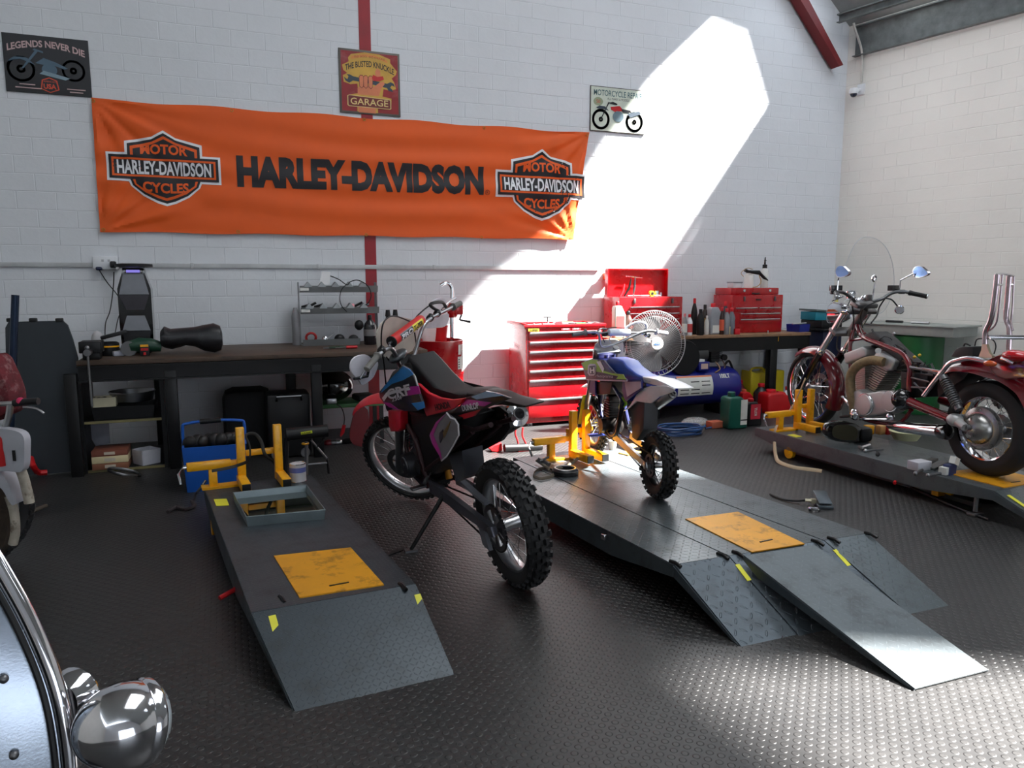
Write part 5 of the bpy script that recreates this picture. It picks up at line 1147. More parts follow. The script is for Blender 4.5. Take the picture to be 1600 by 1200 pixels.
# repair sign
MS = mat('sign_mint', (206, 214, 200), .35); TG = mat('sign_teal', (50, 92, 100), .4)
o, pt, wr, rg = sign('tin_sign', 'pale green MOTORCYCLE REPAIR tin sign, half lost in the sunlight', ((922, 134), (1008, 141), (1008, 209), (922, 206)), MS, mat('sign_dark_rim', (70, 66, 60), .5, .4), .008)
wr('MOTORCYCLE REPAIR', .5, .86, .13, .88, TG, bold=.01); wr('ALL MAKES & MODELS', .5, .74, .05, .4, BKS); pt(circ(.14, .66, .085, 1.1), mat('sign_sage', (150, 160, 130), .4)); wr('50', .14, .66, .08, .07, ORS)
for u in (.19, .80): rg(u, .27, .20, .030, mat('sign_blue_tyre', (70, 92, 110), .4)); rg(u, .27, .035, .02, TL_)
pt([(.18, .27), (.20, .28), (.34, .66), (.32, .67)], BKS); pt([(.10, .52), (.16, .57), (.26, .56), (.33, .47), (.25, .50), (.16, .50)], TL_); pt([(.36, .56), (.52, .60), (.60, .50), (.44, .46), (.37, .50)], REDP); pt(circ(.50, .36, .10, 1.2), mat('sign_silver', (120, 140, 150))); pt([(.55, .54), (.72, .52), (.74, .47), (.58, .46)], BKS); pt([(.30, .64), (.40, .68), (.48, .64), (.47, .61), (.38, .63)], BKS); pt([(.66, .44), (.88, .52), (.92, .46), (.72, .36)], TL_)
# ---------------------------------------------------------------- socket, plugs and camera
t = thing('wall_socket', 'white double wall socket with a black plug, on the trunking at left', 'socket', (PW(166, 410).x, WY, PW(166, 411).z))
mb = MB(); mb.box((0, -.03, 0), (.2, .06, .115), bev=.006); mb.build('socket_box', WHT, t)
mb = MB(); mb.box((-.02, -.061, .02), (.02, .004, .02)); mb.box((.03, -.061, .02), (.02, .004, .02)); mb.build('switch', mat('grey_switch', (170, 172, 176), .4), t)
def cord(label, pts, r=.0045, group=None, m=CABLE, name='power_cord'):
    mb = MB(); mb.tube(smooth(pts, 8), r, 7); return tag(mb.build(name, m), label, 'cord', group)
for dx, dz, lb in ((.065, -.015, 'black plug in the right half of the left wall socket'), (-.05, -.05, 'dark blue plug under the left half of the left wall socket')):
    mb = MB(); mb.box((t.location.x+dx, WY-.085, t.location.z+dz), (.05, .05, .06 if dx > 0 else .03), bev=.012); tag(mb.build('plug', BLK if dx > 0 else mat('navy_plug', (24, 34, 70), .4)), lb, 'plug')
cord('thin black cord hanging nearly straight from the black plug', [PW(178, 425, WY-.10), PW(177, 450, WY-.06), PW(172, 485, WY-.06), PW(165, 505, WY-.08), PW(164, 530, WY-.2)])
cord('thin black cord crossing the wall from the left plug to behind the tower speaker', [PW(155, 422, WY-.09), PW(168, 442, WY-.04), PW(184, 462, WY-.04), PW(190, 480, WY-.05), PW(184, 500, WY-.06), PW(180, 520, WY-.1)])
c = PW(948, 430); t = thing('socket_adaptor', 'orange socket adaptor with two black plugs, at the end of the trunking', 'socket', (c.x, WY, c.z))
mb = MB(); mb.box((0, -.03, -.01), (.10, .06, .075), bev=.006); mb.build('adaptor_body', mat('orange_adaptor', (225, 80, 30), .4), t)
for s in (-1, 1): mb = MB(); mb.box((s*.03, -.075, .045), (.045, .05, .05), bev=.014); mb.build('plug', BLK, t)
for s in (-1, 1): cord('black cord hanging from the %s plug of the orange adaptor' % ('left' if s < 0 else 'right'), [(c.x+s*.03, WY-.1, c.z+.03), (c.x+s*.02, WY-.06, c.z-.15), PW(949 if s > 0 else 944, 465, WY-.05), PW(951 if s > 0 else 948, 500, WY-.06), PW(952 if s > 0 else 951, 515, WY-.1)])
# dome camera on the side wall with its conduit
def PS(x, y, o=0.0): return onplane(x, y, CORN-nrm*o, nrm)
p = PS(1346, 140); t = thing('security_camera', 'small white dome camera high on the side wall', 'camera', p, math.atan2(sdir.y, sdir.x))
mb = MB(); mb.box((0, -.012*0+.0, 0), (.10, .03, .13), bev=.006); mb.build('wall_plate', WHT, t)
q = M.Rotation(-math.atan2(sdir.y, sdir.x), 4, 'Z') @ (PS(1334, 144, .10)-p); mb = MB(); mb.lathe([(.045, .045), (.052, .03), (.055, 0), (.05, -.02)], q, (0, 0, 1), 24); mb.cyl(q*.1, q*.8+V((0, 0, .01)), .02, n=12); mb.build('camera_housing', WHT, t)
mb = MB(); mb.ell(q+V((0, 0, -.02)), (.042, .042, .042), 20, 10); mb.build('dome_lens', mat('smoked_dome', (30, 34, 60), .08, coat=.6), t)
mb = MB(); mb.tube(smooth([PS(1346, 128, .03), PS(1347, 100, .03), PS(1346, 78, .03), PS(1341, 60, .06), PS(1335, 42, .10), PS(1334, 36, .12)], 5), .014, 10); tag(mb.build('conduit', mat('white_conduit', (200, 198, 192), .5)), 'white conduit running up the side wall from the dome camera to the purlin', 'conduit')
# ================================================================ left bench and everything on and under it
WOOD = mat('worn_bench_wood', (74, 58, 46), .6, 0, .25, 5, dirt=(40, 32, 28), dscale=6, damt=.6, bump=.0006, bs=30)
BKP = mat('greasy_black_paint', (14, 14, 16), .42, 0, .3, 9, spec=.35)
BX0, BX1, BF, BZ = P(118, 565, .9).x, PW(650, 560, 6.9).x-.02, 6.36, .9
t = thing('workbench', 'long black steel workbench with worn wooden top, at left', 'workbench', ((BX0+BX1)/2, (BF+WY)/2, 0)); o_ = t.location.copy()
def L_(x, y, z): return V((x, y, z))-o_
mb = MB(); mb.box(L_((BX0+BX1)/2, (BF+WY-.05)/2+.01, BZ-.018), (BX1-BX0, WY-BF-.06, .036), bev=.003); mb.build('worktop', WOOD, t)
mb = MB(); mb.box(L_((BX0+BX1)/2, BF+.045, BZ-.10), (BX1-BX0-.01, .03, .12)); mb.box(L_((BX0+BX1)/2, BF+.03, BZ-.045), (BX1-BX0, .05, .012)); mb.box(L_((BX0+BX1)/2, BF+.03, BZ-.158), (BX1-BX0, .05, .012)); mb.build('front_rail', BKP, t)
mb = MB(); mb.box(L_((BX0+BX1)/2, WY-.1, BZ-.09), (BX1-BX0-.01, .04, .1)); mb.build('back_rail', BKP, t)
for px_ in (106, 262, 488):
    x = PW(px_+8, 640, BF+.05).x; w = .085
    mb = MB(); mb.box(L_(x, BF+.06, BZ/2-.05), (w, .08, BZ-.1), bev=.004); mb.build('leg', BKP, t)
for px_ in (458, 250):
    x = PW(px_, 640, WY-.3).x; mb = MB(); mb.box(L_(x, WY-.15, BZ/2-.05), (.09, .08, BZ-.1), bev=.004); mb.build('leg', BKP, t)
# shelf unit under its left end
SX0, SX1 = PW(130, 690, BF+.1).x, PW(258, 690, BF+.1).x; SYc = BF+.36
t = thing('shelf_unit', 'dark open shelf unit under the left end of the bench', 'shelf', ((SX0+SX1)/2, SYc, 0)); o2 = t.location.copy()
zs = [PW(200, 655, BF+.12).z, PW(200, 730, BF+.12).z]; SHE = mat('raw_board_edge', (120, 112, 74), .6, 0, .2)
for z in zs:
    mb = MB(); mb.box(V((0, 0, z-.012)), (SX1-SX0, .48, .024)); sh_ = mb.build('shelf', BKP, t)
    mb = MB(); mb.box(V((0, -.242, z-.012)), (SX1-SX0, .006, .02)); mb.build('shelf_edge', SHE, sh_)
for s in (-1, 1): mb = MB(); mb.box(V((s*(SX1-SX0)/2, 0, .36)), (.03, .5, .72)); mb.build('side_panel', BKP, t)
ZU, ZL = zs
def crate(name, label, cat, c, w, d, h, m, rz=0, wall=.008, group=None, inner=None):
    """open-topped box"""
    t = thing(name, label, cat, c, rz, group); mb = MB()
    mb.box((0, 0, wall/2), (w*.94, d*.94, wall))
    for s in (-1, 1):
        mb.slab([(s*w*.47, -d*.47, 0), (s*w*.47, d*.47, 0), (s*w/2, d/2, h), (s*w/2, -d/2, h)], (wall, 0, 0)); mb.slab([(-w*.47, s*d*.47, 0), (w*.47, s*d*.47, 0), (w/2, s*d/2, h), (-w/2, s*d/2, h)], (0, wall, 0))
    mb.build('box_body', m, t); 
    if inner: mb = MB(); [mb.ell((random.uniform(-w*.3, w*.3), random.uniform(-d*.3, d*.3), h*.7), (w*.14, d*.12, h*.28), 8, 6, (random.random()*3,)*3) for _ in range(5)]; mb.build('contents', inner, t)
    return t
JUNK = mat('dark_small_parts', (40, 38, 38), .5, .4, .3)
yF = BF+.24
crate('parts_bin', 'black bin on the middle shelf under the left bench', 'bin', ((SX0+SX1)/2, BF+.30, ZU+.001), .44, .30, .10, BLK)
c, w, h = foot(147, 183, 618, 634, ZU+.105, Y=BF+.2); crate('cream_tub', 'cream plastic tub full of dark parts, in the black bin under the bench', 'tub', c, w, .12, .075, mat('cream_plastic', (196, 188, 160), .5), inner=JUNK)
c = PW(207, 618, BF+.34); t = thing('metal_bowl', 'oval silver bowl behind the cream tub under the bench', 'bowl', (c.x, c.y, ZU+.106)); mb = MB(); mb.lathe([(.10, 0), (.15, .015), (.17, .09), (.165, .09), (.145, .02), (.001, .008)], n=28); mb.build('bowl_body', ALU, t); mb = MB(); mb.torus((0, 0, .09), (0, 0, 1), .168, .005, 32, 6); mb.build('rolled_rim', ALU, t)
c, w, h = foot(148, 204, 697, 728, ZL+.001, Y=BF+.2)
for k, (nm, lb, m, hh) in enumerate((('flat_carton', 'brown flat carton, lowest of the stack on the bottom shelf', mat('brown_card', (134, 84, 60), .7), .05), ('flat_carton', 'cream flat carton in the middle of the stack on the bottom shelf', mat('cream_card', (206, 190, 150), .7), .055), ('flat_carton', 'reddish brown carton on top of the stack on the bottom shelf', mat('red_brown_card', (120, 66, 50), .7), .045))):
    zz = ZL+.001+(0, .051, .107)[k]; t = thing(nm, lb, 'carton', (c.x, c.y, zz), 0, 'flat cartons on the bottom shelf'); mb = MB(); mb.box((0, 0, hh/2), (w, .22, hh), bev=.002); mb.build('carton_body', m, t); mb = MB(); mb.box((0, -.111, hh*.5), (w*.3, .001, hh*.5)); mb.build('carton_label', mat('faded_label', (190, 178, 160), .6), t)
c, w, h = foot(210, 258, 690, 722, ZL+.001, Y=BF+.22); crate('open_carton', 'open white carton with brown inside, on the bottom shelf', 'carton', c-V((.02, 0, 0)), .15, .15, .12, mat('white_card', (190, 190, 198), .6), .6)
mb = MB(); g = [PW(x, y, BF+.38) for x, y in ((140, 664), (170, 660), (172, 692), (150, 697), (142, 684))]; mb.slab(g, (0, .01, 0)); tag(mb.build('paper_sheet', mat('grey_paper', (130, 132, 142), .7)), 'grey sheet of paper leaning inside the lower shelf', 'paper')
mb = MB(); c = P(190, 757, .0); mb.torus((c.x, c.y+.18, .05), (.3, .5, 1), .11, .012, 28, 8); tag(mb.build('wheel_ring', STEEL), 'dull steel ring lying under the bottom shelf', 'ring')
# dark board, pole
bp = [(9, 512), (14, 503), (98, 501), (106, 508), (114, 530), (122, 560), (126, 742), (14, 744)]
t = thing('leaning_sheet', 'tall charcoal metal panel with a rounded corner, leaning at the far left', 'panel', (0, 0, 0)); yb = P(70, 742, 0).y
def lean_pt(x, y):
    n_ = V((0, -1, .06)).normalized(); return onplane(x, y, V((0, yb, 0)), n_)
g = [lean_pt(*q) for q in bp]; g = [V((p.x, p.y, max(p.z, .012))) for p in g]
c0 = sum(g, V())/len(g); t.location = (c0.x, c0.y, 0); CH = mat('charcoal_sheet', (44, 50, 56), .55, .2, .1)
mb = MB(); mb.slab([p-t.location for p in g], (0, .03, 0)); mb.build('sheet', CH, t)
for x in (17, 52, 93): q = lean_pt(x, 502)-t.location; mb = MB(); mb.box(q+V((0, 0, .01)), (.05, .05, .03), bev=.006); mb.build('stop_block', BLK, t)
mb = MB(); a, b = PW(24, 461, 5.9), P(36, 752, .02); mb.tube([a, V((b.x, 5.9, .02))], .024, 12); tag(mb.build('steel_pole', mat('blued_steel', (30, 44, 66), .35, .6)), 'thin upright blue-black pole in front of the charcoal panel', 'pole')
# vice
c = P(143, 560, BZ); t = thing('bench_vice', 'black bench vice at the left end of the bench', 'vice', (PW(145, 556, BF+.16).x, BF+.16, BZ)); mb = MB()
mb.box((0, 0, .03), (.12, .14, .06), bev=.01); mb.box((0, .03, .10), (.15, .07, .09), bev=.008); mb.build('vice_body', BKP, t)
mb = MB(); mb.box((0, -.09, .10), (.15, .05, .09), bev=.008); mb.cyl((0, -.2, .07), (0, 0, .07), .022, n=14); mb.build('moving_jaw', BKP, t)
mb = MB(); mb.cyl((0, -.24, .07), (0, -.19, .07), .026, n=14); mb.tube([(0, -.22, .10), (.004, -.225, -.34)], .009, 8); mb.ell((0, -.22, .105), .018, 10, 8); mb.build('vice_handle', STEEL, t)
# bench clutter
c, w, h = foot(150, 164, 512, 526, BZ, Y=BF+.5); mb = MB(); mb.ell((PW(152, 524, BF+.55).x, BF+.55, BZ+.10), (.05, .04, .10), 10, 8); tag(mb.build('white_rag', mat('white_rag', (190, 188, 190), .9, bump=.004, bs=30)), 'crumpled white rag behind the vice', 'rag')
c = PW(171, 545, BF+.45); t = thing('tape_roll', 'black tub with a yellow stripe beside the vice', 'tub', (c.x, c.y, BZ)); mb = MB(); mb.lathe([(.07, 0), (.075, .02), (.075, .10), (.06, .11), (.06, .1)], n=24); mb.build('tub_body', BLK, t); mb = MB(); mb.lathe([(.0765, .07), (.0765, .082)], n=24, cap=False); mb.build('yellow_stripe', YEL, t)
mb = MB(); q = PW(178, 523, BF+.45); mb.box(q, (.2, .08, .03), (0, -.25, .1), bev=.008); tag(mb.build('scrubbing_brush', BLK), 'black handled brush lying across the yellow-striped tub', 'brush')
mb = MB(); q = P(193, 552, BZ); mb.box((PW(193, 552, BF+.4).x, BF+.4, BZ+.02), (.16, .1, .04), (0, 0, .3), bev=.008); tag(mb.build('cloth', mat('pale_cloth', (170, 172, 184), .9, bump=.003, bs=40)), 'folded pale cloth in front of the tower speaker', 'cloth')
# tower speaker
c, w, h = foot(191, 245, 412, 547, BZ, Y=BF+.62); t = thing('tower_speaker', 'black tower speaker with a faceted silver front', 'speaker', (c.x, BF+.62, BZ)); HS = h
mb = MB(); K = [(.0, .095, .075), (.06, .12, .09), (.35, .125, .09), (.72, .125, .09), (.90, .085, .07), (.95, .08, .06)]
mb.rings([[V((sx*w2, sy*d2-.0, z*HS)) for sx, sy in ((-1, -1), (1, -1), (1, 1), (-1, 1))] for z, w2, d2 in K]); mb.build('cabinet', GLOSSB, t)
mb = MB(); mb.lathe([(.10, .955*HS), (.145, .965*HS), (.145, .995*HS), (.10, HS)], n=32); mb.build('top_disc', BLK, t)
FG = mat('silver_grille', (120, 122, 128), .45, .5); FGD = mat('dark_grille', (74, 72, 78), .5, .4)
def facet(nm, pts, m): mb = MB(); mb.slab([V((x, y, z*HS)) for x, y, z in pts], (0, .004, 0)); mb.build(nm, m, t)
facet('grille', [(-.075, -.082, .88), (.075, -.082, .88), (.112, -.105, .66), (-.112, -.105, .66)], FG)
facet('grille', [(-.112, -.105, .655), (.112, -.105, .655), (.06, -.085, .46), (-.06, -.085, .46)], FGD)
facet('grille', [(-.06, -.085, .455), (.06, -.085, .455), (.105, -.105, .26), (-.105, -.105, .26)], FG)
facet('grille', [(-.105, -.105, .255), (.105, -.105, .255), (.09, -.095, .06), (-.09, -.095, .06)], mat('black_grille', (30, 30, 34), .5))
em = NT('display_glow'); em.set(Base_Color=(.05, .04, .2), Emission_Color=(.35, .3, 1.0), Emission_Strength=.6); mb = MB(); mb.box((0, -.078, .915*HS), (.10, .02, .022)); dsp = mb.build('display', em.m, t)
for s in (-1, 1): mb = MB(); mb.cyl((s*.062, -.075, .915*HS), (s*.062, -.092, .915*HS), .009, n=12); mb.build('knob', CHROME, t)
# grinder, black mudguard
c = PW(232, 548, BF+.36); t = thing('angle_grinder', 'dark green grinder with a red and yellow label on the bench', 'power tool', (c.x-.03, BF+.36, BZ)); mb = MB(); mb.tube([(-.10, 0, .07), (-.03, 0, .085), (.06, 0, .08), (.13, 0, .065)], [.05, .062, .055, .04], 16); mb.build('motor_body', mat('dark_green_casing', (20, 62, 44), .45), t)
mb = MB(); mb.cyl((-.11, -.04, .06), (-.11, .03, .06), .06, n=20); mb.build('grinding_wheel', mat('grey_stone', (104, 104, 106), .8), t)
mb = MB(); mb.box((.01, -.075, .04), (.07, .03, .08), bev=.006); sw = mb.build('switch_box', BLK, t); mb = MB(); mb.box((.01, -.0915, .055), (.055, .002, .02)); mb.build('red_label', RED, sw); mb = MB(); mb.box((.01, -.0915, .085), (.06, .004, .018)); mb.build('yellow_label', YEL, sw); mb = MB(); mb.box((.01, -.0925, .02), (.018, .006, .022)); mb.build('red_switch', REDP, sw)
def mud():
    y0 = BF+.38; g = []; ps = [(252, 522, 546), (258, 515, 549), (268, 519, 551), (290, 517, 545), (305, 516, 547), (318, 513, 553), (335, 510, 556), (345, 514, 552), (348, 524, 544)]
    rs = []
    for i, (x, yt, yb_) in enumerate(ps):
        a, b = PW(x, yt, y0), PW(x, yb_, y0); c = (a+b)/2; h = (a-b).length/2; rs.append([c+V((0, .10*cos(k), h*sin(k))) for k in [2*pi*j/16 for j in range(16)]])
    mb = MB(); mb.rings(rs); return mb
mb = mud(); lo = min(v.co.z for v in mb.bm.verts)
for v in mb.bm.verts: v.co.z += BZ+.001-lo
tag(mb.build('bike_mudguard', mat('scuffed_black_guard', (26, 26, 30), .38, dirt=(90, 90, 94), dscale=12, damt=.2)), 'shiny black curved bike mudguard lying on the bench beside the grinder', 'mudguard')
# tiered rack
x0, x1 = PW(469, 500, WY-.3).x, PW(590, 500, WY-.3).x; RY = WY-.28
t = thing('tiered_rack', 'grey three-tier metal rack full of small parts, on the bench', 'rack', ((x0+x1)/2, RY, BZ)); W2 = (x1-x0)/2; RM = mat('grey_rack_metal', (138, 142, 144), .45, .4, .12)
zt = PW(530, 441, RY).z-BZ; HR = zt
for s in (-1, 1): mb = MB(); mb.slab([(s*W2, .1, 0), (s*W2, .12, HR), (s*W2, .0, HR), (s*W2, -.02, HR*.6), (s*W2, -.06, 0)], (.004, 0, 0)); mb.build('side_panel', RM, t)
tiers = [(.0, -.20, .72), (HR*.50, -.10, 1.0), (HR*.84, -.06, 1.0)]
for k, (z, yo, wf) in enumerate(tiers):
    xe = -W2+2*W2*wf; mb = MB(); mb.slab([(-W2, yo, z), (xe, yo, z), (xe, yo+.20, z+.005), (-W2, yo+.20, z+.005)], (0, 0, .004)); mb.slab([(-W2, yo, z), (xe, yo, z), (xe, yo-.02, z+.062), (-W2, yo-.02, z+.062)], (0, .004, 0)); tr_ = mb.build('tray', RM, t)
    if k:
        for i in range(5):
            xx = -W2+.08+i*(2*W2-.1)/5; mb = MB(); mb.slab([(xx-.04, yo+.02, z+.05), (xx, yo+.03, z+.10), (xx+.04, yo+.02, z+.05)], (0, .1, 0)); mb.build('divider', RM, tr_)
        mb = MB(); mb.box((-W2+.045, yo-.016, z+.036), (.08, .005, .042), (-.3, 0, 0)); mb.build('paper_label', mat('label_white', (215, 215, 210), .6), tr_)
zc = [BZ+z for z, _, _ in tiers]
def blob(name, label, cat, c, r, m, rot=(0, 0, 0), group=None):
    mb = MB(); mb.ell(c, r, 14, 8, rot); return tag(mb.build(name, m), label, cat, group)
def atR(px_, k, yo): x = PW(px_, 500, RY-.1).x; return V((x, RY+yo, zc[k]+.008))
q = atR(485, 0, -.1); mb = MB(); mb.torus(q+V((0, 0, .064)), (0, 1, .3), .045, .012, 24, 8); tag(mb.build('pipe_clamp', mat('red_band', (170, 36, 36), .45)), 'red ring clamp in the bottom tray of the rack', 'clamp')
q = atR(507, 0, -.1); t = thing('chrome_socket', 'shiny chrome part in the bottom tray of the rack', 'part', q); mb = MB(); mb.lathe([(.02, 0), (.032, .01), (.03, .06), (.018, .075)], n=16); mb.build('socket_body', CHROME, t); mb = MB(); mb.tube([(.01, 0, .04), (.09, -.01, .10)], .008, 8); mb.build('socket_handle', ALU, t)
blob('oil_filter', 'dark round filter right of the chrome part in the rack', 'filter', atR(530, 0, -.08)+V((0, 0, .045)), (.05, .04, .045), BLK)
blob('black_boot', 'black rubber boot leaning at the right end of the rack tray', 'part', atR(552, 0, -.08)+V((0, 0, .04)), (.05, .04, .04), RUB)
blob('rubber_ball', 'round black knob standing behind the dark oil bottle', 'part', PW(561, 508, RY-.05), (.045, .035, .05), BLK)
q = atR(551, 1, -.04); mb = MB(); mb.box(q+V((0, -.02, .06)), (.05, .03, .045), (0, 0, .2), bev=.003); tag(mb.build('small_packet', mat('pink_white_packet', (226, 150, 160), .5)), 'small pink and white packet in the middle tray', 'packet')
for i, (x, m) in enumerate(((480, BLK), (490, JUNK), (500, JUNK), (563, JUNK), (573, ALU))): mb = MB(); q = atR(x, 1, -.02); mb.tube([q+V((-.04, 0, .055)), q+V((.035, -.02, .075+.02*(i % 2)))], .012, 8); tag(mb.build('small_fitting', m), ('black fitting at the left end of the middle tray', 'dark bent fitting second in the middle tray', 'dark fitting third in the middle tray', 'dark fitting near the right end of the middle tray', 'bright fitting at the right end of the middle tray')[i], 'fitting')
q = atR(508, 2, 0); mb = MB(); mb.slab([PW(x, y, RY-.02) for x, y in ((503, 424), (516, 425), (515, 445), (499, 445))], (0, .004, 0)); tag(mb.build('plastic_sheet', mk_glass('milky_sheet', (.85, .84, .84), .3, .6)), 'milky plastic sheet standing in the top tray', 'sheet')
mb = MB(); mb.tube(smooth([PW(x, y, RY-.12) for x, y in ((516, 431), (530, 437), (542, 445), (548, 440), (560, 438), (575, 447), (580, 462), (575, 474), (566, 478))], 5), .005, 7); tag(mb.build('rubber_hose', CABLE), 'thin black hose looped over the right half of the rack', 'hose')
mb = MB(); mb.tube(smooth([PW(x, y, RY-.13) for x, y in ((542, 444), (534, 452), (531, 466), (534, 478), (542, 487))], 5), .004, 7); tag(mb.build('rubber_hose', CABLE), 'short black hose hanging between the upper and middle trays', 'hose')
def bottle(label, x0, x1, yt, yb_, z, m, capm, shape='round', labm=None, Y=None, name='bottle', cat='bottle', group=None, capw=.4, text=None, tm=None, shoulder=.62, rz=0, lab_span=(.15, .55), deep=.6, handle=False):
    c, w, h = foot(x0, x1, yt, yb_, z, Y); t = thing(name, label, cat, c, rz, group); mb = MB(); r = w/2
    if shape == 'round':
        mb.lathe([(r*.9, 0), (r, .01), (r, h*shoulder), (r*.8, h*(shoulder+.1)), (r*capw, h*(shoulder+.24)), (r*capw, h*.92)], n=20); mb.build('bottle_body', m, t)
        if labm: mb = MB(); mb.lathe([(r+.0015, h*lab_span[0]), (r+.0015, h*lab_span[1])], n=20, cap=False); mb.build('bottle_label', labm, t)
    else:      # flat jug with a slanted shoulder
        d = w*deep; prof = [(-w/2, 0), (w/2, 0), (w/2, h*shoulder), (w*.10, h*.88), (-w*.42, h*.88), (-w/2, h*.8)]
        mb.slab([(x, 0, z_) for x, z_ in prof], (0, d, 0)); bmesh.ops.recalc_face_normals(mb.bm, faces=mb.bm.faces[:]); bmesh.ops.bevel(mb.bm, geom=[e for e in mb.bm.edges if len(e.link_faces) == 2 and e.calc_face_angle(0) > .5], offset=min(w, d)*.12, segments=3, affect='EDGES', profile=.5); mb.build('bottle_body', m, t)
        if labm: mb = MB(); mb.box((0, -d/2-.0012, h*(lab_span[0]+lab_span[1])/2), (w*.72, .002, h*(lab_span[1]-lab_span[0]))); mb.build('bottle_label', labm, t)
        if handle: mb = MB(); mb.tube(smooth([(w*.12, 0, h*.84), (w*.40, 0, h*.78), (w*.47, 0, h*.62)], 4), min(w, d)*.09, 8); mb.build('handle', m, t)
    cx_ = 0 if shape == 'round' else -w*.16
    cr = r*capw*1.15 if shape == 'round' else w*.17
    mb = MB(); mb.lathe([(cr*.9, h*.86), (cr, h*.88), (cr, h*.985), (cr*.85, h)], (cx_, 0, 0), n=16); mb.build('cap', capm, t)
    if text:
        mb = MB(); d = (r if shape == 'round' else w*deep/2); zc_ = h*(lab_span[0]+lab_span[1])/2; T = frame((0, -d-.003, zc_), *(((1, 0, 0), (0, 0, 1)) if text[0] != '|' else ((0, 0, 1), (-1, 0, 0)))); s_ = text.strip('|'); text_bm(mb, s_, T, w*.2, (h*.3 if text[0] == '|' else w*.6), .02, .0006); mb.build('lettering', tm or BLK, t)
    return t
GREYB = mat('grey_bottle', (136, 136, 140), .4, .2); CAPR = mat('red_cap', (200, 24, 36), .4); LABW = mat('label_white', (215, 215, 210), .6)
bottle('slim grey aerosol standing left of the tiered rack', 457, 470, 483, 539, BZ, GREYB, BLK, Y=RY-.04, name='spray_can', cat='spray can', capw=.45, shoulder=.8)
bottle('dark oil bottle with a black and white label, at the right end of the rack', 569, 589, 492, 543, BZ, mat('dark_brown_bottle', (22, 18, 24), .25, coat=.4), BLK, labm=mat('grey_label', (120, 116, 116), .6), Y=RY-.22, lab_span=(.30, .52), capw=.28)
c = P(541, 546, BZ); t = thing('screwdriver', 'red-handled screwdriver lying in front of the rack', 'screwdriver', (PW(541, 545, BF+.35).x, BF+.35, BZ+.014), .15); mb = MB(); mb.tube([(0, 0, 0), (.10, 0, 0)], [.013, .014], 8); mb.build('handle', CAPR, t); mb = MB(); mb.tube([(-.10, 0, -.004), (0, 0, 0)], .004, 6); mb.build('blade', CHROME, t)
t = thing('pliers', 'dark green handled pliers lying in front of the rack', 'pliers', (PW(514, 546, BF+.38).x, BF+.38, BZ+.012), .1); [ (lambda m_: (m_.tube(smooth([(0, 0, 0), (.06, s*.02, 0), (.13, s*.012, 0)], 4), .008, 8), m_.build('handle', mat('dark_green_grip', (30, 60, 40), .5), t)))(MB()) for s in (-1, 1)]; mb = MB(); mb.slab([(0, .012, 0), (-.05, .004, 0), (-.05, -.004, 0), (0, -.012, 0)], (0, 0, .012)); mb.build('jaws', STEEL, t)
# under the bench
t0 = P(340, 750, 0); t = thing('tool_tote', 'bright blue open tool tote with tubular handle, behind the left lift', 'tool tote', (PW(338, 735, 5.75).x, 5.75, 0)); w = (PW(386, 700, 5.75)-PW(290, 700, 5.75)).x; hh = PW(338, 690, 5.75).z
BT = mat('blue_tote_fabric', (14, 84, 176), .5, 0, .08)
mb = MB(); mb.box((0, 0, .01), (w*.92, .26, .02))
for s in (-1, 1): mb.slab([(s*w*.46, -.13, 0), (s*w*.46, .13, 0), (s*w/2, .15, hh), (s*w/2, -.15, hh)], (.01, 0, 0)); mb.slab([(-w*.46, s*.13, 0), (w*.46, s*.13, 0), (w/2, s*.15, hh), (-w/2, s*.15, hh)], (0, .01, 0))
mb.build('tote_body', BT, t); mb = MB(); zt = PW(338, 659, 5.75).z; mb.tube(smooth([(-w/2, 0, hh*.9), (-w/2, 0, zt-.03), (-w*.42, 0, zt), (0, 0, zt+.012), (w*.42, 0, zt), (w/2, 0, zt-.03), (w/2, 0, hh*.9)], 4), .011, 8); mb.build('handle', BT, t); mb = MB(); mb.tube([(-w*.22, 0, zt+.008), (w*.12, 0, zt+.012)], .019, 10); mb.build('hand_grip', BLK, t)
mb = MB(); 
for i in range(9): mb.ell((-w*.4+i*w*.1, random.uniform(-.05, .05), hh+.01), (.05, .05, .05+.02*random.random()), 10, 6, (random.random(), random.random(), 0))
mb.build('contents', JUNK, t)
BAG = mat('black_bag_cloth', (17, 17, 20), .8, bump=.004, bs=12)
mb = MB(); c = PW(390, 690, 6.9); mb.box((c.x, 6.95, .28), (.42, .35, .56), bev=.09); tag(mb.build('black_bag', BAG), 'rounded black bag behind the blue tool tote', 'bag')
t = thing('equipment_case', 'tall black case standing under the bench beside the steel legs', 'case', (PW(452, 690, 6.6).x, 6.6, 0)); mb = MB(); mb.box((0, 0, .28), (.36, .3, .55), bev=.03); mb.build('case_body', BLK, t); mb = MB(); mb.tube([(-.1, -.16, .5), (-.1, -.18, .54), (.1, -.18, .54), (.1, -.16, .5)], .012, 8); mb.build('handle', GLOSSB, t)
for s in (-1, 1): mb = MB(); mb.cyl((-.12*s, -.17, .04), (-.12*s, -.13, .04), .04, n=14); mb.build('wheel', STEEL, t)
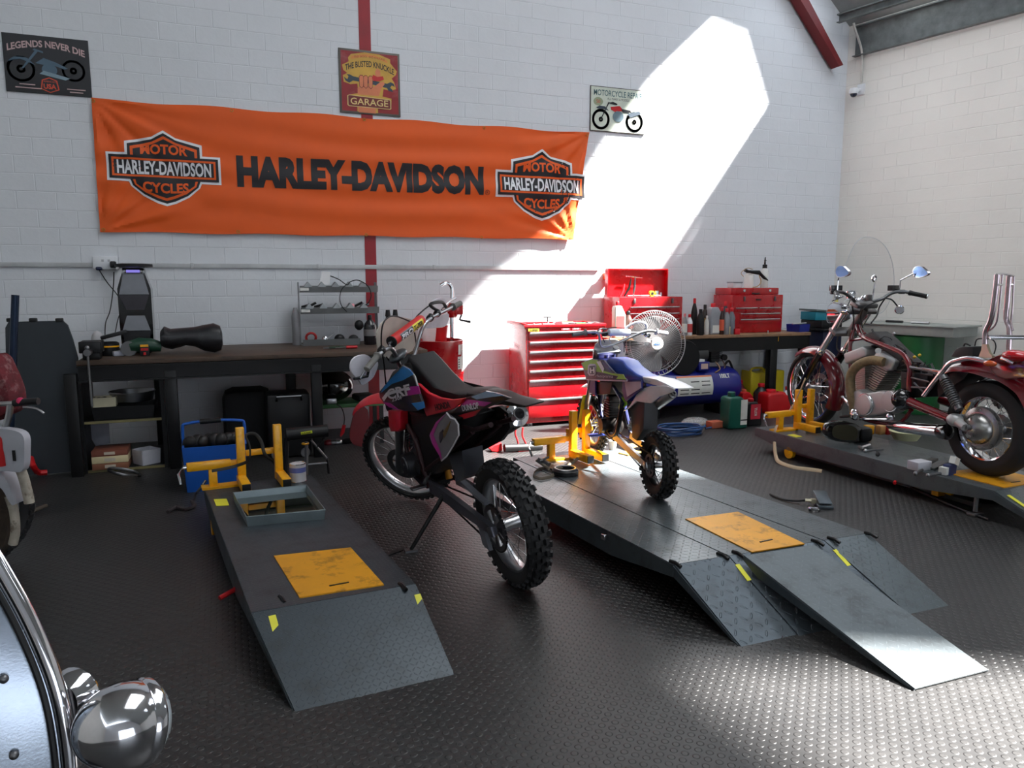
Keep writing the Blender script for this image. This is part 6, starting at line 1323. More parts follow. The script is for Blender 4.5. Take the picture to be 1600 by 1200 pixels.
# saw-horse like stand
zc_ = P(487, 742, 0); Yj = max(zc_.y, 5.3); t = thing('folding_work_stand', 'black folding work stand with a small yellow label, right of the left clamp', 'stand', (PW(482, 720, Yj).x, Yj, 0)); k = lambda x, y, o=0: PW(x, y, Yj+o)-t.location
mb = MB(); a, b = k(447, 679), k(512, 673); mb.tube([a, b], .05, 14); tp = mb.build('top_beam', BLK, t); mb = MB(); q = k(479, 676, -.052); mb.box(q, (.085, .004, .02), (0, -.08, 0), bev=.001); lb_ = mb.build('name_label', mat('lime_label', (210, 220, 40), .5), tp)
mb = MB(); text_bm(mb, 'LASER', frame(q+V((0, -.004, 0)), (1, 0, .08), (0, 0, 1)), .012, .07, .02, .0005); mb.build('lettering', BLK, tp)
mb = MB(); mb.tube([k(479, 690), k(479, 742)], .014, 10); mb.build('post', STEEL, t); mb = MB(); mb.torus(k(477, 693), (0, 0, 1), .022, .008, 18, 6); mb.build('yellow_collar', YEL, t)
for pts in (((486, 688), (511, 717)), ((479, 726), (511, 723)), ((511, 715), (514, 740)), ((448, 684), (446, 742)), ((509, 680), (494, 700))): mb = MB(); mb.tube([k(*q) for q in pts], .010 if pts[0][0] > 470 else .018, 8); mb.build('leg', STEEL if pts[0] in ((486, 688), (479, 726)) else BLK, t)
# green shelf under the right end of the bench
GSH = mat('green_painted_board', (60, 110, 62), .5); x0, x1 = PW(496, 640, 6.75).x, PW(600, 640, 6.75).x
t = thing('green_shelf', 'green painted double shelf under the right end of the left bench', 'shelf', ((x0+x1)/2, 6.95, 0)); z1, z2 = PW(540, 634, 6.75).z, PW(540, 703, 6.75).z
for z in (z1, z2): mb = MB(); mb.box((0, 0, z), (x1-x0, .4, .035), bev=.003); mb.build('shelf_board', GSH, t)
for s in (-1, 1):
    for q in (-.17, .17): mb = MB(); mb.box((s*(x1-x0-.04)/2, q, z1/2), (.035, .03, z1)); mb.build('post', BLK, t)
mb = MB(); c = PW(521, 606, 6.9); mb.ell((c.x, 6.93, z1+.018+.15), (.19, .16, .15), 20, 12); tag(mb.build('crash_helmet', GLOSSB), 'black helmet-like dome on the green shelf', 'helmet')
mb = MB(); mb.box((PW(569, 625, 6.9).x, 6.9, z1+.05), (.18, .2, .06), (0, 0, .2), bev=.02); tag(mb.build('black_pouch', BAG), 'flat black pouch right of the dome on the green shelf', 'pouch')
mb = MB(); q = PW(519, 628, 6.74); mb.box((q.x, 6.79, z1+.019+.025), (.09, .05, .05), bev=.008); tag(mb.build('metal_block', ALU), 'small bright metal block at the front edge of the green shelf', 'part')
cord('thin black cord with a red end hanging below the green shelf', [PW(x, y, 6.72) for x, y in ((526, 632), (534, 638), (538, 652), (537, 666))], .005)
mb = MB(); mb.tube([PW(538, 664, 6.72), PW(535, 676, 6.72), PW(532, 682, 6.72)], [.016, .018, .008], 8); tag(mb.build('hanging_switch', CAPR), 'red switch at the end of the hanging cord', 'switch')
for i, (x, y) in enumerate(((514, 690), (522, 694), (528, 692), (545, 690))): blob('bike_part', ('maroon part at the left of the lower green shelf', 'dark metal part second on the lower green shelf', 'small bright part on the lower green shelf', 'black part at the right of the lower green shelf')[i], 'part', V((PW(x, y, 6.85).x, 6.88, z2+.05)), (.05+.02*(i % 2), .05, .032), (mat('maroon_part', (110, 24, 34), .4), STEEL, ALU, BLK)[i])
g = [PW(x, y, 6.6) for x, y in ((556, 640), (574, 640), (576, 690), (556, 696), (546, 680))]; mb = MB(); mb.slab(smooth(g, 3, True), (0, .03, .0)); tag(mb.build('plastic_body_panel', mat('deep_red_plastic', (96, 8, 18), .5)), 'deep red plastic panel leaning in front of the green shelf', 'panel')
# paint tin and oil tray on the left lift
T, Ti, Wl, Lnl_ = LL[1], LL[2], LL[3], LL[4]; c = P(466, 752, LZ); loc = Ti @ c; loc.y = min(loc.y, Lnl_-.05); c = T @ V((loc.x, loc.y, LZ+.001)); t = thing('paint_tin', 'small white paint tin on the far end of the left lift', 'tin', c); r_ = .052; h_ = .12
mb = MB(); mb.lathe([(r_, 0), (r_, h_), (r_*.9, h_), (r_*.9, h_-.006), (.001, h_-.006)], n=24); mb.build('tin_body', mat('white_tin', (200, 198, 200), .35, .2), t); mb = MB(); mb.torus((0, 0, h_), (0, 0, 1), r_, .003, 24, 6); mb.torus((0, 0, .003), (0, 0, 1), r_, .003, 24, 6); mb.build('tin_rim', CHROME, t); mb = MB(); mb.lathe([(r_+.001, h_*.55), (r_+.001, h_*.82)], n=24, cap=False); mb.build('blue_print', mat('blue_print', (90, 100, 160), .5), t)
tt = [P(x, y, LZ+.055) for x, y in ((364, 770), (479, 758), (508, 797), (385, 808))]; cc = sum(tt, V())/4; t = thing('oil_drain_tray', 'square galvanised tray of dark oil on the left lift', 'tray', (cc.x, cc.y, LZ+.001)); g = [p-t.location for p in tt]
mb = MB(); b0 = [V((p.x*.97, p.y*.97, 0)) for p in g]; mb.slab(b0, (0, 0, .003))
for i in range(4): mb.slab([b0[i], b0[(i+1) % 4], g[(i+1) % 4], g[i]], (b0[i]+b0[(i+1) % 4]).normalized()*.004)
mb.build('tray_body', mat('zinc_tray', (128, 140, 144), .4, .6, .15), t); mb = MB(); mb.tube(g, .004, 6, closed=True); mb.build('rolled_rim', mat('zinc_tray', (128, 140, 144)), t)
oil = NT('used_oil'); oil.set(Base_Color=(.006, .01, .004), Roughness=.03, Coat_Weight=1.0, Coat_Roughness=.02); mb = MB(); mb.slab([V((p.x*.965, p.y*.965, .016)) for p in g], (0, 0, .003)); tag(mb.build('engine_oil', oil.m, t), None)
# red drum with hand pump
dc = V(((PW(650, 560, 6.9).x+PW(722, 560, 6.9).x)/2, 6.9, 0)); r_ = (PW(722, 560, 6.9)-PW(650, 560, 6.9)).x/2; hD = PW(688, 532, 6.9-r_*.3).z
t = thing('oil_drum', 'tall bright red oil drum with white labels, behind the leaning motocross bike', 'drum', dc); mb = MB(); mb.lathe([(r_*.98, 0), (r_, .015), (r_, hD*.32), (r_*1.03, hD*.34), (r_, hD*.36), (r_, hD*.64), (r_*1.03, hD*.66), (r_, hD*.68), (r_, hD-.01), (r_*1.03, hD), (r_*.97, hD+.004), (r_*.96, hD-.02), (.001, hD-.02)], n=48); mb.build('drum_body', RED, t)
def wrap(t, r, a0, a1, z0, z1, nm, m): mb = MB(); mb.sheet([[(r*sin(a), -r*cos(a), z) for z in (z0, z1)] for a in [a0+(a1-a0)*i/6 for i in range(7)]]); return mb.build(nm, m, t)
wrap(t, r_+.003, .62, .80, hD*.86, hD*.96, 'white_label', LABW); wrap(t, r_+.003, .58, .86, hD*.71, hD*.84, 'white_label', LABW); wrap(t, r_+.003, .86, 1.02, hD*.68, hD*.96, 'white_label', LABW)
for k in range(4): wrap(t, r_+.0045, .61, .70, hD*(.73+.025*k), hD*(.74+.025*k), 'barcode', BLK)
q0 = PW(706, 528, 6.95); t = thing('drum_pump', 'hand crank drum pump with a hooked chrome spout, on the red drum', 'pump', (q0.x, 6.95, hD-.018)); k = lambda x, y: PW(x, y, 6.95)-t.location
mb = MB(); mb.tube([(0, 0, 0), k(706, 492)], .019, 12); mb.build('pump_tube', CHROME, t); mb = MB(); mb.lathe([(.035, -.05), (.05, -.03), (.05, .06), (.03, .09)], k(707, 488), n=16); mb.box(k(716, 484), (.09, .06, .10), bev=.015); mb.build('pump_body', RED, t)
mb = MB(); mb.tube(smooth([k(*p) for p in ((706, 466), (706, 452), (703, 445), (696, 442), (688, 446))], 5), .018, 12); mb.build('spout', CHROME, t); mb = MB(); mb.tube([k(721, 480), k(721, 492), k(718, 500)], .008, 8); mb.tube([k(719, 500), k(735, 503)], [.009, .013], 10); mb.build('crank', BLKS, t)
t = thing('measuring_jug', 'clear plastic jug on the lid of the red drum', 'jug', (PW(668, 528, 6.9).x, 6.85, hD-.019)); mb = MB(); mb.lathe([(.06, 0), (.075, .14), (.073, .14), (.058, .004)], n=24, cap=False); mb.build('jug_body', mk_glass('frosted_jug', (.95, .85, .85), .2, .35), t)
t = thing('red_tub', 'red plastic tub behind the clear jug on the drum', 'tub', (PW(687, 520, 7.0).x-.01, 7.02, hD-.019)); mb = MB(); mb.lathe([(.08, 0), (.1, .15), (.095, .15), (.075, .01), (.001, .01)], n=24); mb.build('tub_body', REDP, t)
for i, x in enumerate((627, 643)): c = PW(x, 512, 6.7); t = thing('funnel_bottle', ('left', 'right')[i]+' of two black nozzle bottles seen behind the motocross number plate', 'bottle', (c.x, WY-.3+.1*i, BZ), 0, 'black nozzle bottles'); hh = PW(x, 484, WY-.3).z-BZ; mb = MB(); mb.lathe([(.04, 0), (.045, .02), (.045, hh*.6), (.02, hh*.78), (.02, hh*.8)], n=16); mb.build('bottle_body', BLK, t); mb = MB(); mb.lathe([(.028, hh*.8), (.02, hh)], n=14); mb.build('nozzle', BLK, t)
# ================================================================ tool cabinet, fan, right bench
cx0, cx1 = 2.86, 3.66; CY = 6.98; CD = .50; CH_ = PW(825, 513, CY).z
cx0 = PW(822, 600, CY).x; cx1 = PW(940, 600, CY).x
t = thing('tool_cabinet', 'tall red roller tool cabinet with seven drawers and silver pulls', 'tool cabinet', ((cx0+cx1)/2, CY+CD/2, 0)); w = cx1-cx0; zb = PW(822, 663, CY).z
mb = MB(); mb.box((0, 0, (zb+CH_)/2), (w, CD, CH_-zb-.01), bev=.006); mb.build('cabinet_body', RED, t)
mb = MB(); mb.box((0, 0, CH_), (w+.04, CD+.03, .02), bev=.004)
for q in ((0, -(CD+.03)/2, w+.04, .02), (0, (CD+.03)/2, w+.04, .02)): mb.box((q[0], q[1], CH_+.02), (q[2], q[3], .03), bev=.004)
for s in (-1, 1): mb.box((s*(w+.04)/2, 0, CH_+.02), (.02, CD+.05, .03), bev=.004)
mb.build('top_tray', RED, t); mb = MB(); mb.box((0, 0, CH_+.012), (w, CD, .006)); mb.build('rubber_mat', BLK, t)
hy = [521, 536, 551, 566, 581, 596, 626]; zz = [PW(830, y, CY).z for y in hy]; ed = [CH_-.015]+[z-.035+.055 for z in zz[1:]]+[zb+.02]
PUL = mat('bright_pull', (215, 215, 218), .22, .9)
for i, z in enumerate(zz):
    ztop = z+.022; zbot = (zz[i+1]+.026) if i < 6 else zb+.06
    mb = MB(); mb.box((.0, -CD/2-.008, (ztop+zbot)/2), (w-.05, .018, ztop-zbot-.004), bev=.002); d_ = mb.build('drawer', RED, t)
    mb = MB(); mb.box((.0, -CD/2-.026, z+.004), (w-.06, .022, .026), bev=.007); mb.build('drawer_pull', PUL, d_)
sx = -w/2+.075; mb = MB(); mb.box((sx, -CD/2-.018, CH_-.03+.014), (.12, .004, .026)); st_ = mb.build('yellow_sticker', mat('sticker_yellow', (240, 220, 60), .4), t); mb = MB(); text_bm(mb, 'ACERBIS', frame((sx, -CD/2-.021, CH_-.016), (1, 0, 0), (0, 0, 1)), .016, .10, .03, .0006); mb.build('lettering', BLK, st_)
for x, tx in ((.0, 'FMF'), (.12, 'FMF')):
    mb = MB(); mb.box((x, -CD/2-.018, CH_-.016), (.1, .003, .022)); s2 = mb.build('red_sticker', mat('sticker_red', (220, 60, 70), .4), t); mb = MB(); text_bm(mb, tx, frame((x, -CD/2-.0205, CH_-.016), (1, 0, 0), (0, 0, 1)), .012, .06, .02, .0006); mb.build('lettering', LABW, s2)
mb = MB(); mb.box((-w/2-.001, .02, CH_-.2), (.003, .14, .045), (0.12, 0, 0)); s3 = mb.build('side_sticker', mat('pale_sticker', (220, 160, 165), .4), t); mb = MB(); text_bm(mb, 'HONDA', frame((-w/2-.0035, .02, CH_-.2), (0, -1, -.12), (0, 0, 1)), .022, .1, .02, .0006); mb.build('lettering', RED, s3)
mb = MB(); mb.tube(smooth([(-w/2+.0, -CD/2-.01, CH_+.03), (-w/2-.03, -CD/2+.1, CH_+.045), (-w/2-.035, CD/2-.08, CH_+.05), (-w/2, CD/2, CH_+.03)], 4), .016, 10); mb.build('push_handle', REDP, t)
for i in (-1, 1):
    for j in (-1, 1): mb = MB(); mb.cyl((i*(w/2-.06)-.015, j*(CD/2-.06), .045), (i*(w/2-.06)+.015, j*(CD/2-.06), .045), .045, n=18); mb.box((i*(w/2-.06), j*(CD/2-.06), zb-.02), (.05, .05, .05)); mb.build('castor', STEEL, t)
cab = t.location.copy(); topz = CH_+.016
def on_cab(x, y): q = PW(x, y, CY+.2); return V((q.x, CY+CD*.45, topz))
q = on_cab(857, 500); t = thing('t_handle_key', 'red and black T-handle key standing upright on the cabinet', 'hex key', q); mb = MB(); mb.tube([(0, 0, 0), (0, 0, .085)], .006, 8); mb.tube([(-.045, 0, .085), (.045, 0, .085)], .007, 8); mb.build('key_shaft', BLKS, t); mb = MB(); mb.lathe([(.018, 0), (.026, .012), (.014, .035)], n=14); mb.build('key_base', CAPR, t)
for i, (x, m, lb, L2, rz) in enumerate(((850, CAPR, 'red ball-ended tool at the left on the cabinet', .08, .2), (872, CAPR, 'second red-ended tool on the cabinet, right of the T-handle', .1, -.2), (893, mat('green_grip', (30, 140, 80), .4), 'green-handled tool on the cabinet', .13, .1), (905, mat('green_grip', (30, 140, 80)), 'short green-handled tool at the back of the cabinet top', .10, -.3), (927, BLK, 'black-handled tool at the right end of the cabinet top', .11, .1), (836, ALU, 'bright spanner at the left corner of the cabinet top', .12, .5), (882, STEEL, 'dull steel spanner in the middle of the cabinet top', .16, -.5))):
    q = on_cab(x, 503); q.y += random.uniform(-.1, .12); t = thing('hand_tool', lb, 'tool', q+V((0, 0, .013)), rz); mb = MB(); mb.tube([(-L2/2, 0, 0), (L2/2, 0, 0)], .011 if i < 5 else .006, 8); mb.ell((-L2/2, 0, 0), .013, 10, 6); mb.build('handle', m, t); mb = MB(); mb.tube([(L2/2, 0, 0), (L2/2+.07, 0, -.003)], .005, 8); mb.build('blade', STEEL, t)
# pedestal fan
FY = 6.35; fc = PW(1022, 537, FY); Rv = (PW(1022, 486, FY)-PW(1022, 588, FY)).length/2; fd = (V((-.20, -1, .06))).normalized()
t = thing('pedestal_fan', 'large round pedestal fan with a steel grille, behind the small motocross bike', 'fan', (fc.x, FY, 0)); c = fc-t.location; u_ = V((1, -.2, 0)).normalized(); u_ = (u_-fd*u_.dot(fd)).normalized(); v_ = fd.cross(u_)
WIRE = mat('grille_wire', (176, 176, 178), .35, .8)
mb = MB(); mb.torus(c, fd, Rv, .006, 64, 6); mb.torus(c+fd*.05, fd, Rv*.82, .003, 56, 5); mb.torus(c-fd*.06, fd, Rv*.82, .003, 56, 5)
n = 84
for i in range(n):
    a = 2*pi*i/n; d = u_*cos(a)+v_*sin(a)
    mb.tube([c+fd*.075+d*Rv*.16, c+fd*.07+d*Rv*.6, c+fd*.045+d*Rv*.9, c+d*Rv],   .0018, 4, cap=False)
    if i % 2 == 0: mb.tube([c-fd*.09+d*Rv*.2, c-fd*.085+d*Rv*.6, c-fd*.05+d*Rv*.92, c+d*Rv],   .0018, 4, cap=False)
mb.build('grille', WIRE, t)
mb = MB(); BLADE = mat('grey_blade', (108, 104, 104), .3, .6)
for k in range(3):
    rs = []
    for j in range(9):
        r0 = Rv*(.12+.74*j/8); half = .95*(.75+.25*sin(pi*j/8)); rs.append([c+(u_*cos(2.094*k+a)+v_*sin(2.094*k+a))*r0+fd*(.028*a/half) for a in [half*(-1+2*i/8) for i in range(9)]])
    mb.sheet(rs)
mb.lathe([(Rv*.14, -.03), (Rv*.16, .02), (Rv*.10, .04), (.001, .045)], c, fd, 24); mb.build('blades', BLADE, t)
mb = MB(); mb.lathe([(Rv*.20, .07), (Rv*.20, .082), (Rv*.17, .09), (.001, .091)], c, fd, 32); bd = mb.build('centre_badge', mat('badge_white', (226, 224, 218), .4), t); mb = MB(); text_bm(mb, 'ACDC', frame(c+fd*.0925, u_, (0, 0, 1)), .03, .07, .03, .0008); mb.build('lettering', mat('badge_blue', (40, 110, 170), .4), bd); 
mb = MB(); mb.lathe([(.07, -.09), (.085, -.12), (.08, -.22), (.04, -.25)], c, fd, 24); mb.tube([c-fd*.16, V((c.x, .16, c.z-.14)), V((c.x, .16, .03))], .016, 12); mb.build('motor_and_pole', BLK, t); mb = MB(); mb.lathe([(.2, 0), (.2, .015), (.05, .04), (.02, .06)], (c.x, .16, 0), n=36); mb.build('base', BLK, t)
# right bench
RBF, RBZ = 6.93, .9; rx0, rx1 = PW(950, 515, RBF+.05).x, P(1277, 520, .9).x
t = thing('workbench', 'right-hand workbench with brown wooden top and black frame', 'workbench', ((rx0+rx1)/2, RBF+.32, 0)); W_b = rx1-rx0; Db = WY-RBF-.04
mb = MB(); mb.box((0, 0, RBZ-.018), (W_b, Db, .036), bev=.003); mb.build('worktop', mat('brown_bench_wood', (142, 108, 80), .55, 0, .2, 5, dirt=(60, 46, 40), dscale=9, damt=.4), t)
mb = MB(); mb.box((0, -Db/2+.03, RBZ-.115), (W_b-.01, .03, .15)); mb.build('front_rail', BKP, t)
for x in (1205,): xx = PW(x, 600, RBF+.05).x-t.location.x; mb = MB(); mb.box((xx, -Db/2+.06, RBZ/2-.05), (.10, .08, RBZ-.1), bev=.004); mb.build('leg', BKP, t)
for xx in (W_b/2-.06, -W_b/2+.06): mb = MB(); mb.box((xx, -Db/2+.06, RBZ/2-.05), (.08, .08, RBZ-.1), bev=.004); mb.build('leg', BKP, t)
mb = MB(); mb.box((W_b/2-.1, Db/2-.05, RBZ/2-.05), (.08, .08, RBZ-.1), bev=.004); mb.build('leg', BKP, t)
mb = MB(); mb.box((PW(1218, 528, RBF).x-t.location.x, -Db/2+.012, RBZ-.06), (.006, .003, .07)); mb.build('paint_drip', YEL, t)
def chest(label, x0, x1, yt, yb_, open_lid, drawers, split):
    c, w, h = foot(x0, x1, yt, yb_, RBZ, Y=RBF+.2); d = .36; t = thing('tool_chest', label, 'tool chest', (c.x, RBF+.2+d/2, RBZ+.001))
    mb = MB(); mb.box((0, 0, h/2), (w, d, h), bev=.008); mb.build('chest_body', RED, t)
    if open_lid:
        yl = RBF+.2+d; hl = PW(1000, 421, yl).z-RBZ; x_0, x_1 = PW(962, 440, yl).x-t.location.x, PW(1042, 440, yl).x-t.location.x
        mb = MB(); xm, ww = (x_0+x_1)/2, x_1-x_0; xm = 0; ww = w*.96; mb.box((xm, d/2-.0, (h+hl)/2), (ww, .012, hl-h)); 
        mb.box((xm, d/2-.03, hl), (ww, .07, .012)); [mb.box((xm+s*ww/2, d/2-.03, (h+hl)/2), (.012, .07, hl-h)) for s in (-1, 1)]; mb.build('lid', RED, t)
    for i, y in enumerate(drawers):
        z = PW((x0+x1)/2, y, RBF+.2).z-RBZ; spans = ((-w*.46+.12*w, w*.44),) if not (split and i == 0) else ((-w*.44, -.01), (.01, w*.44))
        if not open_lid: spans = tuple((a, b) for a, b in spans)
        for a, b in spans: mb = MB(); mb.box(((a+b)/2, -d/2-.004, z-.02), (b-a+.01, .012, .05), bev=.002); dr = mb.build('drawer', RED, t); mb = MB(); mb.box(((a+b)/2, -d/2-.014, z), (b-a, .016, .012), bev=.003); mb.build('drawer_pull', PUL, dr)
    for s in (-.27, .33): mb = MB(); mb.box((s*w, -d/2-.006, h-.045), (.025, .012, .055), bev=.003); mb.build('latch', STEEL, t)
    return t, w, d, h
t1, w1_, d1, h1_ = chest('red tool chest with its lid open and hand tools inside, on the right bench', 968, 1066, 464, 518, True, (480, 490, 499), False)
t2_, w2_, d2, h2_ = chest('closed red tool chest with bottles on top, at the right of the bench', 1143, 1222, 461, 512, False, (481, 490, 499), True)
mb = MB(); q = t2_.location; mb.box((0, -d2/2-.008, h2_-.055), (.07, .006, .016)); mb.build('maker_badge', BLK, t2_)
zt = t1.location.z+h1_; q = t1.location
tool_spots = (('pliers', 'dark long-nose pliers standing in the open red lid', BLKS, -.20, .08, .20, -.18), ('ratchet', 'bright ratchet handle standing in the open red lid', CHROME, -.09, .08, .22, -.06), ('pliers', 'short red-handled pliers at the left of the open red lid', CAPR, -.25, .09, .14, -.12))
for nm, lb, m, x, y, L2, tl_ in tool_spots: t = thing(nm, lb, 'tool', (q.x+x, q.y+y, zt), 0); mb = MB(); mb.tube([(0, 0, 0), (-tl_*.35, .0, L2*.5), (-tl_*.5, .01, L2)], [.012, .016, .007], 8); mb.build('tool_body', m, t)
mb = MB(); mb.tube([(q.x-.16, q.y+.13, zt+.23), (q.x+.06, q.y+.13, zt+.21)], .007, 8); tag(mb.build('extension_bar', CHROME), 'chrome extension bar laid across the tools in the open lid', 'tool')
t = thing('tape_measure', 'yellow-green tape measure on the open red chest', 'tape measure', (q.x+.07, q.y-.06, zt+.001)); mb = MB(); mb.cyl((0, -.018, .033), (0, .018, .033), .033, n=20); mb.build('tape_case', mat('lime_case', (170, 190, 50), .4), t); mb = MB(); mb.cyl((0, -.02, .033), (0, -.018, .033), .018, n=16); mb.build('tape_hub', BLK, t)
for i, (dx, r_, h_) in enumerate(((.14, .022, .065), (.19, .014, .045))): mb = MB(); mb.lathe([(r_, 0), (r_, h_), (r_*.7, h_), (r_*.7, h_*.6), (.001, h_*.6)], (q.x+dx, q.y-.06, zt+.001), n=18); tag(mb.build('wrench_socket', CHROME), ('larger' if i == 0 else 'smaller')+' of the two chrome sockets standing by the tape measure', 'socket')
for i in range(5): mb = MB(); x = q.x-.26+i*.085; mb.tube([(x, q.y-.1+.02*(i % 2), zt+.012), (x+.09, q.y-.05-.03*(i % 3), zt+.012)], .007, 8); tag(mb.build('spanner', (ALU, CAPR, ALU, STEEL, ALU)[i]), ('bright spanner at the left edge of the open chest', 'red-handled spanner left of centre in the open chest', 'bright spanner in the middle of the open chest', 'dull spanner right of centre in the open chest', 'bright spanner beside the tape measure')[i], 'spanner')
# case and bottles on the closed chest
q = t2_.location; zt = q.z+h2_; cw = (PW(1213, 456, q.y)-PW(1137, 456, q.y)).x; xc = (PW(1213, 456, q.y-.1)+PW(1137, 456, q.y-.1)).x/2
t = thing('flat_tool_case', 'flat red tool case lying on the closed red chest', 'case', (xc, q.y, zt+.001)); hh = PW(1175, 450, q.y-.15).z-zt; hh = max(hh, .06); mb = MB(); mb.box((0, 0, hh/2), (cw*.97, .3, hh), bev=.008); mb.build('case_body', RED, t)
for s in (-.22, .3): mb = MB(); mb.box((s*cw, -.153, hh*.6), (.03, .008, .03), bev=.002); mb.build('latch', CHROME, t)
mb = MB(); mb.tube(smooth([(-.05, -.155, hh*.25), (0, -.175, hh*.15), (.06, -.155, hh*.25)], 4), .008, 8); mb.build('handle', BLK, t)
zc2 = zt+hh+.001
t = thing('storage_box', 'small clear lidded box at the left on the flat red case', 'box', (PW(1148, 446, q.y).x, q.y, zc2)); mb = MB(); mb.box((0, 0, .03), (.13, .12, .06), bev=.008); mb.build('box_body', mk_glass('clear_box', (.75, .78, .8), .2, .55), t); mb = MB(); mb.box((0, 0, .065), (.14, .13, .012), bev=.004); mb.build('box_lid', mat('grey_lid', (120, 126, 132), .4), t)
SEMI = mk_glass('cloudy_bottle', (.88, .88, .84), .25, .6)
for i, (x, yt, r_, m, lb) in enumerate(((1170, 425, .055, SEMI, 'cloudy brake-bleeding bottle with black cap and hose, on the red case'), (1194, 417, .045, SEMI, 'tall cloudy bottle with green fluid and black valve, on the red case'))):
    xx = PW(x, 440, q.y).x; hb_ = PW(x, yt, q.y).z-zc2; t = thing('bleeder_bottle', lb, 'bottle', (xx, q.y, zc2)); mb = MB(); mb.lathe([(r_, 0), (r_, hb_*.8), (r_*.6, hb_*.93), (r_*.5, hb_)], n=22); mb.build('bottle_body', m, t); mb = MB(); mb.lathe([(r_*.62, hb_*.93), (r_*.62, hb_*1.1), (r_*.3, hb_*1.12)], n=16); mb.build('cap', BLK, t)
    if i: mb = MB(); mb.lathe([(r_*.95, .002), (r_*.95, hb_*.2)], n=20); mb.build('green_fluid', mat('green_fluid', (90, 130, 100), .3), t); mb = MB(); mb.tube([(0, 0, hb_*1.1), (0, 0, hb_*1.1+.09)], [.012, .006], 10); mb.tube([(-.012, 0, hb_*1.1+.05), (.02, 0, hb_*1.1+.05)], .005, 8); mb.build('valve', BLK, t)
k = lambda x, y: PW(x, y, q.y-.05)
t = thing('grease_gun', 'black trigger gun propped between the two cloudy bottles', 'tool', k(1183, 428)); z_ = t.location.copy(); mb = MB(); mb.tube([k(1168, 424)-z_, k(1175, 425)-z_, k(1186, 426)-z_], [.012, .02, .028], 10); mb.tube([k(1186, 426)-z_, k(1194, 434)-z_, k(1200, 438)-z_], [.02, .018, .006], 10); mb.tube([k(1168, 424)-z_, k(1164, 422)-z_], .02, 8); mb.build('gun_body', BLK, t)
mb = MB(); mb.tube(smooth([k(1186, 430)-z_, k(1189, 440)-z_, k(1184, 447)-z_, k(1176, 449)-z_], 4), .006, 7); mb.tube(smooth([k(1162, 432)-z_, k(1158, 426)-z_, k(1168, 419)-z_, k(1176, 421)-z_], 4), .004, 6); mb.build('amber_hose', mat('amber_hose', (170, 140, 90), .4), t)
# bottles along the bench
YB_ = RBF+.08
bottle('pale grey oil jug with red cap, left of the open chest', 958, 975, 471, 513, RBZ, mat('pale_jug', (186, 182, 168), .45), CAPR, 'jug', mat('red_print', (196, 70, 70), .5), Y=YB_, lab_span=(.2, .6), name='oil_jug', cat='jug')
bottle('small round tin with a wire handle, right of the pale jug', 975, 987, 486, 513, RBZ, mat('brown_tin', (96, 70, 66), .4, .3), BLK, Y=YB_+.1, name='oil_can', cat='tin')
spec = [('slim grey spray bottle, first right of the open chest', 1066, 1073, 490, 514, GREYB, mat('pink_cap', (214, 120, 130), .4), LABW), ('white and red squeeze bottle, second right of the open chest', 1073, 1081, 491, 514, WHT, CAPR, mat('red_print', (196, 70, 70))), ('tall black bottle with red tip, between the chests', 1080, 1088, 466, 514, BLK, CAPR, None), ('black pump bottle next to the tall black one', 1089, 1099, 483, 514, BLK, BLK, None), ('dark bottle with a gold label between the chests', 1096, 1105, 476, 513, mat('brown_bottle', (50, 40, 36), .3), BLK, mat('gold_label', (150, 120, 60), .5)), ('small clear squeeze bottle in front of the dark bottles', 1101, 1107, 493, 514, SEMI, LABW, None)]
for i, (lb, x0, x1, yt, yb_, m, cm, lm) in enumerate(spec): bottle(lb, x0, x1, yt, yb_, RBZ, m, cm, 'round', lm, Y=YB_+.02*(i % 3)+(.1 if i in (2, 4) else 0))
bottle('grey square oil jug with red cap, left of the closed chest', 1107, 1125, 474, 514, RBZ, mat('grey_jug', (150, 152, 158), .4), CAPR, 'jug', LABW, Y=YB_+.05, lab_span=(.06, .3), name='oil_jug', cat='jug')
bottle('clear bottle with dark fluid and a red cap', 1124, 1131, 480, 514, RBZ, mat('cola_fluid', (50, 26, 24), .2), CAPR, 'round', mat('orange_label', (220, 90, 60), .5), Y=YB_)
bottle('grey round bottle with red cap, in front of the dark fluid', 1130, 1139, 482, 514, RBZ, GREYB, CAPR, 'round', None, Y=YB_-.02)
bottle('rear red-capped bottle beside the closed chest', 1128, 1137, 471, 508, RBZ, mat('dark_bottle', (60, 62, 70), .4), CAPR, 'round', None, Y=YB_+.1)
bottle('round grey bottle touching the closed chest', 1138, 1147, 481, 514, RBZ, mat('steel_grey_bottle', (112, 114, 122), .4), CAPR, 'round', None, Y=YB_)
for i, (x, m, lb, dy) in enumerate(((1144, mat('yellow_carton', (230, 214, 150), .6), 'pale yellow small carton in front of the closed chest', 0), (1149, CAPR, 'red small carton in front of the pale yellow one', -.05))):
    c = PW(x, 514, RBF+.05); mb = MB(); mb.box((c.x, RBF+.07+dy, RBZ+.045-.012*i), (.085-.02*i, .03, .09-.024*i), bev=.002); tag(mb.build('small_carton', m), lb, 'carton')
mb = MB(); mb.cyl((PW(1200, 514, RBF+.04).x, RBF+.04, RBZ+.001), (PW(1200, 514, RBF+.04).x, RBF+.04, RBZ+.035), .01, n=10); tag(mb.build('small_bolt', ALU), 'small bright bolt standing in front of the closed chest', 'bolt')
BLU = mat('royal_blue_plastic', (24, 40, 130), .4)
crate('parts_tray', 'royal blue tray at the right end of the right bench', 'tray', (PW(1247, 510, 7.1).x, 7.1, RBZ+.001), .2, .18, .09, BLU, .2, inner=JUNK)
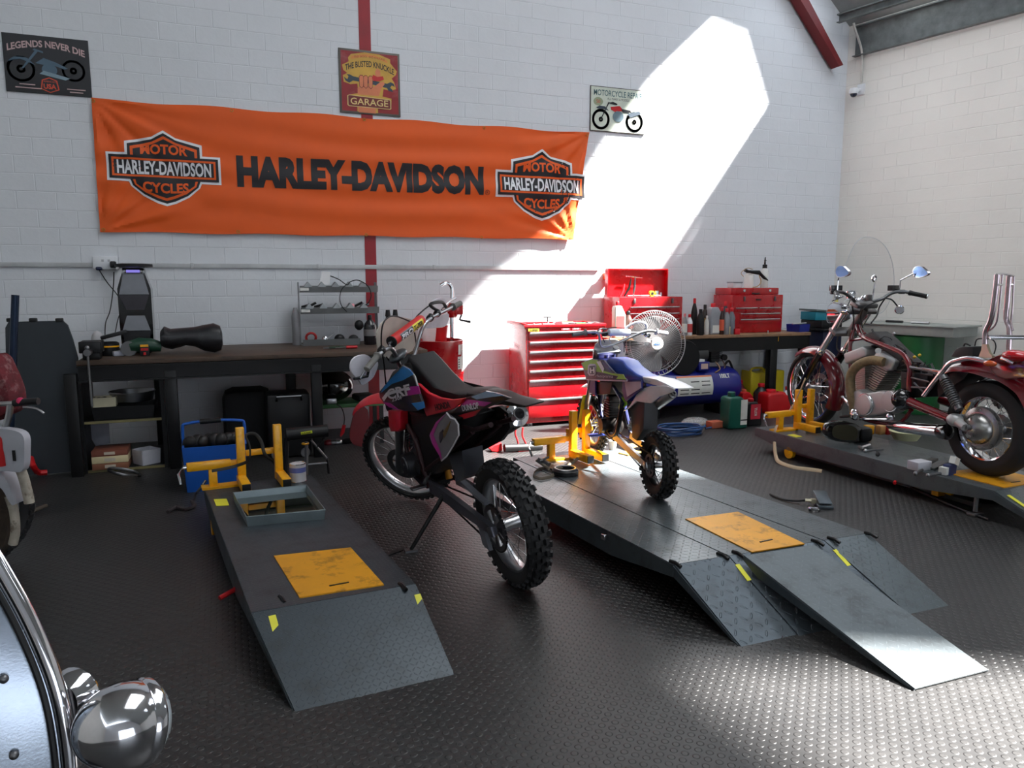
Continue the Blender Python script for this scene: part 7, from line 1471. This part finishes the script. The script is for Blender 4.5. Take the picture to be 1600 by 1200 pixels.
mb = MB(); a = PW(1238, 510, 7.0); mb.tube([(a.x-.02, 6.98, RBZ+.1), (a.x+.17, 6.96, RBZ+.11)], .007, 8); tag(mb.build('torque_wrench', CHROME), 'bright wrench lying over the royal blue tray', 'wrench')
CX = PW(1280, 560, 7.2).x
t = thing('storage_bin', 'large navy storage bin standing right of the right bench', 'bin', (CX, 7.2, 0)); hb_ = PW(1280, 518, 7.0).z; mb = MB(); mb.box((0, 0, hb_/2), (.30, .40, hb_), bev=.02); mb.build('bin_body', mat('dark_navy_bin', (18, 24, 50), .5), t); mb = MB(); mb.box((0, 0, hb_+.012), (.34, .44, .03), bev=.008); mb.build('bin_lid', BLK, t)
z_ = hb_+.028; t = thing('black_crate', 'black crate on the navy bin, behind the cruiser windscreen', 'crate', (CX, 7.2, z_)); mb = MB(); mb.box((0, 0, .05), (.32, .36, .10), bev=.01); mb.build('crate_body', BLK, t); mb = MB(); mb.box((0, -.184, .05), (.12, .008, .025)); mb.build('hand_hold', CABLE, t)
t = thing('teal_box', 'teal box on top of the black crate', 'box', (CX-.04, 7.25, z_+.101)); mb = MB(); mb.box((0, 0, .05), (.26, .26, .10), bev=.006); mb.build('box_body', mat('teal_card', (30, 130, 150), .5), t); mb = MB(); mb.box((.02, 0, .112), (.32, .3, .022), (0, .08, 0), bev=.003); mb.build('grey_lid', mat('grey_green_lid', (96, 110, 110), .5), t)
# compressor
YC = 7.0; a, b = PW(985, 622, YC), PW(1152, 612, YC); Rt = .215; zc_ = .10+Rt; t = thing('air_compressor', 'large dark blue air compressor under the right bench', 'air compressor', ((a.x+b.x)/2, YC+.05, 0)); hl_ = (b.x-a.x)/2; NV = mat('compressor_blue', (20, 28, 120), .32, 0, .06, coat=.4)
mb = MB(); mb.lathe([(.001, -hl_), (.1, -hl_+.02), (Rt*.85, -hl_+.05), (Rt, -hl_+.12), (Rt, hl_-.12), (Rt*.85, hl_-.05), (.1, hl_-.02), (.001, hl_)], (0, 0, zc_), (1, 0, 0), 40); mb.build('air_tank', NV, t)
def wrapx(x0, x1, a0, a1, nm, m, lift=.002, par=None): mb = MB(); mb.sheet([[(x, -(Rt+lift)*cos(a), zc_+(Rt+lift)*sin(a)) for x in (x0, x1)] for a in [a0+(a1-a0)*i/8 for i in range(9)]]); return mb.build(nm, m, par or t)
lx0, lx1 = PW(1062, 620, YC-.2).x-t.location.x, PW(1117, 620, YC-.2).x-t.location.x; lbp = wrapx(lx0, lx1, -.35, .62, 'warning_label', LABW); wrapx(lx0, lx1, .62, .72, 'label_header', mat('orange_header', (220, 130, 90), .5))
for k in range(4):
    for j in range(3):
        if (k+j) % 4 != 3: wrapx(lx0+.03+j*(lx1-lx0-.04)/3, lx0+.03+(j+.8)*(lx1-lx0-.04)/3, -.25+.2*k, -.20+.2*k, 'printed_line', BLK, .003, lbp)
mb = MB(); text_bm(mb, '100LT', M.Identity(4), .055, .13, .03, 0, warp=None)
xc = PW(1130, 592, YC-.1).x-t.location.x
for v in mb.bm.verts: a_ = .62+v.co.y/Rt; x_ = xc+v.co.x; v.co = V((x_, -(Rt+.003)*cos(a_), zc_+(Rt+.003)*sin(a_)))
mb.build('capacity_lettering', LABW, t)
PM = mat('pump_grey', (70, 70, 70), .4, .6); k = lambda x, y: PW(x, y, YC+.05).x-t.location.x
mb = MB(); xm = k(1075, 560); mb.cyl((xm-.03, -.02, .68), (xm+.20, -.02, .68), .095, n=24); mb.build('electric_motor', PM, t); mb = MB(); mb.lathe([(.19, 0), (.20, .02), (.20, .05), (.18, .07)], (k(1058, 560), -.16, .66), (0, 1, 0), 36); mb.build('belt_guard', BLK, t)
mb = MB(); xp = k(1113, 560); mb.box((xp, 0, .66), (.12, .12, .16), bev=.015); [mb.box((xp, 0, .60+.02*i), (.16, .16, .006)) for i in range(7)]; mb.build('pump_head', mat('dark_cast', (42, 42, 44), .5, .5), t); mb = MB(); mb.cyl((xp+.10, -.1, .64), (xp+.10, -.06, .64), .035, n=16); mb.build('air_filter', BLK, t)
mb = MB(); mb.box((k(1086, 590), -.1, zc_+Rt+.03), (.14, .14, .1), bev=.008); mb.build('pressure_switch', NV, t); mb = MB(); mb.box((k(1086, 590), -.172, zc_+Rt+.03), (.09, .004, .06)); mb.build('switch_plate', mat('switch_plate', (200, 170, 160), .5), t); mb = MB(); mb.box((k(1082, 575), -.1, zc_+Rt+.095), (.11, .1, .03), (0, .1, 0)); mb.build('instruction_card', LABW, t)
mb = MB(); mb.tube(smooth([(xp, -.05, .6), (xp+.02, -.12, .52), (xp-.05, -.14, .48), (xp-.06, -.1, .46)], 5), .01, 8); mb.tube(smooth([(xp+.09, -.05, .62), (xp+.12, -.08, .54), (xp+.08, -.08, .5), (xp-.02, -.06, .5)], 5), .006, 8); mb.build('copper_pipe', mat('dull_copper', (120, 96, 80), .4, .8), t)
for x in (-hl_*.6, hl_*.6): mb = MB(); mb.slab([(x-.03, 0, .12), (x+.03, 0, .12), (x+.03, 0, 0), (x-.03, 0, 0)], (0, .3, 0)); mb.build('foot', BLK, t)
mb = MB(); mb.tube(smooth([(hl_-.12, .05, zc_+Rt), (hl_-.06, .05, zc_+Rt+.05), (hl_+.0, .05, zc_+Rt-.05)], 4), .014, 8); mb.build('tank_handle', BLK, t)
# hose coil, brick, bag
t = thing('air_hose', 'coil of blue air hose on the floor below the compressor', 'hose', P(1062, 678, 0)); mb = MB(); pts = []
for i in range(120): a_ = 2*pi*i/24; pts.append(V(((.24+.02*sin(i*.7))*cos(a_)+.02*sin(i*.23), (.15+.015*cos(i*.9))*sin(a_), .014+.016*(i//24)+.003*sin(i))))
mb.tube(pts+[V((.34, .05, .02)), V((.5, .12, .014))], .009, 7); mb.build('hose_coil', mat('hose_blue', (34, 70, 120), .4), t)
c = P(1116, 670, 0); mb = MB(); mb.box((c.x+.04, c.y+.05, .036), (.15, .1, .07), (0, 0, .1), bev=.006); tag(mb.build('orange_brick', mat('brick_clay', (176, 92, 66), .8, bump=.001)), 'orange brick on the floor between the hose and the green can', 'brick')
mb = MB(); c = P(1100, 668, 0); mb.ell((c.x-.03, c.y+.12, .04), (.16, .1, .05), 18, 10); tag(mb.build('plastic_bag', mk_glass('crumpled_bag', (.8, .8, .8), .25, .3)), 'crumpled clear plastic bag behind the orange brick', 'bag')
# jugs and cans on the floor
bottle('dark green oil can with a tall white label, on the floor', 1131, 1160, 612, 668, 0, mat('dark_green_can', (14, 84, 70), .4), mat('dark_green_can', (14, 84, 70)), 'jug', None, name='oil_can', cat='oil can', handle=True, shoulder=.72, deep=.7, Y=P(1145, 668, 0).y)
o_ = [q for q in bpy.data.objects if q.name.startswith('oil_can')][-1]
gc = P(1145, 668, 0); gw = (PW(1160, 640, gc.y)-PW(1131, 640, gc.y)).x; mb = MB(); mb.box((gw*.27, -gw*.36, .17), (gw*.34, .003, .26), (0, 0, .0)); lw = mb.build('white_label', LABW, o_); mb = MB(); mb.box((gw*.27, -gw*.36-.002, .09), (gw*.34, .003, .012)); mb.build('black_band', BLK, o_)
FJ = [('black oil bottle with a pinkish-red label, on the floor by the green can', 1164, 1185, 622, 664, BLK, CAPR, mat('crimson_label', (196, 40, 60), .4), '|MOTUL'), ('rear red-capped dark bottle beside the compressor', 1148, 1162, 594, 640, mat('dark_red_bottle', (90, 18, 24), .4), CAPR, None, None), ('red jug with an orange cap behind the green can', 1155, 1172, 608, 655, REDP, mat('orange_cap', (220, 100, 70), .4), None, None), ('dark bottle with a tall red cap in front of the yellow can', 1178, 1196, 599, 655, mat('charcoal_bottle', (34, 36, 38), .4), CAPR, None, None)]
for i, (lb, x0, x1, yt, yb_, m, cm, lm, tx) in enumerate(FJ):
    bottle(lb, x0, x1, yt, yb_, 0, m, cm, 'jug' if i in (0, 2) else 'round', lm, Y=(P(1175, 664, 0).y, 7.25, 7.05, 7.0)[i], lab_span=(.25, .8), text=tx, tm=LABW, name='oil_bottle', cat='bottle')
bottle('red petrol can behind the right clamp, on the floor', 1190, 1226, 608, 660, 0, REDP, CAPR, 'jug', None, name='petrol_can', cat='petrol can', handle=True, shoulder=.68, Y=6.75)
bottle('white bottle with a red cap at the right of the red petrol can', 1222, 1234, 604, 655, 0, WHT, CAPR, 'round', None, Y=6.8, name='oil_bottle')
c = PW(1198, 600, 7.2); t = thing('jerry_can', 'large yellow jerry can against the wall under the bench', 'jerry can', (c.x, 7.28, 0)); hh = PW(1198, 578, 7.2).z; ww = (PW(1224, 600, 7.2)-PW(1172, 600, 7.2)).x; YJ = mat('dusty_yellow_plastic', (196, 176, 30), .5)
mb = MB(); mb.slab([(-ww/2, 0, 0), (ww/2, 0, 0), (ww/2, 0, hh*.97), (ww*.1, 0, hh), (0, 0, hh*.93), (-ww*.35, 0, hh*.93), (-ww/2, 0, hh)], (0, .2, 0)); bmesh.ops.recalc_face_normals(mb.bm, faces=mb.bm.faces[:]); bmesh.ops.bevel(mb.bm, geom=[e for e in mb.bm.edges if len(e.link_faces) == 2 and e.calc_face_angle(0) > .3], offset=.018, segments=3, affect='EDGES', profile=.5); mb.build('can_body', YJ, t)
mb = MB(); mb.tube(smooth([(-ww*.38, 0, hh*.95), (-ww*.3, 0, hh*1.04), (-ww*.05, 0, hh*1.04), (.02, 0, hh*.95)], 4), .014, 8); mb.build('handle', YJ, t)
# parts washer by the side wall
def WS(x, y, off): return onplane(x, y, CORN-nrm*off, nrm)
a = WS(1418, 512, .6); b = WS(1470, 511, .6); sl = math.atan2(sdir.y, sdir.x); c = WS(1430, 515, .35)
t = thing('parts_washer', 'grey steel parts-washer basin on a green barrel, by the side wall', 'parts washer', (c.x, c.y, 0), sl); zt = WS(1440, 510, .55).z; mb = MB(); GW_ = mat('washer_grey', (150, 156, 152), .5, .2, .1)
mb.box((0, 0, zt-.05), (1.1, .55, .11), bev=.01); mb.build('basin', GW_, t); mb = MB(); mb.box((0, 0, zt+.008), (1.16, .6, .016), bev=.004); mb.build('basin_rim', GW_, t)
mb = MB(); mb.lathe([(.25, .0), (.26, .02), (.26, zt-.12), (.24, zt-.105)], (.05, 0, 0), n=36); mb.build('barrel', mat('barrel_green', (20, 90, 44), .45, 0, .1), t)
for i, (x, y, lb) in enumerate(((1400, 505, 'brush lying on the rim of the parts washer, at left'), (1414, 504, 'steel rod lying on the rim of the parts washer'))): q = P(x, y, zt+.03); q = t.location+V((0, 0, zt+.03))+sdir*(.0-.25+.3*i); mb = MB(); mb.tube([q-sdir*.1, q+sdir*.1], .014, 8); tag(mb.build('cleaning_brush' if i == 0 else 'steel_rod', (BLK, ALU)[i]), lb, ('brush', 'rod')[i])
# ================================================================ small things on the lifts and floor
Mt, MT, MTi, MW, MLn, Mxa, Mxb = MLf
z = LZ+.001
c = P(883, 741, z); t = thing('rubber_ring', 'thick black ring lying on the centre lift in front of the clamp', 'ring', c); mb = MB(); mb.lathe([(.062, 0), (.09, .004), (.09, .03), (.075, .042), (.062, .04)], n=36, cap=False); mb.rings([[V((.062*cos(a), .062*sin(a), zz)) for a in [2*pi*i/36 for i in range(36)]] for zz in (0, .04)], cap=False); mb.build('ring_body', BLK, t)
mb = MB(); mb.torus((0, 0, .042), (0, 0, 1), .069, .006, 36, 6); mb.build('bright_lip', ALU, t)
STRAP = mat('dusty_strap', (92, 84, 72), .85)
t = thing('ratchet_strap', 'tangled ratchet strap at the left edge of the centre lift', 'strap', P(848, 732, z)); mb = MB()
for k_, (pts) in enumerate((((835, 745), (845, 748), (862, 744), (866, 736), (850, 731), (836, 737), (834, 744)), ((838, 719), (850, 727), (858, 733)), ((866, 734), (880, 729), (896, 722), (903, 716)))): mb.tube(smooth([P(x, y, z+.01+.012*k_)-t.location for x, y in pts], 5), .011, 6, flat=.35)
mb.build('webbing', STRAP, t); mb = MB(); q = P(850, 722, z+.03)-t.location; mb.box(q, (.05, .09, .035), (.3, .2, .6), bev=.005); mb.tube([q+V((-.03, 0, .01)), q+V((.03, -.02, .04))], .009, 8); mb.build('ratchet', STEEL, t)
c = P(957, 702, z); t = thing('white_cup', 'small white plastic cup beside the front wheel of the small bike', 'cup', c); mb = MB(); mb.lathe([(.026, 0), (.034, .07), (.032, .07), (.024, .004), (.001, .004)], n=22); mb.build('cup_body', WHT, t)
for i, (x, y, m, lb) in enumerate(((985, 708, mat('yellow_card', (228, 180, 60), .6), 'yellow flat card on the far end of the centre lift'), (988, 697, mat('tan_card', (200, 140, 80), .6), 'tan flat card behind the yellow one on the centre lift'))): c = P(x, y, z); mb = MB(); mb.box(c+V((0, 0, .004)), (.16, .10, .006), (0, 0, .3)); tag(mb.build('flat_card', m), lb, 'card')
# foot pump by the cabinet
t = thing('foot_pump', 'red foot pump with a black barrel, on the floor in front of the tool cabinet', 'foot pump', P(816, 705, 0)); k = lambda x, y, zz=0: PW(x, y, t.location.y)-t.location
mb = MB(); mb.tube([k(788, 700), k(846, 698)], .035, 14); mb.build('barrel', BLK, t); mb = MB(); a, b = k(809, 704), k(826, 704); mb.tube([a, b], .025, 12); mb.build('pedal_roller', REDP, t)
for pts in (((806, 668), (805, 678), (809, 690), (810, 702)), ((817, 668), (816, 680), (820, 690), (826, 702)), ((809, 695), (817, 695))): mb = MB(); mb.tube(smooth([k(*q) for q in pts], 4), .008, 8); mb.build('pump_frame', REDP, t)
mb = MB(); g = [PW(x, y, t.location.y+.1) for x, y in ((764, 700), (770, 695), (781, 691), (782, 702), (778, 706), (766, 703))]; mb.slab(g, (0, .1, 0)); 
for v in mb.bm.verts: v.co.z = max(v.co.z, .002)
tag(mb.build('red_tool_box', REDP), 'small red box on the floor under the muffler of the leaning bike', 'box')
# foot switch between the lifts
c = P(1285, 790, 0); t = thing('foot_switch', 'grey steel foot pedal with an air fitting, on the floor between centre and right lifts', 'foot pedal', c, -.5); mb = MB(); mb.box((0, 0, .012), (.10, .17, .02), bev=.003); mb.build('pedal_base', GRYM, t); mb = MB(); mb.box((0, .01, .055), (.085, .17, .01), (.25, 0, 0), bev=.003); mb.build('treadle', GRYM, t)
mb = MB(); mb.tube([(-.06, 0, .03), (-.11, .01, .03)], .012, 8); mb.box((-.06, 0, .03), (.03, .03, .03)); mb.build('brass_fitting', mat('brassy_mount', (196, 186, 160), .3, .8), t); mb = MB(); mb.tube(smooth([(-.11, .01, .03), (-.17, .04, .015), (-.24, .08, .01), (-.3, .2, .01)], 4), .008, 7); mb.build('air_line', CABLE, t)
mb = MB(); c = P(1272, 798, 0); mb.torus(c+V((0, 0, .012)), (.2, .1, 1), .03, .011, 20, 8); tag(mb.build('shackle', CHROME), 'shiny chrome shackle on the floor beside the foot pedal', 'shackle')
c = P(618, 860, 0)
mb = MB(); mb.slab([P(x, y, .004) for x, y in ((608, 868), (618, 864), (630, 860), (632, 856), (624, 857), (612, 861))], (0, 0, .005)); tag(mb.build('rubber_scrap', BLK), 'thin black rubber scrap on the floor by the side stand', 'scrap')
mb = MB(); mb.tube(smooth([P(x, y, .012) for x, y in ((262, 800), (276, 792), (290, 796), (304, 790), (300, 783))], 4), .012, 8); tag(mb.build('dirty_rag', mat('dirty_rag', (52, 44, 46), .9)), 'dark crumpled rag on the floor left of the left lift', 'rag')
# strap from the left lift clamp
mb = MB(); mb.tube(smooth([P(331, 736, LZ+.14), P(352, 732, LZ+.15), P(372, 727, LZ+.16), P(389, 718, LZ+.22), P(390, 696, LZ+.30), P(384, 680, LZ+.34), P(398, 678, LZ+.33), P(408, 690, LZ+.28), P(414, 710, LZ+.2), P(428, 722, LZ+.12), P(432, 732, LZ+.06)], 5), .011, 6, flat=.4); tag(mb.build('tie_strap', mat('dark_strap', (44, 42, 40), .8)), 'dark strap looped over the left wheel clamp', 'strap')
mb = MB(); mb.tube(smooth([P(322, 750, LZ+.03), P(314, 762, LZ-.02), P(306, 772, .12), P(303, 780, .05)], 4), .009, 8); tag(mb.build('chrome_hook', CHROME), 'dull chrome hook hanging off the far left corner of the left lift', 'hook')
# ---- right lift clutter
def rl(x, y, dz=0): return P(x, y, LZ+.001+dz)
t = thing('engine_side_cover', 'glossy black oval engine cover lying on the right lift below the engine', 'engine cover', rl(1315, 693)); o_ = t.location; k = lambda x, y: PW(x, y, o_.y)-o_
out = smooth([k(x, y) for x, y in ((1288, 672), (1292, 662), (1305, 658), (1325, 659), (1340, 666), (1343, 678), (1338, 690), (1318, 691), (1300, 688), (1290, 682))], 3, True)
mz = min(p.z for p in out); mb = MB(); mb.slab([p+V((0, 0, -mz+.002)) for p in out], (0, .06, 0)); bmesh.ops.recalc_face_normals(mb.bm, faces=mb.bm.faces[:]); bmesh.ops.bevel(mb.bm, geom=[e for e in mb.bm.edges if len(e.link_faces) == 2 and e.calc_face_angle(0) > .8], offset=.012, segments=2, affect='EDGES', profile=.5); mb.build('cover_shell', GLOSSB, t)
cc_ = sum(out, V())/len(out); mb = MB(); mb.slab([(p-cc_)*.72+cc_+V((0, -.033, -mz)) for p in out], (0, .004, 0)); mb.build('inner_plate', mat('olive_plate', (64, 60, 44), .3, .5), t)
mb = MB(); q = rl(1350, 690); mb.box(q+V((.0, .02, .06)), (.12, .12, .12), bev=.03); tag(mb.build('black_housing', BLK), 'black lump of housing right of the glossy oval cover', 'part')
for i, (x, y, L2, m, rz, lb) in enumerate(((1352, 698, .12, CHROME, .2, 'chrome spanner nearest the oval cover on the right lift'), (1366, 704, .14, ALU, -.25, 'bright spanner pointing right on the right lift'), (1371, 709, .05, BLK, .8, 'short black socket at the lift edge'), (1345, 700, .06, STEEL, 1.2, 'small dull steel fitting beside the chrome spanner'), (1436, 738, .10, STEEL, .3, 'small steel tool in front of the white box'), (1460, 742, .10, STEEL, -.1, 'steel tool in front of the rear tyre'))):
    c = rl(x, y, .012); mb = MB(); mb.tube([c-V((cos(rz)*L2/2, sin(rz)*L2/2, 0)), c+V((cos(rz)*L2/2, sin(rz)*L2/2, .008))], .010, 8); mb.ell(c-V((cos(rz)*L2/2, sin(rz)*L2/2, 0)), .016, 10, 6); tag(mb.build('hand_tool', m), lb, 'tool')
t = thing('small_white_box', 'small white cardboard box on the right lift before the rear tyre', 'box', rl(1436, 733)); mb = MB(); mb.box((0, 0, .03), (.13, .09, .06), bev=.002); mb.build('box_body', mat('white_card', (190, 190, 198)), t)
t = thing('open_small_box', 'white and navy open packet leaning by the rear tyre', 'packet', rl(1483, 741)); mb = MB(); mb.box((0, 0, .035), (.08, .05, .07), (0, 0, .2)); mb.build('packet_body', mat('navy_packet', (40, 50, 90), .5), t); mb = MB(); mb.box((.04, 0, .09), (.06, .04, .05), (0, .4, .2)); mb.box((-.05, 0, .03), (.05, .05, .05), (0, 0, .2)); mb.build('packet_flap', LABW, t)
for i, (x, y, lb) in enumerate(((1450, 722, 'dark bracket left of the rear tyre on the right lift'), (1466, 727, 'grey flat bracket close to the rear tyre on the right lift'))): c = rl(x, y, .02); mb = MB(); mb.box(c, (.2, .05, .02), (0, -.1, .25), bev=.004); tag(mb.build('bracket', (BLKS, STEEL)[i]), lb, 'bracket')
t = thing('cream_dish', 'cream plastic dish on the right lift behind the muffler', 'dish', rl(1432, 693, 0)+V((.05, .15, 0))); mb = MB(); mb.lathe([(.09, 0), (.13, .07), (.125, .07), (.085, .005), (.001, .005)], n=28); mb.build('dish_body', mat('cream_dish', (200, 200, 160), .5), t)
for i, (x, m, lb) in enumerate(((1372, YEL, 'yellow block on the far side of the right lift'), (1391, mat('peach_block', (210, 160, 100), .5), 'peach-coloured small box right of the yellow block'), (1402, REDP, 'red small tub between the peach box and the cream dish'))): c = rl(x, 682); mb = MB(); mb.box(c+V((0, .1, .04)), (.07, .06, .08), bev=.008); tag(mb.build('small_block', m), lb, 'block')
# the beige strap on the right clamp
mb = MB(); BS = mat('beige_strap', (176, 156, 128), .8)
pts = [rl(1262, 612, .34), rl(1240, 632, .22), rl(1222, 655, .09), rl(1212, 669, .03), P(1210, 690, .12), P(1212, 712, .04), P(1218, 722, .02), P(1240, 730, .012), P(1262, 733, .012), P(1284, 736, .012)]
mb.tube(smooth([PW(1258, 592, 4.9)]+[pts[1], pts[2], pts[3]]+pts[4:], 5), .016, 6, flat=.3); tag(mb.build('tie_strap', BS), 'beige strap running from the right clamp down to the floor', 'strap')
mb = MB(); mb.tube(smooth([P(1368, 742, .01), P(1420, 760, .01), P(1470, 783, .01), P(1520, 803, .01), P(1545, 812, .01)], 5), .010, 7); tag(mb.build('air_line', CABLE), 'black air line on the floor along the right lift', 'air line')
mb = MB(); c = P(1388, 752, .0); mb.box((c.x+.05, c.y+.1, .06), (.11, .09, .03)); tag(mb.build('wood_block', mat('pale_wood_block', (150, 136, 112), .7)), 'pale wooden block under the near side of the right lift', 'block')
bpy.data.objects['wood_block'].location.z = -.045
# ================================================================ the partly seen bike at the left edge
def cam_plane(base): n_ = V((CF.x, CF.y, 0)).normalized(); return lambda x, y, o=0: onplane(x, y, base+n_*o, n_), n_
LBb = P(-30, 893, 0); LP, Ln_ = cam_plane(LBb)
t = thing('trail_bike', 'white and red muddy trail bike half out of the picture at the left edge', 'motocross bike', (LBb.x, LBb.y, 0)); o_ = t.location.copy()
def S_(name, pts, th, m, o=0, sm=True, par=None): mb = MB(); g = [LP(x, y, o)-o_ for x, y in pts]; mb.slab(smooth(g, 3, True) if sm else g, Ln_*th); return mb.build(name, m, par or t)
MUD = mat('mud_spattered_plastic', (170, 162, 148), .7, 0, .3, 10, dirt=(84, 66, 50), dscale=12, damt=.9); MUDT = mat('muddy_tyre', (60, 50, 42), .9, 0, .4, 14, bump=.004, bs=40)
wheel(t, (LP(-64, 800)-o_)*1.0, (.35, -1, 0), .33, .10, .25, 'front_wheel', nk=36, spokes=28, rimm=ALU)
pn = S_('side_panel', ((-40, 665), (2, 668), (30, 672), (42, 682), (43, 705), (42, 726), (36, 736), (16, 734), (-40, 728)), .05, mat('dusty_white_panel', (172, 174, 182), .5), -.05)
S_('red_flash', ((-40, 676), (-2, 680), (4, 700), (8, 722), (4, 729), (-40, 726)), .004, REDP, -.078, par=pn)
mb = MB(); T_ = frame(LP(22, 712, -.082)-o_, V((cos(R_(YAW)), -sin(R_(YAW)), 0)), V((0, 0, 1))); text_bm(mb, '1', T_, .055, .016, .0, .001); mb.build('race_number', BLK, pn)
S_('front_mudguard', ((-30, 730), (0, 732), (14, 736), (24, 748), (30, 766), (33, 784), (26, 778), (16, 760), (0, 750), (-30, 748)), .12, mat('dusty_white_panel', (206, 208, 216)), .0)
for pts, r_, m, nm in ((((30, 728), (38, 750), (44, 775), (46, 786)), .024, MUD, 'fork_guard'), (((14, 775), (22, 800), (24, 830), (20, 850)), .022, MUD, 'fork_leg'), (((-30, 632), (5, 631), (22, 630)), .013, ALU, 'handlebar'), (((22, 630), (40, 628), (60, 627)), .018, BLK, 'grip'), (((36, 636), (52, 637), (62, 641), (69, 646)), .006, ALU, 'lever'), (((16, 632), (14, 650), (8, 668)), .016, ALU, 'bar_clamp')):
    mb = MB(); mb.tube(smooth([LP(x, y, -.02)-o_ for x, y in pts], 4), r_, 10); mb.build(nm, m, t)
mb = MB(); mb.ell(LP(32, 618+9, -.02)-o_, (.02, .02, .02), 10, 8); mb.build('red_button', mat('pink_button', (200, 40, 90), .4), t)
S_('frame', ((-20, 735), (10, 745), (18, 790), (12, 850), (-10, 880), (-30, 870)), .06, MUDT, .06)
q = [LP(x, y, .25) for x, y in ((-12, 560), (4, 556), (14, 574), (24, 596), (30, 618), (28, 640), (10, 650), (-12, 655))]; mb = MB(); mb.slab(smooth(q, 3, True), Ln_*.16); bmesh.ops.recalc_face_normals(mb.bm, faces=mb.bm.faces[:]); bmesh.ops.bevel(mb.bm, geom=[e for e in mb.bm.edges if len(e.link_faces) == 2 and e.calc_face_angle(0) > .8], offset=.03, segments=2, affect='EDGES', profile=.5)
tag(mb.build('riding_jacket', mat('maroon_spotted_cloth', (96, 22, 32), .8, 0, .4, 20, dirt=(170, 140, 140), dscale=22, damt=.3, bump=.006, bs=14)), 'maroon spotted jacket hung behind the white trail bike', 'jacket')
mb = MB(); mb.tube(smooth([P(x, y, zz) for x, y, zz in ((48, 716, .16), (52, 728, .12), (60, 738, .05), (74, 738, .04))], 4), .022, 8); tag(mb.build('red_stand', REDP), 'red stand leg on the floor behind the white trail bike', 'stand')
mb = MB(); mb.tube([P(34, 806, .03), P(72, 790, .03)], .014, 8); tag(mb.build('floor_bar', mat('muddy_bar', (70, 62, 52), .7)), 'muddy metal bar on the floor by the white trail bike', 'bar')
# ================================================================ the big motorcycle in the left foreground
FD = 1.02; fwd = V((CF.x, CF.y, CF.z)).normalized()
def FP(x, y, d=FD): r_ = ray(x, y); return CC + r_*(d/r_.dot(fwd))
base = FP(0, 1150); t = thing('touring_motorcycle', 'chrome fairing and spot lamp of a touring motorcycle in the near left corner', 'motorcycle', (base.x, base.y, 0)); o_ = t.location.copy()
k = lambda x, y, d=FD: FP(x, y, d)-o_
SIL = mat('brushed_silver_panel', (172, 182, 196), .26, .85, .08, 30, bump=.00015, bs=300)
edge = [(-60, 800), (-20, 855), (10, 905), (38, 955), (62, 1005), (82, 1055), (95, 1100), (104, 1150), (110, 1210), (112, 1290)]
inner = smooth([k(x-14, y+6, FD-.01) for x, y in edge], 5)
mb = MB(); n_ = len(inner); g = []
for i, p in enumerate(inner):
    a = k(-420, 980+i*6, FD-.10); g.append([p.lerp(a, s_)+fwd*(-.05*sin(pi*min(s_*1.2, 1))) for s_ in (0, .06, .15, .3, .5, .75, 1)])
mb.sheet(g); pnl = mb.build('fairing_panel', SIL, t, thick=.006)
mb = MB(); mb.tube(smooth([k(*q) for q in edge], 5), .0115, 14, flat=1.0); mb.build('fairing_rim', CHROME, t)
mb = MB(); mb.tube(smooth([k(x-22, y+6, FD-.02) for x, y in edge], 5), .0045, 8); mb.build('trim_seal', BLK, pnl)
for x, y in ((6, 1061), (-40, 1150), (22, 1180)): mb = MB(); q = k(x, y, FD-.045); mb.ell(q, .006, 12, 8); mb.build('screw', STEEL, pnl)
q = k(118, 1085, FD+.05); ax_ = V((.5, .8, -.1)); mb = MB(); mb.lathe([(.03, -.03), (.038, -.015), (.040, 0), (.036, .006)], q, ax_, 28); mb.build('turn_signal', CHROME, t)
q = k(196, 1133, FD); ax_ = V((.80, .50, -.28)).normalized(); R0 = .0585; mb = MB()
mb.lathe([(R0*sin(a), -R0*1.15*cos(a)) for a in [pi*i/24*.98 for i in range(1, 13)]]+[(R0*1.0, .006), (R0*.985, .010), (R0*.985, .013), (R0*1.02, .016), (R0*1.02, .026), (R0*.96, .030)], q, ax_, 48); lp = mb.build('spot_lamp', CHROME, t)
mb = MB(); mb.lathe([(R0*.96, .030), (R0*.8, .040), (R0*.4, .047), (.001, .049)], q, ax_, 40); mb.build('lamp_lens', mat('lens_glass', (210, 220, 225), .08, coat=.5), lp)
mb = MB(); mb.tube([q-V((0, 0, R0*.9)), q-V((.03, .02, .11)), k(60, 1290, FD+.03)], .014, 12); mb.build('lamp_bracket', CHROME, t)
hub_ = V((.25*0+base.x-.12, base.y+.22, .33))-o_
for s in (-1, 1):
    mb = MB(); a = k(-60, 1300, FD+.02); off = V((.10*s, -.03*s, 0)); mb.tube([V((hub_.x, hub_.y, .33))+off, V((hub_.x-.04, hub_.y-.14, a.z-.02))+off], .026, 14); mb.build('fork_leg', CHROME, t)
mb = MB(); mb.box((hub_.x-.06, hub_.y-.17, k(-60, 1300).z-.0), (.2, .08, .12), bev=.02); mb.build('fork_cover', CHROME, t)
wheel(t, (hub_.x, hub_.y, .33), (.95, -.3, 0), .33, .11, .22, 'front_wheel', knob=False, spokes=36, rimw=.045, rimm=CHROME)
